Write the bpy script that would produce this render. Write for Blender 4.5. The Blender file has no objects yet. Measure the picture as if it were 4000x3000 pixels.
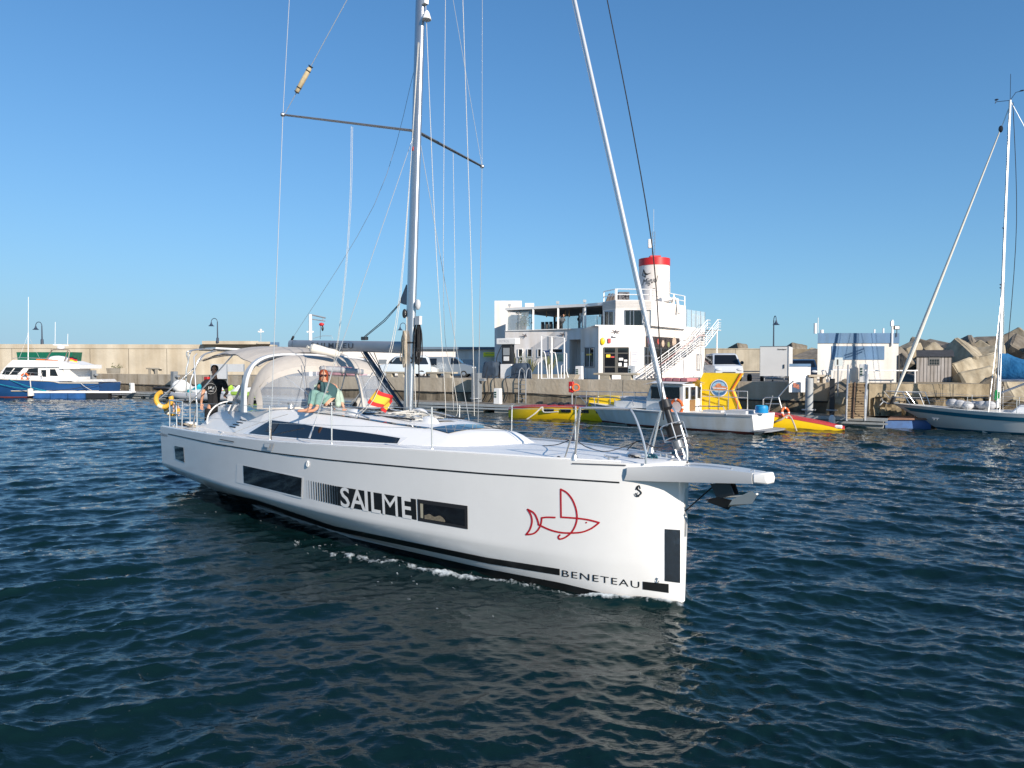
import bpy, bmesh, math, random
import numpy as np
from mathutils import Matrix, Vector, Euler
R=math.radians
scene=bpy.context.scene; col=scene.collection
# ---------------------------------------------------------------- camera, sky, sun
F0=2800.0; HC=3.0; PITCH=math.atan(75/F0)
cam=bpy.data.cameras.new("camera"); co=bpy.data.objects.new("camera",cam); col.objects.link(co)
co.location=(0,0,HC); co.rotation_euler=(math.pi/2-PITCH,0,0)
cam.sensor_width=36; cam.lens=F0*36/4000; cam.clip_end=3000; cam.clip_start=.05
scene.camera=co
SUN_AZ=Vector((0.57,-0.82,0)).normalized(); SUN_EL=R(23)
w=bpy.data.worlds.new("World"); scene.world=w; w.use_nodes=True
nt=w.node_tree; nt.nodes.clear()
sky=nt.nodes.new('ShaderNodeTexSky'); sky.sky_type='NISHITA'; sky.sun_disc=False
sky.sun_elevation=SUN_EL; sky.sun_rotation=math.atan2(SUN_AZ.x,SUN_AZ.y)
sky.altitude=0; sky.air_density=1.0; sky.dust_density=.4; sky.ozone_density=6
gm=nt.nodes.new('ShaderNodeGamma'); gm.inputs[1].default_value=.80
vm=nt.nodes.new('ShaderNodeVectorMath'); vm.operation='MULTIPLY'; vm.inputs[1].default_value=(.62,1.05,1.30)
bg=nt.nodes.new('ShaderNodeBackground'); bg.inputs[1].default_value=.118
wo=nt.nodes.new('ShaderNodeOutputWorld'); nt.links.new(sky.outputs[0],gm.inputs[0]); nt.links.new(gm.outputs[0],vm.inputs[0]); 
# pale marine haze low in the sky, thicker to the left
tcw=nt.nodes.new('ShaderNodeTexCoord'); sx=nt.nodes.new('ShaderNodeSeparateXYZ'); nt.links.new(tcw.outputs['Generated'],sx.inputs[0])
def mth(op,a,b=None):
    m=nt.nodes.new('ShaderNodeMath'); m.operation=op
    for i,v in enumerate((a,b)):
        if v is None: continue
        if isinstance(v,(int,float)): m.inputs[i].default_value=v
        else: nt.links.new(v,m.inputs[i])
    return m.outputs[0]
hz=mth('EXPONENT',mth('MULTIPLY',mth('MAXIMUM',sx.outputs[2],0.0),-6.2)); az=mth('ADD',mth('MULTIPLY',sx.outputs[0],-.45),.86)
fac=mth('MINIMUM',mth('MULTIPLY',hz,az),1.0)
mxw=nt.nodes.new('ShaderNodeMix'); mxw.data_type='RGBA'; nt.links.new(fac,mxw.inputs[0]); nt.links.new(vm.outputs[0],mxw.inputs[6]); mxw.inputs[7].default_value=(2.45,3.85,4.85,1)
nt.links.new(mxw.outputs[2],bg.inputs[0]); nt.links.new(bg.outputs[0],wo.inputs[0])
sl=bpy.data.lights.new("sun",'SUN'); sl.energy=5.0; sl.angle=R(.5); sl.color=(1,.90,.78)
so=bpy.data.objects.new("sun",sl); col.objects.link(so)
sd=Vector((SUN_AZ.x*math.cos(SUN_EL),SUN_AZ.y*math.cos(SUN_EL),math.sin(SUN_EL)))
so.rotation_euler=sd.to_track_quat('Z','Y').to_euler(); so.location=sd*60
scene.view_settings.view_transform='Standard'; scene.view_settings.look='None'
scene.view_settings.exposure=.42; scene.view_settings.gamma=1
# ---------------------------------------------------------------- geometry helpers
def ray(px,py):
    u=(px-2000)/F0; v=(1500-py)/F0
    return Vector((u,math.cos(PITCH)+v*math.sin(PITCH),-math.sin(PITCH)+v*math.cos(PITCH)))
def PZ(px,py,z):
    d=ray(px,py); return Vector((0,0,HC))+d*((z-HC)/d.z)
def PY(px,py,Y):
    d=ray(px,py); return Vector((0,0,HC))+d*(Y/d.y)
MATS={}
def mat(name,c,rough=.5,metal=0,var=0,scale=3,bump=0,spec=None,coat=0,trans=0,alpha=None,streak=0,dark=None,bscale=None,emit=0):
    if name in MATS: return MATS[name]
    m=bpy.data.materials.new(name); m.use_nodes=True; n=m.node_tree; b=n.nodes['Principled BSDF']
    b.inputs['Roughness'].default_value=rough; b.inputs['Metallic'].default_value=metal
    b.inputs['Base Color'].default_value=(*c,1)
    if spec is not None: b.inputs['Specular IOR Level'].default_value=spec
    if coat: b.inputs['Coat Weight'].default_value=coat; b.inputs['Coat Roughness'].default_value=.08
    if trans: b.inputs['Transmission Weight'].default_value=trans
    if alpha is not None: b.inputs['Alpha'].default_value=alpha
    if emit: b.inputs['Emission Color'].default_value=(*c,1); b.inputs['Emission Strength'].default_value=emit
    tc=n.nodes.new('ShaderNodeTexCoord')
    if var or streak:
        no=n.nodes.new('ShaderNodeTexNoise'); no.inputs['Scale'].default_value=scale; no.inputs['Detail'].default_value=8; no.inputs['Roughness'].default_value=.62
        n.links.new(tc.outputs['Object'],no.inputs['Vector'])
        rp=n.nodes.new('ShaderNodeValToRGB'); e=rp.color_ramp.elements
        d=dark or tuple(x*(1-var) for x in c)
        e[0].position=.32; e[0].color=(*d,1); e[1].position=.66; e[1].color=(*[min(1,x*(1+var*.45)) for x in c],1)
        n.links.new(no.outputs['Fac'],rp.inputs[0]); out=rp.outputs[0]
        if streak:
            mp=n.nodes.new('ShaderNodeMapping'); mp.inputs['Scale'].default_value=(1,1,.08)
            n2=n.nodes.new('ShaderNodeTexNoise'); n2.inputs['Scale'].default_value=scale*2.2; n2.inputs['Detail'].default_value=6
            n.links.new(tc.outputs['Object'],mp.inputs[0]); n.links.new(mp.outputs[0],n2.inputs['Vector'])
            r2=n.nodes.new('ShaderNodeValToRGB'); r2.color_ramp.elements[0].position=.35; r2.color_ramp.elements[1].position=.6
            k=1-streak; r2.color_ramp.elements[0].color=(k,k*.95,k*.88,1); r2.color_ramp.elements[1].color=(1,1,1,1)
            n.links.new(n2.outputs['Fac'],r2.inputs[0])
            mx=n.nodes.new('ShaderNodeMix'); mx.data_type='RGBA'; mx.blend_type='MULTIPLY'; mx.inputs[0].default_value=1
            n.links.new(out,mx.inputs[6]); n.links.new(r2.outputs[0],mx.inputs[7]); out=mx.outputs[2]
        n.links.new(out,b.inputs['Base Color'])
    if bump:
        nb=n.nodes.new('ShaderNodeTexNoise'); nb.inputs['Scale'].default_value=bscale or scale*4; nb.inputs['Detail'].default_value=6
        n.links.new(tc.outputs['Object'],nb.inputs['Vector'])
        bp=n.nodes.new('ShaderNodeBump'); bp.inputs['Strength'].default_value=bump; bp.inputs['Distance'].default_value=.05
        n.links.new(nb.outputs['Fac'],bp.inputs['Height']); n.links.new(bp.outputs[0],b.inputs['Normal'])
    MATS[name]=m; return m
def tag(o,label=None,cat=None,group=None,kind=None):
    if label:o['label']=label
    if cat:o['category']=cat
    if group:o['group']=group
    if kind:o['kind']=kind
    return o
ROOTS={}
def thing(name,label,cat,loc=(0,0,0),rz=0,group=None,rot=None):
    o=bpy.data.objects.new(name,None); col.objects.link(o); o.empty_display_size=.2
    o.location=loc; o.rotation_euler=rot if rot is not None else (0,0,rz)
    ROOTS[o.name]=Matrix.LocRotScale(Vector(loc),o.rotation_euler.copy(),None).inverted()
    return tag(o,label,cat,group)
def rootinv(p):
    while p.parent: p=p.parent
    return ROOTS.get(p.name,Matrix.Identity(4))
class MB:
    def __init__(s): s.v=[];s.f=[]
    def add(s,vs,fs):
        o=len(s.v); s.v+=[Vector(v) for v in vs]; s.f+=[tuple(i+o for i in q) for q in fs]; return s
    def box(s,c,sz,rz=0,M=None,taper=1):
        x,y,z=[k/2 for k in sz]; vs=[]
        for dz in (-z,z):
            t=taper if dz>0 else 1
            for dx,dy in ((-x,-y),(x,-y),(x,y),(-x,y)): vs.append(Vector((dx*t,dy*t,dz)))
        if rz: 
            Q=Matrix.Rotation(rz,3,'Z'); vs=[Q@v for v in vs]
        vs=[v+Vector(c) for v in vs]
        if M is not None: vs=[M@v for v in vs]
        return s.add(vs,[(3,2,1,0),(4,5,6,7),(0,1,5,4),(1,2,6,5),(2,3,7,6),(3,0,4,7)])
    def bx(s,x0,x1,y0,y1,z0,z1): return s.box(((x0+x1)/2,(y0+y1)/2,(z0+z1)/2),(abs(x1-x0),abs(y1-y0),abs(z1-z0)))
    def tube(s,pts,r,n=8,closed=False,caps=True):
        pts=[Vector(p) for p in pts]; N=len(pts); rs=r if isinstance(r,list) else [r]*N
        rings=[]; up=None
        for i,p in enumerate(pts):
            if closed: t=pts[(i+1)%N]-pts[i-1]
            else: t=pts[min(i+1,N-1)]-pts[max(i-1,0)]
            if t.length<1e-9: t=Vector((0,0,1))
            t.normalize()
            if up is None: up=Vector((0,0,1)) if abs(t.z)<.9 else Vector((1,0,0))
            a=t.cross(up); 
            if a.length<1e-4: a=t.cross(Vector((1,0,0)))
            a.normalize(); b=a.cross(t).normalized(); up=b
            rr=rs[i]; ra,rb=rr if isinstance(rr,tuple) else (rr,rr)
            rings.append([p+a*math.cos(2*math.pi*k/n)*ra+b*math.sin(2*math.pi*k/n)*rb for k in range(n)])
        vs=[v for g in rings for v in g]; fs=[]
        for i in range(N if closed else N-1):
            j=(i+1)%N
            for k in range(n): fs.append((i*n+k,i*n+(k+1)%n,j*n+(k+1)%n,j*n+k))
        if caps and not closed:
            fs.append(tuple(range(n-1,-1,-1))); fs.append(tuple((N-1)*n+k for k in range(n)))
        return s.add(vs,fs)
    def grid(s,rows,closed=False):
        n=len(rows[0]); vs=[v for g in rows for v in g]; fs=[]
        for i in range(len(rows)-1):
            for k in range(n if closed else n-1):
                k2=(k+1)%n; fs.append((i*n+k,i*n+k2,(i+1)*n+k2,(i+1)*n+k))
        return s.add(vs,fs)
    def prism(s,poly,vec):
        n=len(poly); poly=[Vector(p) for p in poly]; vec=Vector(vec)
        vs=poly+[p+vec for p in poly]
        fs=[tuple(range(n-1,-1,-1)),tuple(range(n,2*n))]+[(i,(i+1)%n,n+(i+1)%n,n+i) for i in range(n)]
        return s.add(vs,fs)
    def lathe(s,prof,n=16,c=(0,0,0),axis='Z',M=None):
        rows=[]
        for r,z in prof:
            row=[]
            for k in range(n):
                a=2*math.pi*k/n; x,y=r*math.cos(a),r*math.sin(a)
                v=Vector((x,y,z)) if axis=='Z' else (Vector((z,x,y)) if axis=='X' else Vector((x,z,y)))
                if M is not None: v=M@v
                row.append(v+Vector(c))
            rows.append(row)
        s.grid(rows,closed=True)
        return s
    def ball(s,c,r,n=12,m=8,M=None):
        r=r if isinstance(r,(tuple,list)) else (r,)*3; rows=[]
        for i in range(m+1):
            th=math.pi*i/m; row=[]
            for k in range(n):
                a=2*math.pi*k/n; v=Vector((r[0]*math.sin(th)*math.cos(a),r[1]*math.sin(th)*math.sin(a),r[2]*math.cos(th)))
                if M is not None: v=M@v
                row.append(v+Vector(c))
            rows.append(row)
        return s.grid(rows,closed=True)
    def torus(s,c,Rm,r,M=None,n=24,k=8,a0=0,a1=None):
        pts=[]; full=a1 is None; a1=2*math.pi if full else a1
        N=n if full else n+1
        for i in range(N):
            a=a0+(a1-a0)*i/n; v=Vector((Rm*math.cos(a),Rm*math.sin(a),0))
            if M is not None: v=M@v
            pts.append(v+Vector(c))
        return s.tube(pts,r,k,closed=full)
    def build(s,name,m,parent=None,world=False,smooth=35,bev=0,label=None,kind=None):
        me=bpy.data.meshes.new(name); vs=s.v
        if world and parent is not None:
            I=rootinv(parent); vs=[I@v for v in vs]
        me.from_pydata([tuple(v) for v in vs],[],s.f); me.validate()
        b=bmesh.new(); b.from_mesh(me); bmesh.ops.remove_doubles(b,verts=b.verts,dist=1e-5); bmesh.ops.recalc_face_normals(b,faces=b.faces)
        b.to_mesh(me); b.free()
        if smooth: me.shade_smooth(); me.set_sharp_from_angle(angle=R(smooth))
        o=bpy.data.objects.new(name,me); col.objects.link(o); me.materials.append(m)
        if parent is not None: o.parent=parent
        if bev:
            md=o.modifiers.new('b','BEVEL'); md.width=bev; md.segments=2; md.limit_method='ANGLE'; md.angle_limit=R(40)
        if label:o['label']=label
        if kind:o['kind']=kind
        return o
def part(name,m,parent,mb=None,world=False,**k): return mb.build(name,m,parent,world,**k)
def B1(c,sz,rz=0): return MB().box(c,sz,rz)
def T1(pts,r,n=8,**k): return MB().tube(pts,r,n,**k)
def copy_tree(o,parent=None,loc=None,rz=None,label=None,cat=None):
    c=o.copy(); col.objects.link(c); c.parent=parent
    if parent is None:
        if loc is not None: c.location=loc
        if rz is not None: c.rotation_euler=(0,0,rz)
        if label: c['label']=label
        ROOTS[c.name]=Matrix.LocRotScale(Vector(c.location),c.rotation_euler.copy(),None).inverted()
    for ch in [x for x in col.objects if x.parent==o]: copy_tree(ch,c)
    return c
def arc(p0,p1,sag,n=10):
    p0,p1=Vector(p0),Vector(p1); return [p0.lerp(p1,i/n)-Vector((0,0,sag*4*(i/n)*(1-i/n))) for i in range(n+1)]
def smoothpath(pts,n=6):
    P=[Vector(p) for p in pts]; out=[]
    for i in range(len(P)-1):
        a=P[max(i-1,0)];b=P[i];c=P[i+1];d=P[min(i+2,len(P)-1)]
        for k in range(n):
            t=k/n; out.append(.5*((2*b)+(c-a)*t+(2*a-5*b+4*c-d)*t*t+(3*b-a-3*c+d)*t**3))
    out.append(P[-1]); return out
def cr(xs,ys,x):
    if x<=xs[0]: return ys[0]
    if x>=xs[-1]: return ys[-1]
    i=max(j for j in range(len(xs)) if xs[j]<=x); i=min(i,len(xs)-2)
    def sl(j):
        if j==0: return (ys[1]-ys[0])/(xs[1]-xs[0])
        if j==len(xs)-1: return (ys[-1]-ys[-2])/(xs[-1]-xs[-2])
        d0=(ys[j]-ys[j-1])/(xs[j]-xs[j-1]); d1=(ys[j+1]-ys[j])/(xs[j+1]-xs[j])
        return 0 if d0*d1<=0 else 2*d0*d1/(d0+d1)
    h=xs[i+1]-xs[i]; t=(x-xs[i])/h; m0=sl(i)*h;m1=sl(i+1)*h
    return (2*t**3-3*t*t+1)*ys[i]+(t**3-2*t*t+t)*m0+(-2*t**3+3*t*t)*ys[i+1]+(t**3-t*t)*m1
def text_mb(s,size,fn,bold=0,maxlen=None,align='LEFT',space=1):
    cu=bpy.data.curves.new('t','FONT'); cu.body=s; cu.size=size; cu.offset=bold; cu.align_x=align; cu.space_character=space; cu.resolution_u=3
    o=bpy.data.objects.new('t',cu); col.objects.link(o); bpy.context.view_layer.update()
    dg=bpy.context.evaluated_depsgraph_get(); me=bpy.data.meshes.new_from_object(o.evaluated_get(dg))
    bm=bmesh.new(); bm.from_mesh(me); bmesh.ops.remove_doubles(bm,verts=bm.verts,dist=1e-5); bmesh.ops.triangulate(bm,faces=bm.faces)
    if maxlen:
        for _ in range(4):
            e=[x for x in bm.edges if x.calc_length()>maxlen]
            if not e: break
            bmesh.ops.subdivide_edges(bm,edges=e,cuts=1); bmesh.ops.triangulate(bm,faces=bm.faces)
    mb=MB(); bm.verts.ensure_lookup_table()
    mb.add([fn(v.co.x,v.co.y) for v in bm.verts],[tuple(v.index for v in f.verts) for f in bm.faces])
    bm.free(); bpy.data.objects.remove(o); bpy.data.meshes.remove(me); bpy.data.curves.remove(cu)
    return mb
# ---------------------------------------------------------------- materials
GEL=mat('gelcoat_white',(.76,.755,.74),.2,var=.05,scale=.9,coat=.4)
GEL2=mat('deck_gelcoat',(.80,.79,.77),.42,var=.04,scale=2)
GREYG=mat('grey_gelcoat',(.52,.53,.54),.35)
BLACK=mat('black_vinyl',(.012,.013,.014),.3)
ANTIF=mat('antifouling',(.010,.012,.013),.5,var=.5,scale=2)
GLASSD=mat('smoked_acrylic',(.008,.009,.011),.06,spec=.6)
STEEL=mat('stainless_steel',(.66,.65,.63),.28,metal=.75)
ALU=mat('anodised_aluminium',(.50,.51,.53),.33,metal=.85,var=.06,scale=1.5)
WIRE=mat('steel_wire',(.55,.55,.54),.35,metal=.6)
ROPE=mat('white_rope',(.62,.60,.55),.8,bump=.5,scale=60)
ROPEB=mat('beige_rope',(.50,.43,.33),.85,bump=.5,scale=60)
ROPEK=mat('black_rope',(.02,.02,.022),.8,bump=.5,scale=60)
BLKP=mat('black_plastic',(.02,.02,.022),.4)
CANVAS=mat('beige_canvas',(.47,.43,.385),.9,var=.08,scale=3,bump=.25,bscale=7)
VINYL=mat('clear_vinyl',(.42,.46,.52),.12,alpha=.40,spec=.7,bump=.35,bscale=4)
RED=mat('red_paint',(.50,.018,.02),.4,var=.1)
WHITE=mat('white_paint',(.78,.77,.75),.55,var=.06,scale=2)
DARK=mat('dark_interior',(.015,.015,.016),.6)
NAVY=mat('navy_metal',(.03,.045,.075),.45)
YEL=mat('yellow_paint',(.88,.57,.01),.35,var=.07,scale=1.5,coat=.2)
ORANGE=mat('orange_plastic',(.75,.14,.03),.55,var=.12,scale=8)
RUBBER=mat('tyre_rubber',(.02,.02,.02),.8)
GALV=mat('galvanised_steel',(.38,.40,.42),.5,metal=.5,var=.15,scale=5)
# ---------------------------------------------------------------- water: one wave sheet, finer near the camera
def wave_tile(N,L,peak,rms,wdir,spread,seed,lo):
    rng=np.random.default_rng(seed)
    k=2*np.pi*np.fft.fftfreq(N,L/N); kx,ky=np.meshgrid(k,k,indexing='ij'); kk=np.hypot(kx,ky)+1e-9
    kp=2*np.pi/peak; S=np.where(kk>2*np.pi/L*1.5,kk**-3.6*np.exp(-.9*(kp/kk)**2),0)
    c=(kx*wdir[0]+ky*wdir[1])/kk; S=S*(.05+np.abs(c)**spread)*np.exp(-(kk*lo)**2)
    A=(rng.normal(size=(N,N))+1j*rng.normal(size=(N,N)))*np.sqrt(S)
    h=np.fft.ifft2(A).real; dx=np.fft.ifft2(1j*kx/kk*A).real; dy=np.fft.ifft2(1j*ky/kk*A).real
    s=rms/h.std(); return h*s,dx*s,dy*s,L,N
def samp(T,i,x,y,rot):
    f,L,N=T[i],T[3],T[4]; c,s=math.cos(rot),math.sin(rot)
    u=((x*c+y*s)/L%1)*N; v=((-x*s+y*c)/L%1)*N
    i0=np.floor(u).astype(int)%N;j0=np.floor(v).astype(int)%N;fu=u-np.floor(u);fv=v-np.floor(v);i1=(i0+1)%N;j1=(j0+1)%N
    return f[i0,j0]*(1-fu)*(1-fv)+f[i1,j0]*fu*(1-fv)+f[i0,j1]*(1-fu)*fv+f[i1,j1]*fu*fv
def npnoise(x,y,sc,seed):
    rng=np.random.default_rng(seed); G=rng.random((256,256)); u=x*sc;v=y*sc
    i=np.floor(u).astype(int);j=np.floor(v).astype(int);fu=u-i;fv=v-j;fu=fu*fu*(3-2*fu);fv=fv*fv*(3-2*fv)
    g=lambda a,b:G[a%256,b%256]
    return g(i,j)*(1-fu)*(1-fv)+g(i+1,j)*fu*(1-fv)+g(i,j+1)*(1-fu)*fv+g(i+1,j+1)*fu*fv
def make_water():
    fine=np.arange(R(-46),R(46),.0017); coarse=np.linspace(R(46),R(314),60)
    th=np.concatenate([fine,coarse[:-1]]); nf=len(th)
    r=[1.2]
    while r[-1]<900: r.append(r[-1]*(1.0048 if r[-1]<90 else 1.03))
    r=np.array(r); RR,TH=np.meshgrid(r,th,indexing='ij'); X=RR*np.sin(TH);Y=RR*np.cos(TH)
    h=np.zeros_like(X);dx=np.zeros_like(X);dy=np.zeros_like(X)
    wl_=.5+.5*np.tanh((X+.5)/3.5)     # two crossing wave trains, one stronger on either side of the yacht
    def uv(a): return (math.sin(a),-math.cos(a))
    sets=[(wave_tile(512,23,1.7,.024,uv(.42),14,3,.018),0,1.0,None,1-wl_*.75),(wave_tile(512,19,1.5,.021,uv(-.45),12,5,.016),.0,1.0,None,.25+wl_*.75),
          (wave_tile(512,7.1,.5,.0085,uv(.35),7,7,.008),.0,.9,50,1-wl_*.7),(wave_tile(512,6.3,.42,.0075,uv(-.5),7,8,.008),.0,.9,50,.3+wl_*.7),(wave_tile(256,61,7,.022,uv(0),3,9,.1),0,0,None,1)]
    for T,rot,ch,fd,wgt in sets:
        fade=(1/(1+(RR/fd)**4) if fd else 1/(1+(RR/220)**4))*wgt
        h+=samp(T,0,X,Y,rot)*fade
        if ch: dx+=samp(T,1,X,Y,rot)*fade*ch; dy+=samp(T,2,X,Y,rot)*fade*ch
    gust=.62+.75*npnoise(X+40,Y+90,.09,1)   # patches of rougher and calmer water
    _a=(X-2.13)*math.cos(R(132))+(Y-8.86)*math.sin(R(132)); _t=(X-2.13)*math.sin(R(132))*-1+(Y-8.86)*math.cos(R(132))
    lee=1-.38*np.exp(-((_t-2.5)/2.6)**2)*np.clip((_a+1.5)/2,0,1)*np.clip((15-_a)/4,0,1)   # calmer strip in the lee of the hull
    gust*=lee
    h*=gust;dx*=gust;dy*=gust
    # bow wave and foam of the yacht
    bow=Vector((2.13,8.86));ax=Vector((math.cos(R(132)),math.sin(R(132))));st=Vector((ax.y,-ax.x)); 
    if st.y>0: st=-st
    a=(X-bow.x)*ax.x+(Y-bow.y)*ax.y; t=(X-bow.x)*st.x+(Y-bow.y)*st.y
    wl=np.interp(a,[0,.45,.9,3.07,6.7,10,13.5],[.04,.32,.57,1.06,1.4,1.47,1.3]); d=np.abs(t)-wl
    crest=.10+.16*np.clip(a,0,12); amp=np.interp(a,[-.5,-.05,.25,1.2,3,6,9],[0,.05,.10,.055,.05,.03,0])
    h+=amp*np.exp(-((d-crest*.75)/(.12+.035*np.clip(a,0,9)))**2)-.25*amp*np.exp(-((d-crest*2.1)/.4)**2)
    n1=npnoise(X,Y,7,11)*.38+npnoise(X,Y,19,12)*.34+npnoise(X,Y,47,13)*.28; n2=npnoise(X,Y,1.7,14)
    env=np.interp(a,[-.25,-.05,.3,1.0,1.35,1.9,2.6,3.6,4.6,6.0,8],[0,.8,1.0,.9,.45,.8,.95,.85,.72,.5,0])
    w1=np.exp(-((d-crest*.8)/(.07+.022*np.clip(a,0,9)))**2); lace=np.exp(-((d-crest*.4)/(.10+.04*np.clip(a,0,9)))**2)*.62
    foam=np.clip((env*np.maximum(w1,lace*(n2>.25))*.96+n1*1.3-1.22)*2.3,0,1)
    foam=np.where((a>-.3)&(a<8)&(t>0),foam,0)
    # a few flecks in the wake
    fl=np.clip((npnoise(X,Y,14,21)*.6+npnoise(X,Y,37,22)*.4-.83)*9,0,1)*np.exp(-((t-1.9)/.8)**2)*((a>1)&(a<12))
    foam=np.clip(foam+fl,0,1)
    h+=foam*(.006+.018*n1)*(t>0)
    V=np.stack([X+dx,Y+dy,h],-1).reshape(-1,3).astype(np.float32)
    nr=len(r); i=np.arange(nr-1)[:,None]*nf; k=np.arange(nf)[None,:]; k2=(k+1)%nf
    Q=np.stack([i+k,i+nf+k,i+nf+k2,i+k2],-1).reshape(-1,4).astype(np.int32)[:, ::-1]
    me=bpy.data.meshes.new('water'); me.vertices.add(len(V)); me.vertices.foreach_set('co',V.ravel())
    me.loops.add(Q.size); me.loops.foreach_set('vertex_index',Q.ravel().astype(np.int32))
    me.polygons.add(len(Q)); me.polygons.foreach_set('loop_start',np.arange(0,Q.size,4,dtype=np.int32)); me.polygons.foreach_set('loop_total',np.full(len(Q),4,np.int32))
    me.update(); me.shade_smooth()
    at=me.attributes.new('foam','FLOAT','POINT'); at.data.foreach_set('value',foam.ravel().astype(np.float32))
    o=bpy.data.objects.new('water',me); col.objects.link(o); o['kind']='structure'
    m=bpy.data.materials.new('harbour_water'); m.use_nodes=True; n=m.node_tree; b=n.nodes['Principled BSDF']
    b.inputs['Base Color'].default_value=(.004,.02,.034,1); b.inputs['Roughness'].default_value=.05; b.inputs['IOR'].default_value=1.333; b.inputs['Specular Tint'].default_value=(.78,1,.87,1)
    tc=n.nodes.new('ShaderNodeTexCoord')
    nA=n.nodes.new('ShaderNodeTexNoise'); nA.inputs['Scale'].default_value=5.5; nA.inputs['Detail'].default_value=5; nA.inputs['Roughness'].default_value=.55
    mp=n.nodes.new('ShaderNodeMapping'); mp.inputs['Rotation'].default_value=(0,0,0); mp.inputs['Scale'].default_value=(.6,2.0,1)
    n.links.new(tc.outputs['Object'],mp.inputs[0]); n.links.new(mp.outputs[0],nA.inputs['Vector'])
    bp=n.nodes.new('ShaderNodeBump'); bp.inputs['Strength'].default_value=.40; bp.inputs['Distance'].default_value=.03
    n.links.new(nA.outputs['Fac'],bp.inputs['Height']); n.links.new(bp.outputs[0],b.inputs['Normal'])
    nc=n.nodes.new('ShaderNodeTexNoise'); nc.inputs['Scale'].default_value=.12; n.links.new(tc.outputs['Object'],nc.inputs['Vector'])
    rp=n.nodes.new('ShaderNodeValToRGB'); rp.color_ramp.elements[0].color=(.0020,.0100,.0125,1); rp.color_ramp.elements[1].color=(.0034,.0150,.0155,1)
    n.links.new(nc.outputs['Fac'],rp.inputs[0]); n.links.new(rp.outputs[0],b.inputs['Base Color'])
    fo=n.nodes.new('ShaderNodeBsdfPrincipled'); fo.inputs['Base Color'].default_value=(.55,.60,.62,1); fo.inputs['Roughness'].default_value=.45
    an=n.nodes.new('ShaderNodeAttribute'); an.attribute_name='foam'
    fn=n.nodes.new('ShaderNodeTexNoise'); fn.inputs['Scale'].default_value=30; fn.inputs['Detail'].default_value=4; n.links.new(tc.outputs['Object'],fn.inputs['Vector'])
    ma=n.nodes.new('ShaderNodeMath'); ma.operation='MULTIPLY_ADD'; ma.inputs[1].default_value=1.25; n.links.new(an.outputs['Fac'],ma.inputs[0])
    m2=n.nodes.new('ShaderNodeMath'); m2.operation='SUBTRACT'; m2.inputs[1].default_value=.70; n.links.new(fn.outputs['Fac'],m2.inputs[0]); n.links.new(m2.outputs[0],ma.inputs[2])
    cl=n.nodes.new('ShaderNodeClamp'); n.links.new(ma.outputs[0],cl.inputs[0])
    mx=n.nodes.new('ShaderNodeMixShader'); n.links.new(cl.outputs[0],mx.inputs[0]); n.links.new(b.outputs[0],mx.inputs[1]); n.links.new(fo.outputs[0],mx.inputs[2])
    n.links.new(mx.outputs[0],n.nodes['Material Output'].inputs[0]); me.materials.append(m)
make_water()
# ---------------------------------------------------------------- the yacht (local axes: x aft from the stem, y to starboard, z up)
YROT=Euler((R(2),0,R(132)))
YO=PZ(2668,2365,0)
yacht=thing('sailboat','large white sailboat under way in the foreground, SAILME lettering on its hull','sailboat',YO,rot=YROT)
YI=ROOTS[yacht.name]; YI3=YI.to_3x3()
def BL(px,py,b=None,z=None,a=None):
    d=YI3@ray(px,py); o=YI@Vector((0,0,HC))
    if z is not None: t=(z-o.z)/d.z
    elif a is not None: t=(a-o.x)/d.x
    else: t=(b-o.y)/d.y
    return o+d*t
def zs(a): return cr([-.1,0,.45,1.2,3.2,5.4,7,10,13.5],[1.77,1.77,1.755,1.74,1.70,1.62,1.555,1.475,1.42],a)
def bs(a): return cr([0,.2,.45,1.2,2.2,3.2,5.4,7,10,13.5],[.05,.30,.50,.88,1.24,1.55,2.02,2.2,2.33,2.28],a)
def bw(a): return cr([0,.45,.9,3.07,6.7,10,11,13.5],[.035,.32,.57,1.06,1.40,1.47,1.45,1.30],a)
ZC=.5
def hb(a,z):
    w=bw(a); s=bs(a); c=w+(s-w)*cr([0,3,7,13.5],[.6,.78,.9,.93],a)
    if z>=ZC: return c+(s-c)*(z-ZC)/(zs(a)-ZC)
    if z>=0:
        t=z/ZC; return w+(c-w)*(.5*t+.5*(1-(1-t)**2))
    return w*(1-(z/-.62)**2)**.8 if z>-.61 else 0.
def HP(px,py,off=.004):
    d=YI3@ray(px,py); o=YI@Vector((0,0,HC)); lo,hi=4.,30.
    g=lambda t:(lambda p:p.y-hb(min(max(p.x,0),13.5),p.z))(o+d*t)
    # first crossing from outside (y large) to inside
    t=lo; st=.25
    while g(t)>0 and t<hi: t+=st
    a,b=t-st,t
    for _ in range(24):
        m=(a+b)/2
        if g(m)>0: a=m
        else: b=m
    p=o+d*a; return HO(p.x,p.z,off)
def HN(a,z):
    e=.02; dba=(hb(min(a+e,13.5),z)-hb(max(a-e,0),z))/(2*e); dbz=(hb(a,z+e)-hb(a,z-e))/(2*e)
    return Vector((-dba,1,-dbz)).normalized()
def HO(a,z,off=.004):
    a=max(a,.001); return Vector((a,hb(a,z),z))+HN(a,z)*off
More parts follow.
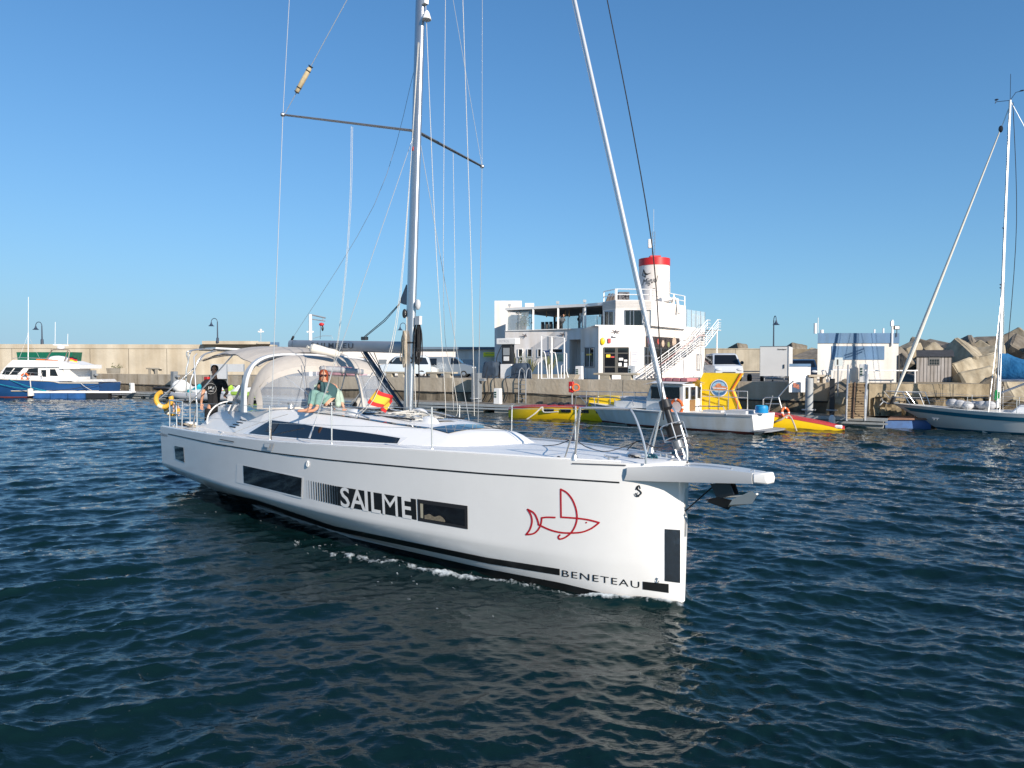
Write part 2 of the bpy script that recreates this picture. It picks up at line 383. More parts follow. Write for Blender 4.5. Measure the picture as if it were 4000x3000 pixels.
# hull shell
hm=MB(); sts=[0,.05,.1,.2,.3,.45,.6,.8,1.05,1.3,1.6,2,2.5,3,3.5,4,4.6,5.2,6,7,8,9,10,11,12,12.8,13.3,13.5]
def zl(a): return [-.61,-.55,-.45,-.3,-.15,0,.08,.16,.24,.32,.4,.46,.5,.56,.7,.85,1.0,1.15,1.3,zs(a)-.05,zs(a)]
rows=[]
for a in sts: rows.append([Vector((a,hb(a,z),z)) for z in zl(a)]+[Vector((a,-hb(a,z),z)) for z in reversed(zl(a))])
hm.grid(rows)
r=rows[-1]; hm.add(r,[tuple(range(len(r)))]); r=rows[0]; hm.add(r,[tuple(range(len(r)))])
hull=hm.build('hull',GEL,yacht,smooth=50)
# deck with camber
dm=MB(); rows=[]
for a in sts:
    z0=zs(a)-.012; b=bs(a)-.012; rows.append([Vector((a,b*k,z0+.05*(1-k*k))) for k in (-1,-.97,-.9,-.7,-.4,0,.4,.7,.9,.97,1)])
dm.grid(rows); dm.build('deck',GEL2,yacht)
tr=MB()
for s in (1,-1): tr.tube([(a,s*(bs(a)-.03),zs(a)+.012) for a in [.6+.4*i for i in range(33)]],(.022,.02),6)
tr.build('toe_rail',GEL,yacht)
def band(top,bot,name,m,off=.004,n=40,par=hull):
    def ev(L,x): return float(np.interp(x,[p[0] for p in L],[p[1] for p in L]))
    x0,x1=max(top[0][0],bot[0][0]),min(top[-1][0],bot[-1][0]); rows=[]
    for i in range(n+1):
        x=x0+(x1-x0)*i/n; rows.append([HP(x,ev(top,x)+(ev(bot,x)-ev(top,x))*k/3,off) for k in range(4)])
    return MB().grid(rows).build(name,m,par)
band([(780,1898),(825,1913),(1001,1952),(1300,2054),(1900,2177),(2187,2222)],[(780,1909),(825,1926),(1001,1974),(1300,2071),(1900,2200),(2187,2247)],'boot_stripe',BLACK)
band([(2511,2271),(2612,2281)],[(2511,2302),(2612,2316)],'boot_stripe',BLACK,n=6)
band([(657,1693),(821,1728),(1047,1765),(1296,1795),(1650,1827),(1900,1848),(2420,1882)],[(657,1697),(821,1733),(1047,1770),(1296,1800),(1650,1833),(1900,1854),(2420,1888)],'sheer_stripe',BLACK)
band([(2235,1808),(2445,1815)],[(2235,1812),(2445,1820)],'rubbing_strip',mat('grey_rubber',(.09,.09,.10),.5),off=.01,n=10)
band([(860,1714),(915,1724)],[(860,1718),(915,1728)],'rubbing_strip',MATS['grey_rubber'],off=.01,n=4)
# antifouling from its upper edge down below the water
rows=[]
for i in range(70):
    px=2664-(2664-782)*(i/69)**.8; q_=HP(px,float(np.interp(px,[780,825,1001,1300,1900,2187,2451,2600,2664],[1917,1938,1989,2085,2221,2275,2338,2358,2362])),0); a=q_.x; zt=q_.z
    rows.append([HO(a,zt+(-.5-zt)*k/8,.004) for k in range(9)])
MB().grid(rows).build('antifouling_band',ANTIF,hull,label='black antifouling along the waterline')
def quad_fn(tl,trr,br,bl,off,HPf=None):
    f=HPf or HP
    def fn(u,v):
        x=(bl[0]*(1-u)+br[0]*u)*(1-v)+(tl[0]*(1-u)+trr[0]*u)*v; y=(bl[1]*(1-u)+br[1]*u)*(1-v)+(tl[1]*(1-u)+trr[1]*u)*v
        return f(x,y,off)
    return fn
def patch(fn,n=8,m=3): return MB().grid([[fn(i/n,j/m) for j in range(m+1)] for i in range(n+1)])
def word(s,fn,name,m,par,bold=0,space=1.,box=True):
    # text stretched so that its outline fills the unit square of fn
    mb=text_mb(s,1,lambda x,y:Vector((x,y,0)),bold,.09,space=space)
    x0=min(v.x for v in mb.v);x1=max(v.x for v in mb.v);y0=min(v.y for v in mb.v);y1=max(v.y for v in mb.v)
    mb.v=[fn((v.x-x0)/(x1-x0),(v.y-y0)/(y1-y0)) for v in mb.v]
    return mb.build(name,m,par,smooth=0)
# SAILME: bars growing into a black panel, white letters cut out of it
top=lambda x:1850+(78+(x-148)*(160-78)/(530-148))/3.16; C2=lambda X,Y:(1150+X/3.16,1850+Y/3.16)
bars=MB()
for k in range(14):
    X=148+k*29.2; wd=1.5+k*1.95; yt=78+(X-148)*.205; yb=300+(X-148)*.235
    bars.add(*(lambda g:(g.v,g.f))(patch(quad_fn(C2(X,yt),C2(X+wd,yt+wd*.2),C2(X+wd+10,yb+wd*.23),C2(X+10,yb),.004),1,3)))
bars.build('bar_pattern',BLACK,hull)
patch(quad_fn(C2(531,156),C2(1502,316),C2(1512,572),C2(545,392),.004),16,4).build('name_panel',BLACK,hull)
fnS=quad_fn(C2(566,168),C2(1440,312),C2(1452,556),C2(578,400),.007)
mb=MB(); spans=[('S',.0,.128),('A',.135,.352),('I',.345,.388),('L',.434,.565),('M',.592,.808),('E',.868,1.0)]
for ch,u0,u1 in spans:
    g=text_mb(ch,1,lambda x,y:Vector((x,y,0)),.0 if ch=='M' else .015,.12); x0=min(v.x for v in g.v);x1=max(v.x for v in g.v);y0=min(v.y for v in g.v);y1=max(v.y for v in g.v)
    g.v=[fnS(u0+(u1-u0)*(v.x-x0)/(x1-x0),-.03+1.06*(v.y-y0)/(y1-y0)) for v in g.v]; mb.add(g.v,g.f)
mb.build('name_lettering',GEL,hull,smooth=0,label='white letters SAILME')
word('Beneteau'[:1]+'ENETEAU',quad_fn((2197,2226),(2498,2272),(2498,2298),(2197,2251),.005),'builder_lettering',BLACK,hull,bold=-.004,space=1.15)
word('OCEANIS 46.1',quad_fn((626,1690),(654,1696),(654,1707),(626,1701),.004),'model_lettering',MATS['grey_rubber'],hull)
# fish and sail drawn in one red line
C3=lambda X,Y:(2050+X/3.403,1880+Y/3.403)
def stroke(pts,w,sm=True,off=.006):
    Q_=[Vector((*C3(p[0],p[1]),0)) for p in smoothpath([(x,y,0) for x,y in pts],6)]; k=w*310; rows=[]
    for i,p in enumerate(Q_):
        t=(Q_[min(i+1,len(Q_)-1)]-Q_[max(i-1,0)]).normalized(); n=Vector((-t.y,t.x,0))
        if i==0: p=p-t*k*.6
        if i==len(Q_)-1: p=p+t*k*.6
        rows.append([HP(*(p+n*k*j)[:2],off=.005) for j in (-1,0,1)])
    return MB().grid(rows)
red=mat('red_vinyl',(.42,.012,.02),.4); logo=MB()
for pts in ([(405,480),(300,477),(228,484)],[(228,484),(222,540),(205,600),(165,660),(110,697),(20,708)],[(20,708),(70,640),(98,540),(85,450),(40,372)],[(40,372),(110,410),(150,460),(180,540),(186,575),(215,590)],
            [(215,590),(340,645),(480,680),(620,686),(760,675),(870,635),(940,590),(990,548)],[(990,548),(850,512),(690,490),(485,476)],[(485,476),(482,300),(480,105)],[(480,105),(560,150),(630,235),(675,340),(695,440),(693,520),(665,610),(615,685),(540,745),(470,767),(448,740),(470,712)]):
    g=stroke(pts,.0105); logo.add(g.v,g.f)
logo.add([HP(*C3(820+11*math.cos(a),548+11*math.sin(a)),off=.005) for a in [k*.785 for k in range(8)]],[tuple(range(8))])
logo.build('fish_emblem',red,hull,label='red outline of a fish with a sail for its fin')
hd=MB()
for pts,wd in (([(1478,110),(1490,75),(1520,58),(1535,95)],.012),([(1500,70),(1500,105),(1525,125),(1548,155),(1520,185)],.016),([(1505,150),(1490,170),(1520,195)],.007),([(1475,155),(1485,190),(1520,203)],.007),([(1455,165),(1465,195),(1500,208)],.006)):
    g=stroke(pts,wd*.55); hd.add(g.v,g.f)
hd.build('seahorse_emblem',BLACK,hull)
# hull windows
def win(gl,bev,name='hull_window'):
    f=patch(quad_fn(*bev,.003),8,3).build(name,GEL,hull); patch(quad_fn(*gl,.007),8,3).build('pane',GLASSD,hull); return f
win([(951,1818),(1180,1867),(1177,1941),(954,1886)],[(926,1812),(1184,1864),(1181,1948),(922,1884)])
patch(quad_fn((682,1741),(717,1748),(721,1806),(687,1792),.007),4,3).build('pane',GLASSD,hull)
patch(quad_fn((677,1739),(718,1746),(722,1809),(682,1794),.003),4,3).build('hull_window',GEL,hull)
patch(quad_fn((1631,1949),(1827,1976),(1828,2067),(1634,2034),.005),8,3).build('hull_window',BLKP,hull)
patch(quad_fn((1643,1966),(1816,1990),(1817,2054),(1645,2024),.008),8,3).build('pane',GLASSD,hull)
patch(quad_fn((1643,1966),(1654,1968),(1655,2024),(1645,2022),.010),2,3).build('curtain_edge',mat('cream_trim',(.38,.35,.26),.6),hull)
g=MB(); g.grid([[HP(1660+i*6.2,2026+i*1.0-k*(7+4*math.sin(i*.5)**2 if i<13 else 3),.011) for k in range(3)] for i in range(14)]); g.build('cushion',mat('cushion_beige',(.20,.17,.12),.9,var=.4,scale=20),hull)
patch(quad_fn((2597,2066),(2657,2070),(2657,2277),(2597,2269),.006),6,4).build('bow_plate',mat('polished_plate',(.10,.12,.14),.12,metal=.8,bump=.3,bscale=5),hull)
g=MB(); g.bx(-.012,.03,-.03,.03,1.12,1.46); g.bx(-.008,.03,-.022,.022,.86,1.1); g.build('stem_plate',STEEL,hull)
o1=HP(2566,2266,.01); MB().torus(o1,.028,.008,Matrix.Rotation(R(90),3,'X')).build('drain_fitting',STEEL,hull)
o1=HP(1203,1812,.01); MB().torus(o1,.045,.012,Matrix.Rotation(R(90),3,'X')@Matrix.Scale(.6,3,(1,0,0))).build('skin_fitting',GEL,hull)
# coachroof
CA=[3.45,3.6,3.78,3.95,4.3,4.8,5.4,6.2,7,7.8,8.6,9.3,10,11,12,12.6,12.95]
def tb(a): return cr([3.4,3.9,4.5,5.1,7,9.5,12.9],[.72,1.0,1.2,1.33,1.6,1.72,1.62],a)
def tc(a): return cr([3.45,3.95,5.4,7.8,9.3,12.6,12.95],[.70,.74,1.03,1.30,1.42,1.42,1.5],a)
def zr(a): return cr([3.45,3.6,3.8,3.95,5.4,6.2,7.8,9.2,9.8,12,12.6,12.95],[1.71,1.78,1.845,1.87,1.945,1.985,2.02,2.03,1.95,1.86,1.72,1.47],a)
def sec(a):
    zd=zs(a)+.0; k=[]; b,c,z=tb(a),tc(a),zr(a)
    side=[(b,zd-.02),(b-.01,zd+.03),(b*.45+c*.55,zd+(z-zd)*.55),(c+.015,z-.02),(c-.03,z)]
    if a<9.4: top=[(c*.7,z+.035),(c*.35,z+.06),(0,z+.07)]
    else: top=[(c*.93,z),(c*.88,z-.01),(c*.84,zs(a)-.45)]
    return side,top
cm=MB(); rows=[]
for a in [x for x in CA if x<9.35]:
    s,t=sec(a); h=[Vector((a,y,z)) for y,z in s+t]; rows.append(h+[Vector((a,-v.y,v.z)) for v in reversed(h[:-1])])
cm.grid(rows); cm.add(rows[-1],[tuple(range(len(rows[-1])))]); cm.add(rows[0],[tuple(range(len(rows[0])))])
roof=cm.build('coachroof',GEL2,yacht,smooth=38)
for s_ in (1,-1):
    g=MB(); rows=[]
    for a in [9.3,9.8,10.3,11,11.6,12,12.3,12.6,12.95]:
        s,t=sec(a); rows.append([Vector((a,s_*y,z)) for y,z in s+t])
    g.grid(rows); g.add(rows[-1],[tuple(range(len(rows[-1])))]); g.build('cockpit_coaming',GEL2,yacht,smooth=40)
def side_pt(a,z,off=.006):
    zd=zs(a);s,t=sec(a); P=[s[1],s[2],s[3]]
    for (y0,z0),(y1,z1) in zip(P[:-1],P[1:]):
        if z<=z1 or (y1,z1)==P[-1]:
            k=(z-z0)/(z1-z0); y=y0+(y1-y0)*k; n=Vector((0,z1-z0,y0-y1)).normalized(); return Vector((a,y,z))+n*off
def stripm(a0t,a0b,a1t,a1b,ht,hb_,off,s_=1,n=24):
    rows=[]
    for i in range(n+1):
        k=i/n; row=[]
        for j in range(5):
            v=j/4; a=(a0b*(1-v)+a0t*v)*(1-k)+(a1b*(1-v)+a1t*v)*k
            zd=zs(a); z=zd+hb_(a)+(ht(a)-hb_(a))*v; p=side_pt(a,z,off); row.append(Vector((p.x,p.y*s_,p.z)))
        rows.append(row)
    return MB().grid(rows)
wt=lambda a:cr([4.7,5.2,6,7,8,9,9.6],[.11,.15,.20,.25,.30,.33,.34],a)
for s_ in (1,-1):
    stripm(8.95,9.78,4.62,4.62,lambda a:wt(a)+.02,lambda a:.012,.004,s_).build('window_frame',GEL,roof)
    stripm(8.85,9.5,4.74,4.66,wt,lambda a:.035,.008,s_).build('side_window',GLASSD,roof,label='long tapering dark window in the coachroof side')
    stripm(8.75,8.8,8.45,8.45,lambda a:wt(a)-.05,lambda a:.10,.013,s_).build('opening_port',BLKP,roof)
g=MB()
for k in range(4):
    p=side_pt(10.05+k*.11-.0,zs(10)+.27-.055*k,.004); q=side_pt(10.42+k*.11,zs(10)+.27-.055*k,.004)
    g.tube([p,q],(.012,.012),6)
g.build('vent_slots',DARK,roof)
def zt(a,t):
    c=tc(a); z=zr(a); return z+.07-(.07)*min(1,(t/c)**2*1.0)
def roofpatch(a0,a1,t0,t1,h,n=6,m=6): return MB().grid([[Vector((a0+(a1-a0)*i/n,t0(a0+(a1-a0)*i/n)+(t1(a0+(a1-a0)*i/n)-t0(a0+(a1-a0)*i/n))*j/m,0)) for j in range(m+1)] for i in range(n+1)]),h
def rp_build(name,m,a0,a1,t0,t1,h,par=None,**k):
    g,_=roofpatch(a0,a1,t0,t1,h,**k)
    for v in g.v: v.z=zt(v.x,v.y)+h
    return g.build(name,m,par or roof)
for s0,s1 in ((-.70,-.24),(-.22,.22),(.24,.70)): rp_build('fore_hatch',GLASSD,3.98,4.5,lambda a,s=s0:s,lambda a,s=s1:s,.012)
for s_ in (1,-1): rp_build('skylight_strip',GLASSD,4.55,8.2,lambda a:s_*(tc(a)-.19),lambda a:s_*(tc(a)-.10),.006,n=16)
for a0,a1,t0,t1 in ((5.0,5.5,-.25,.25),(6.6,7.0,.25,.62),(6.6,7.0,-.62,-.25),(7.3,7.7,-.3,.2)):
    g=rp_build('deck_hatch',GLASSD,a0,a1,lambda a,s=t0:s,lambda a,s=t1:s,.03)
    z=zt((a0+a1)/2,(t0+t1)/2)+.022; MB().tube([(a0,t0,z),(a0,t1,z),(a1,t1,z),(a1,t0,z)],.016,6,closed=True).build('hatch_frame',ALU,g)
for s_ in (1,-1):
    g=MB(); g.tube(smoothpath([(6.0,s_*.95,zt(6,.95)+.02),(6.6,s_*.93,zt(6.6,.93)+.06),(7.6,s_*.98,zt(7.6,.98)+.06),(8.5,s_*1.05,zt(8.5,1.05)+.05)]),.014,6)
    g.build('grab_rail',STEEL,roof)
    g=MB(); g.bx(5.2,6.5,s_*.55-.02,s_*.55+.02,zt(5.8,.55),zt(5.8,.55)+.03); g.build('jib_track',BLKP,roof)
# cockpit well, seats and wheels
g=MB(); g.bx(9.36,13.0,-1.16,1.16,.95,1.0); g.build('cockpit_sole',mat('teak',(.25,.16,.09),.7,var=.3,scale=9,bump=.3),yacht)
g=MB()
for s_ in (1,-1): g.bx(9.36,11.3,s_*.62,s_*1.22,1.0,1.42)
g.bx(9.3,9.36,-1.3,1.3,1.0,2.0); g.build('cockpit_seat',GEL2,yacht)
g=MB(); g.bx(10.0,11.2,-.18,.18,1.0,1.62); g.build('cockpit_table',GEL2,yacht,bev=.03)
for s_ in (1,-1):
    p=MB(); p.grid([[Vector((11.95+dx*k,s_*1.12+dy*k2,z)) for dx,dy in ((-.12,-.2),(.16,-.2),(.16,.2),(-.12,.2))] for z,k,k2 in ((1.0,1,1),(1.45,1.0,1.0),(1.8,1.5,1.3),(1.96,1.7,1.25),(2.02,.7,.8))],closed=True); pd=p.build('helm_pedestal',GEL,yacht)
    Mw=Matrix.Rotation(R(72),3,'Y'); c=Vector((12.28,s_*1.15,1.66)); MB().torus(c,.44,.018,Mw,32,8).build('wheel_rim',GEL,pd)
    g=MB(); 
    for k in range(5):
        v=Mw@Vector((math.cos(k*1.2566),math.sin(k*1.2566),0))*.44; g.tube([c,c+v],.009,6)
    g.tube([c,c-Vector((.2,0,-.05))],.03,8); g.build('wheel_spokes',STEEL,pd)
# sprit, anchor, bow fittings
spL=[(BL(2449,1826,b=.57),BL(2438,1876,b=.56)),(BL(2560,1822,b=.42),BL(2560,1881,b=.41)),(BL(2680,1824,b=.31),BL(2680,1884,b=.29)),(BL(2800,1832,b=.23),BL(2800,1887,b=.22)),(BL(2938,1848,b=.15),BL(2938,1890,b=.14))]
tipL=(BL(2996,1847,b=.085),BL(3000,1892,b=.08))
def ring(p): 
    t,b=p; return [Vector((t.x,t.y,t.z)),Vector((t.x,t.y+.006,(t.z+b.z)/2)),Vector((b.x,b.y,b.z)),Vector((b.x,-b.y,b.z)),Vector((t.x,-t.y-.006,(t.z+b.z)/2)),Vector((t.x,-t.y,t.z))]
g=MB(); rows=[ring(p) for p in spL]; g.grid(rows,closed=True); g.add(rows[0],[tuple(range(6))]); g.add(rows[-1],[tuple(range(6))]); sprit=g.build('bowsprit',GREYG,yacht,smooth=30)
g=MB(); rows=[ring(spL[-1]),ring(tipL)]; rows[0]=[v+Vector((-.004,0,0)) for v in rows[0]]; g.grid(rows,closed=True); g.add(rows[0],[tuple(range(6))]); g.add(rows[-1],[tuple(range(6))]); g.build('sprit_tip',GEL,sprit,bev=.02)
g=MB()
for px,py in ((2855,1832),(2940,1838)):
    q=BL(px,py,b=.05); g.torus(q+Vector((0,0,-.01)),.022,.006,Matrix.Rotation(R(90),3,'X'))
g.build('sprit_ring',STEEL,sprit)
anc=MB(); z0=BL(2860,1886,b=0).z; 
c1=BL(2785,1888,b=0);c2=BL(2862,1888,b=0);c3=BL(2878,1932,b=0);c4=BL(2842,1982,b=0);c5=BL(2812,1948,b=0)
for s_ in (-.06,.05):
    anc.prism([c1+Vector((0,s_,0)),c2+Vector((0,s_,0)),c3+Vector((0,s_,0)),c5+Vector((0,s_,0))],(0,.012,0))
bracket=anc.build('anchor_bracket',mat('dark_steel',(.06,.065,.07),.35,metal=.7),yacht)
an=MB(); tip=BL(2958,1930,b=.02); 
an.tube([c5+Vector((-.02,0,.02)),c5.lerp(tip,.5),tip],[(.025,.012)]*3,6)
f1=BL(2862,1950,b=.15);f2=BL(2938,1917,b=.17);f3=BL(2956,1936,b=.15);f4=BL(2938,1968,b=.10);f5=BL(2848,1972,b=.12)
f1m=Vector((f1.x,-f1.y,f1.z));f2m=Vector((f2.x,-f2.y,f2.z));f5m=Vector((f5.x,-f5.y,f5.z-.02)); 
an.add([f1,f2,f3,f4,f5,tip+Vector((0,0,-.02)),c4,f1m,f2m,f5m],[(0,1,2,3,4),(0,4,6),(6,5,8,7),(5,3,9,6),(4,3,9,6)])
anch=an.build('anchor',mat('galv_anchor',(.70,.70,.66),.55,metal=.1),yacht,smooth=20)
an=MB(); q1=BL(2758,1960,b=.1);q2=BL(2812,1948,b=.07);q3=BL(2868,1962,b=.02);q4=BL(2845,1992,b=.0);q5=BL(2800,1975,b=.05)
for s_ in (0,.02): an.add([p+Vector((s_,0,s_)) for p in (q1,q2,q3,q4,q5)],[(0,1,2,3,4)])
an.build('anchor_fluke',MATS['dark_steel'],anch,smooth=0)
T1([BL(2670,2002,b=.02),BL(2700,1975,b=.02),BL(2780,1905,b=.02)],.009,6).build('bobstay',BLKP,yacht)
g=MB(); g.ball(BL(2478,1774,b=.05),(.11,.09,.035)); g.tube([BL(2475,1795,b=.05),BL(2475,1772,b=.05)],.04,10); g.build('windlass',STEEL,yacht)
g=MB(); random.seed(4)
for k in range(16):
    q=BL(2462+k*4.6,1783+k*1.4+random.uniform(-1.5,1.5),b=.16+random.uniform(-.01,.01)); g.torus(q,.022,.007,Euler((random.random()*3,random.random()*3,0)).to_matrix(),10,6)
g.build('anchor_chain',mat('dark_chain',(.08,.08,.085),.4,metal=.8),yacht)
g=MB()
for k in range(8):
    q=BL(2532+k*4,1790+random.uniform(-10,4),b=.0+random.uniform(-.05,.05)); g.torus(q,.03,.009,Euler((random.random()*3,random.random()*3,0)).to_matrix(),12,6)
g.build('teal_lashing',mat('teal_rope',(.02,.12,.16),.8),yacht)
T1(smoothpath([BL(2570,1810,b=.1),BL(2612,1800,b=.1),BL(2632,1792,b=.08),BL(2655,1803,b=.05),BL(2672,1817,b=.03),BL(2760,1822,b=.05),BL(2860,1834,b=.05)]),.017,8).build('bow_roller_guard',STEEL,yacht)
def cleat(a,t,z,rot=0):
    g=MB(); g.tube([(a-.12,t,z+.07),(a-.05,t,z+.06),(a+.05,t,z+.06),(a+.12,t,z+.07)],.014,6); g.tube([(a-.05,t,z),(a-.05,t,z+.06)],.013,6); g.tube([(a+.05,t,z),(a+.05,t,z+.06)],.013,6); g.build('cleat',STEEL,yacht)
for a in (.75,9.7,12.9):
    for s_ in (1,-1): cleat(a,s_*(bs(a)-.12),zs(a)+.0)
g=MB(); q=BL(2182,1790,z=1.75); g.ball(q,(.035,.03,.03),8,6); g.build('fairlead',BLKP,yacht)
# pulpit
foot=BL(2525,1812,b=.44); ft=Vector((foot.x,foot.y,zs(.2)))
top=[BL(2262,1597,b=.86),BL(2300,1593,b=.80),BL(2440,1597,b=.50),BL(2468,1607,b=.46),BL(2500,1680,b=.44),BL(2521,1760,b=.44),BL(2523,1812,b=.44)]
for s_ in (1,-1):
    g=MB(); P=smoothpath([Vector((p.x,p.y*s_,p.z)) for p in top],5); g.tube(P,.0155,8)
    a=1.15; g.tube([(a,s_*(bs(a)-.05),zs(a)),(a-.12,s_*.86,2.43)],.0155,8); g.tube([(1.28,s_*(bs(1.28)-.05),zs(a)),(a-.12,s_*.86,2.43)],.011,8)
    g.lathe([(.05,0),(.04,.05),(.02,.10)],10,(a,s_*(bs(a)-.05),zs(a))); g.build('pulpit',STEEL,yacht)
# stanchions and lifelines
SA=[1.1,3.3,5.45,7.4]
for s_ in (1,-1):
    for a in SA[1:]:
        g=MB(); b=bs(a)-.06; g.tube([(a,s_*b,zs(a)-.01),(a+.02,s_*(b+.01),zs(a)+.64)],.013,8); g.lathe([(.035,0),(.022,.05),(.016,.06)],8,(a,s_*b,zs(a)-.01)); g.build('stanchion',STEEL,yacht)
    for h in (.63,.33):
        P=[Vector((1.03,s_*.87,zs(1)+h+.03))]+[Vector((a+.02*h,s_*(bs(a)-.05),zs(a)+h)) for a in SA[1:]]+[Vector((11.0,s_*(bs(11)-.08),zs(11)+h))]
        T1(P,.0035,5).build('lifeline',WIRE,yacht)
    # gate and pushpit frames
    g=MB()
    for a in (11.0,11.35): g.tube([(a,s_*(bs(a)-.08),zs(a)),(11.05,s_*(bs(a)-.08),zs(a)+.66)],.0135,8)
    g.build('gate_stanchion',STEEL,yacht)
    g=MB(); zt0=zs(13)+.64
    P=[(12.15,s_*2.2,zs(12)),(12.15,s_*2.2,zt0),(13.25,s_*2.15,zt0),(13.48,s_*1.9,zt0),(13.48,s_*.7,zt0),(13.45,s_*.7,zs(13))]
    g.tube(smoothpath([P[1],P[2],P[3],P[4]],4),.014,8); g.tube([P[0],P[1]],.014,8); g.tube([P[4],P[5]],.014,8)
    g.tube([(12.15,s_*2.2,zt0-.3),(13.25,s_*2.15,zt0-.3),(13.46,s_*1.9,zt0-.3),(13.46,s_*.7,zt0-.3)],.0115,8)
    g.tube([(13.25,s_*2.15,zt0),(13.2,s_*2.15,zs(13))],.014,8); g.tube([(12.7,s_*2.17,zt0),(12.6,s_*2.17,zs(13))],.012,8)
    g.build('pushpit_rail',STEEL,yacht)
# ---------------------------------------------------------------- mast, boom and rigging
def YP(v): # yacht-local point to world
    return YI.inverted()@Vector(v)
SPINE=lambda z:Vector((6.2-.008*(z-2),0,z))
def oval(pts,ra,rb,n=20): 
    g=MB(); rows=[]
    for p in pts: rows.append([Vector((p.x+ra*math.cos(2*math.pi*k/n),p.y+rb*math.sin(2*math.pi*k/n),p.z)) for k in range(n)])
    g.grid(rows,closed=True); g.add(rows[-1],[tuple(range(n))]); return g
mast=oval([SPINE(z) for z in (2.02,5,8,11,14,17,19.6)],.118,.075).build('mast',ALU,yacht,smooth=60)
g=oval([SPINE(z) for z in (3.40,3.43)],.122,.079); g.build('mast_band',BLKP,mast)
g=oval([SPINE(z) for z in (2.02,2.06)],.16,.12); g.build('mast_collar',ALU,mast)
MB().box(SPINE(7.05)+Vector((0,.077,0)),(.05,.01,.07)).build('mast_label',red,mast)
q=BL(1668,62,b=0); g=MB(); g.lathe([(.02,.10),(.05,.06),(.09,-.06),(.085,-.07),(0,-.06)],14,SPINE(q.z)+Vector((-.22,0,0))); g.tube([SPINE(q.z)+Vector((-.1,0,.05)),SPINE(q.z)+Vector((-.22,0,.07))],.03,8); g.box(SPINE(q.z+.32)+Vector((-.15,0,0)),(.10,.09,.16)); g.build('deck_light',GEL,mast)
tipS,tipP=BL(1105,448,b=1.9),BL(1883,650,b=-1.9)
for tip in (tipS,tipP):
    s=1 if tip.y>0 else -1; g=MB(); g.tube([SPINE(7.40)+Vector((.03,s*.06,0)),tip],[(.05,.022),(.034,.018)],10); g.ball(tip,(.05,.05,.04),8,6); g.build('spreader',ALU,mast)
    g=MB(); g.tube([SPINE(13.2)+Vector((.03,s*.06,0)),Vector((7.3,s*1.55,13.35))],[(.05,.022),(.03,.018)],10); g.build('spreader',ALU,mast)
def wire(p,q,r=.0065,name='shroud',m=None,par=yacht): return T1([p,q],r,6).build(name,m or WIRE,par)
def via(p,px,py,zend,xend=None,y1=0.): return None
chS=BL(1056,1728,b=bs(6.6)-.02); chP=Vector((6.7,-(bs(6.7)-.05),zs(6.7)))
t2S,t2P=Vector((7.3,1.55,13.35)),Vector((7.3,-1.55,13.35))
wire(chS,tipS,.0075); wire(chP,tipP,.0075); 
def on(px,y0,p):  # point where the ray of px meets the plane y such that a line from p keeps its lateral run
    return BL(px,0,b=y0)
tS=on(1130,1.78,tipS); wire(tipS,tipS+(tS-tipS)*2.3,.0065)
tP=on(1884,-1.78,tipP); wire(tipP,tipP+(tP-tipP)*2.3,.0065)
dS=on(1355,1.25,tipS); dS0=tipS+Vector((-.02,-.04,.04)); eS=dS0+(dS-dS0)*2.2; wire(dS0,eS,.0065,'diagonal_shroud')
dP=on(1770,-1.25,tipP); wire(tipP,tipP+(dP-tipP)*2.2,.0055,'diagonal_shroud')
# padded sleeve low on the starboard diagonal
L=lambda k:dS0+(dS-dS0)*k
k0,k1=.18,.42
slv=MB().tube([L(k0),L(k0+.02),L((k0+k1)/2),L(k1-.02),L(k1)],[.022,.042,.045,.042,.022],10).build('chafe_sleeve',mat('beige_wrap',(.52,.42,.26),.9,var=.25,scale=14),yacht)
g=MB()
for k in (k0+.005,k0+.045,k1-.045,k1-.005): g.tube([L(k),L(k+.008)],.048,10)
g.build('sleeve_tape',BLKP,slv)
# chainplate bracket and turnbuckle
g=MB(); g.tube([chS+Vector((0,0,-.02)),chS+Vector((0,0,.10)),chS.lerp(tipS,.04)],[.03,.022,.010],8); g.build('turnbuckle',mat('dark_bronze',(.10,.09,.08),.4,metal=.8),yacht)
patch(quad_fn((1036,1728),(1073,1731),(1064,1761),(1028,1757),.012),2,2).build('chainplate_pad',GREYG,hull); 
patch(quad_fn((1042,1731),(1061,1733),(1058,1748),(1040,1745),.035),2,2).build('chainplate_boss',GEL,hull)
lowS=BL(1208,1712,z=1.66); wire(lowS,SPINE(7.25)+Vector((0,.08,0)),.0065)
g=MB(); d=(SPINE(7.25)-lowS).normalized(); g.tube([lowS,lowS+d*.12,lowS+d*.4],[.02,.016,.009],6); g.build('turnbuckle',STEEL,yacht)
lowP=Vector((5.9,-1.25,1.9)); wire(lowP,SPINE(7.25)+Vector((0,-.08,0)),.0065)
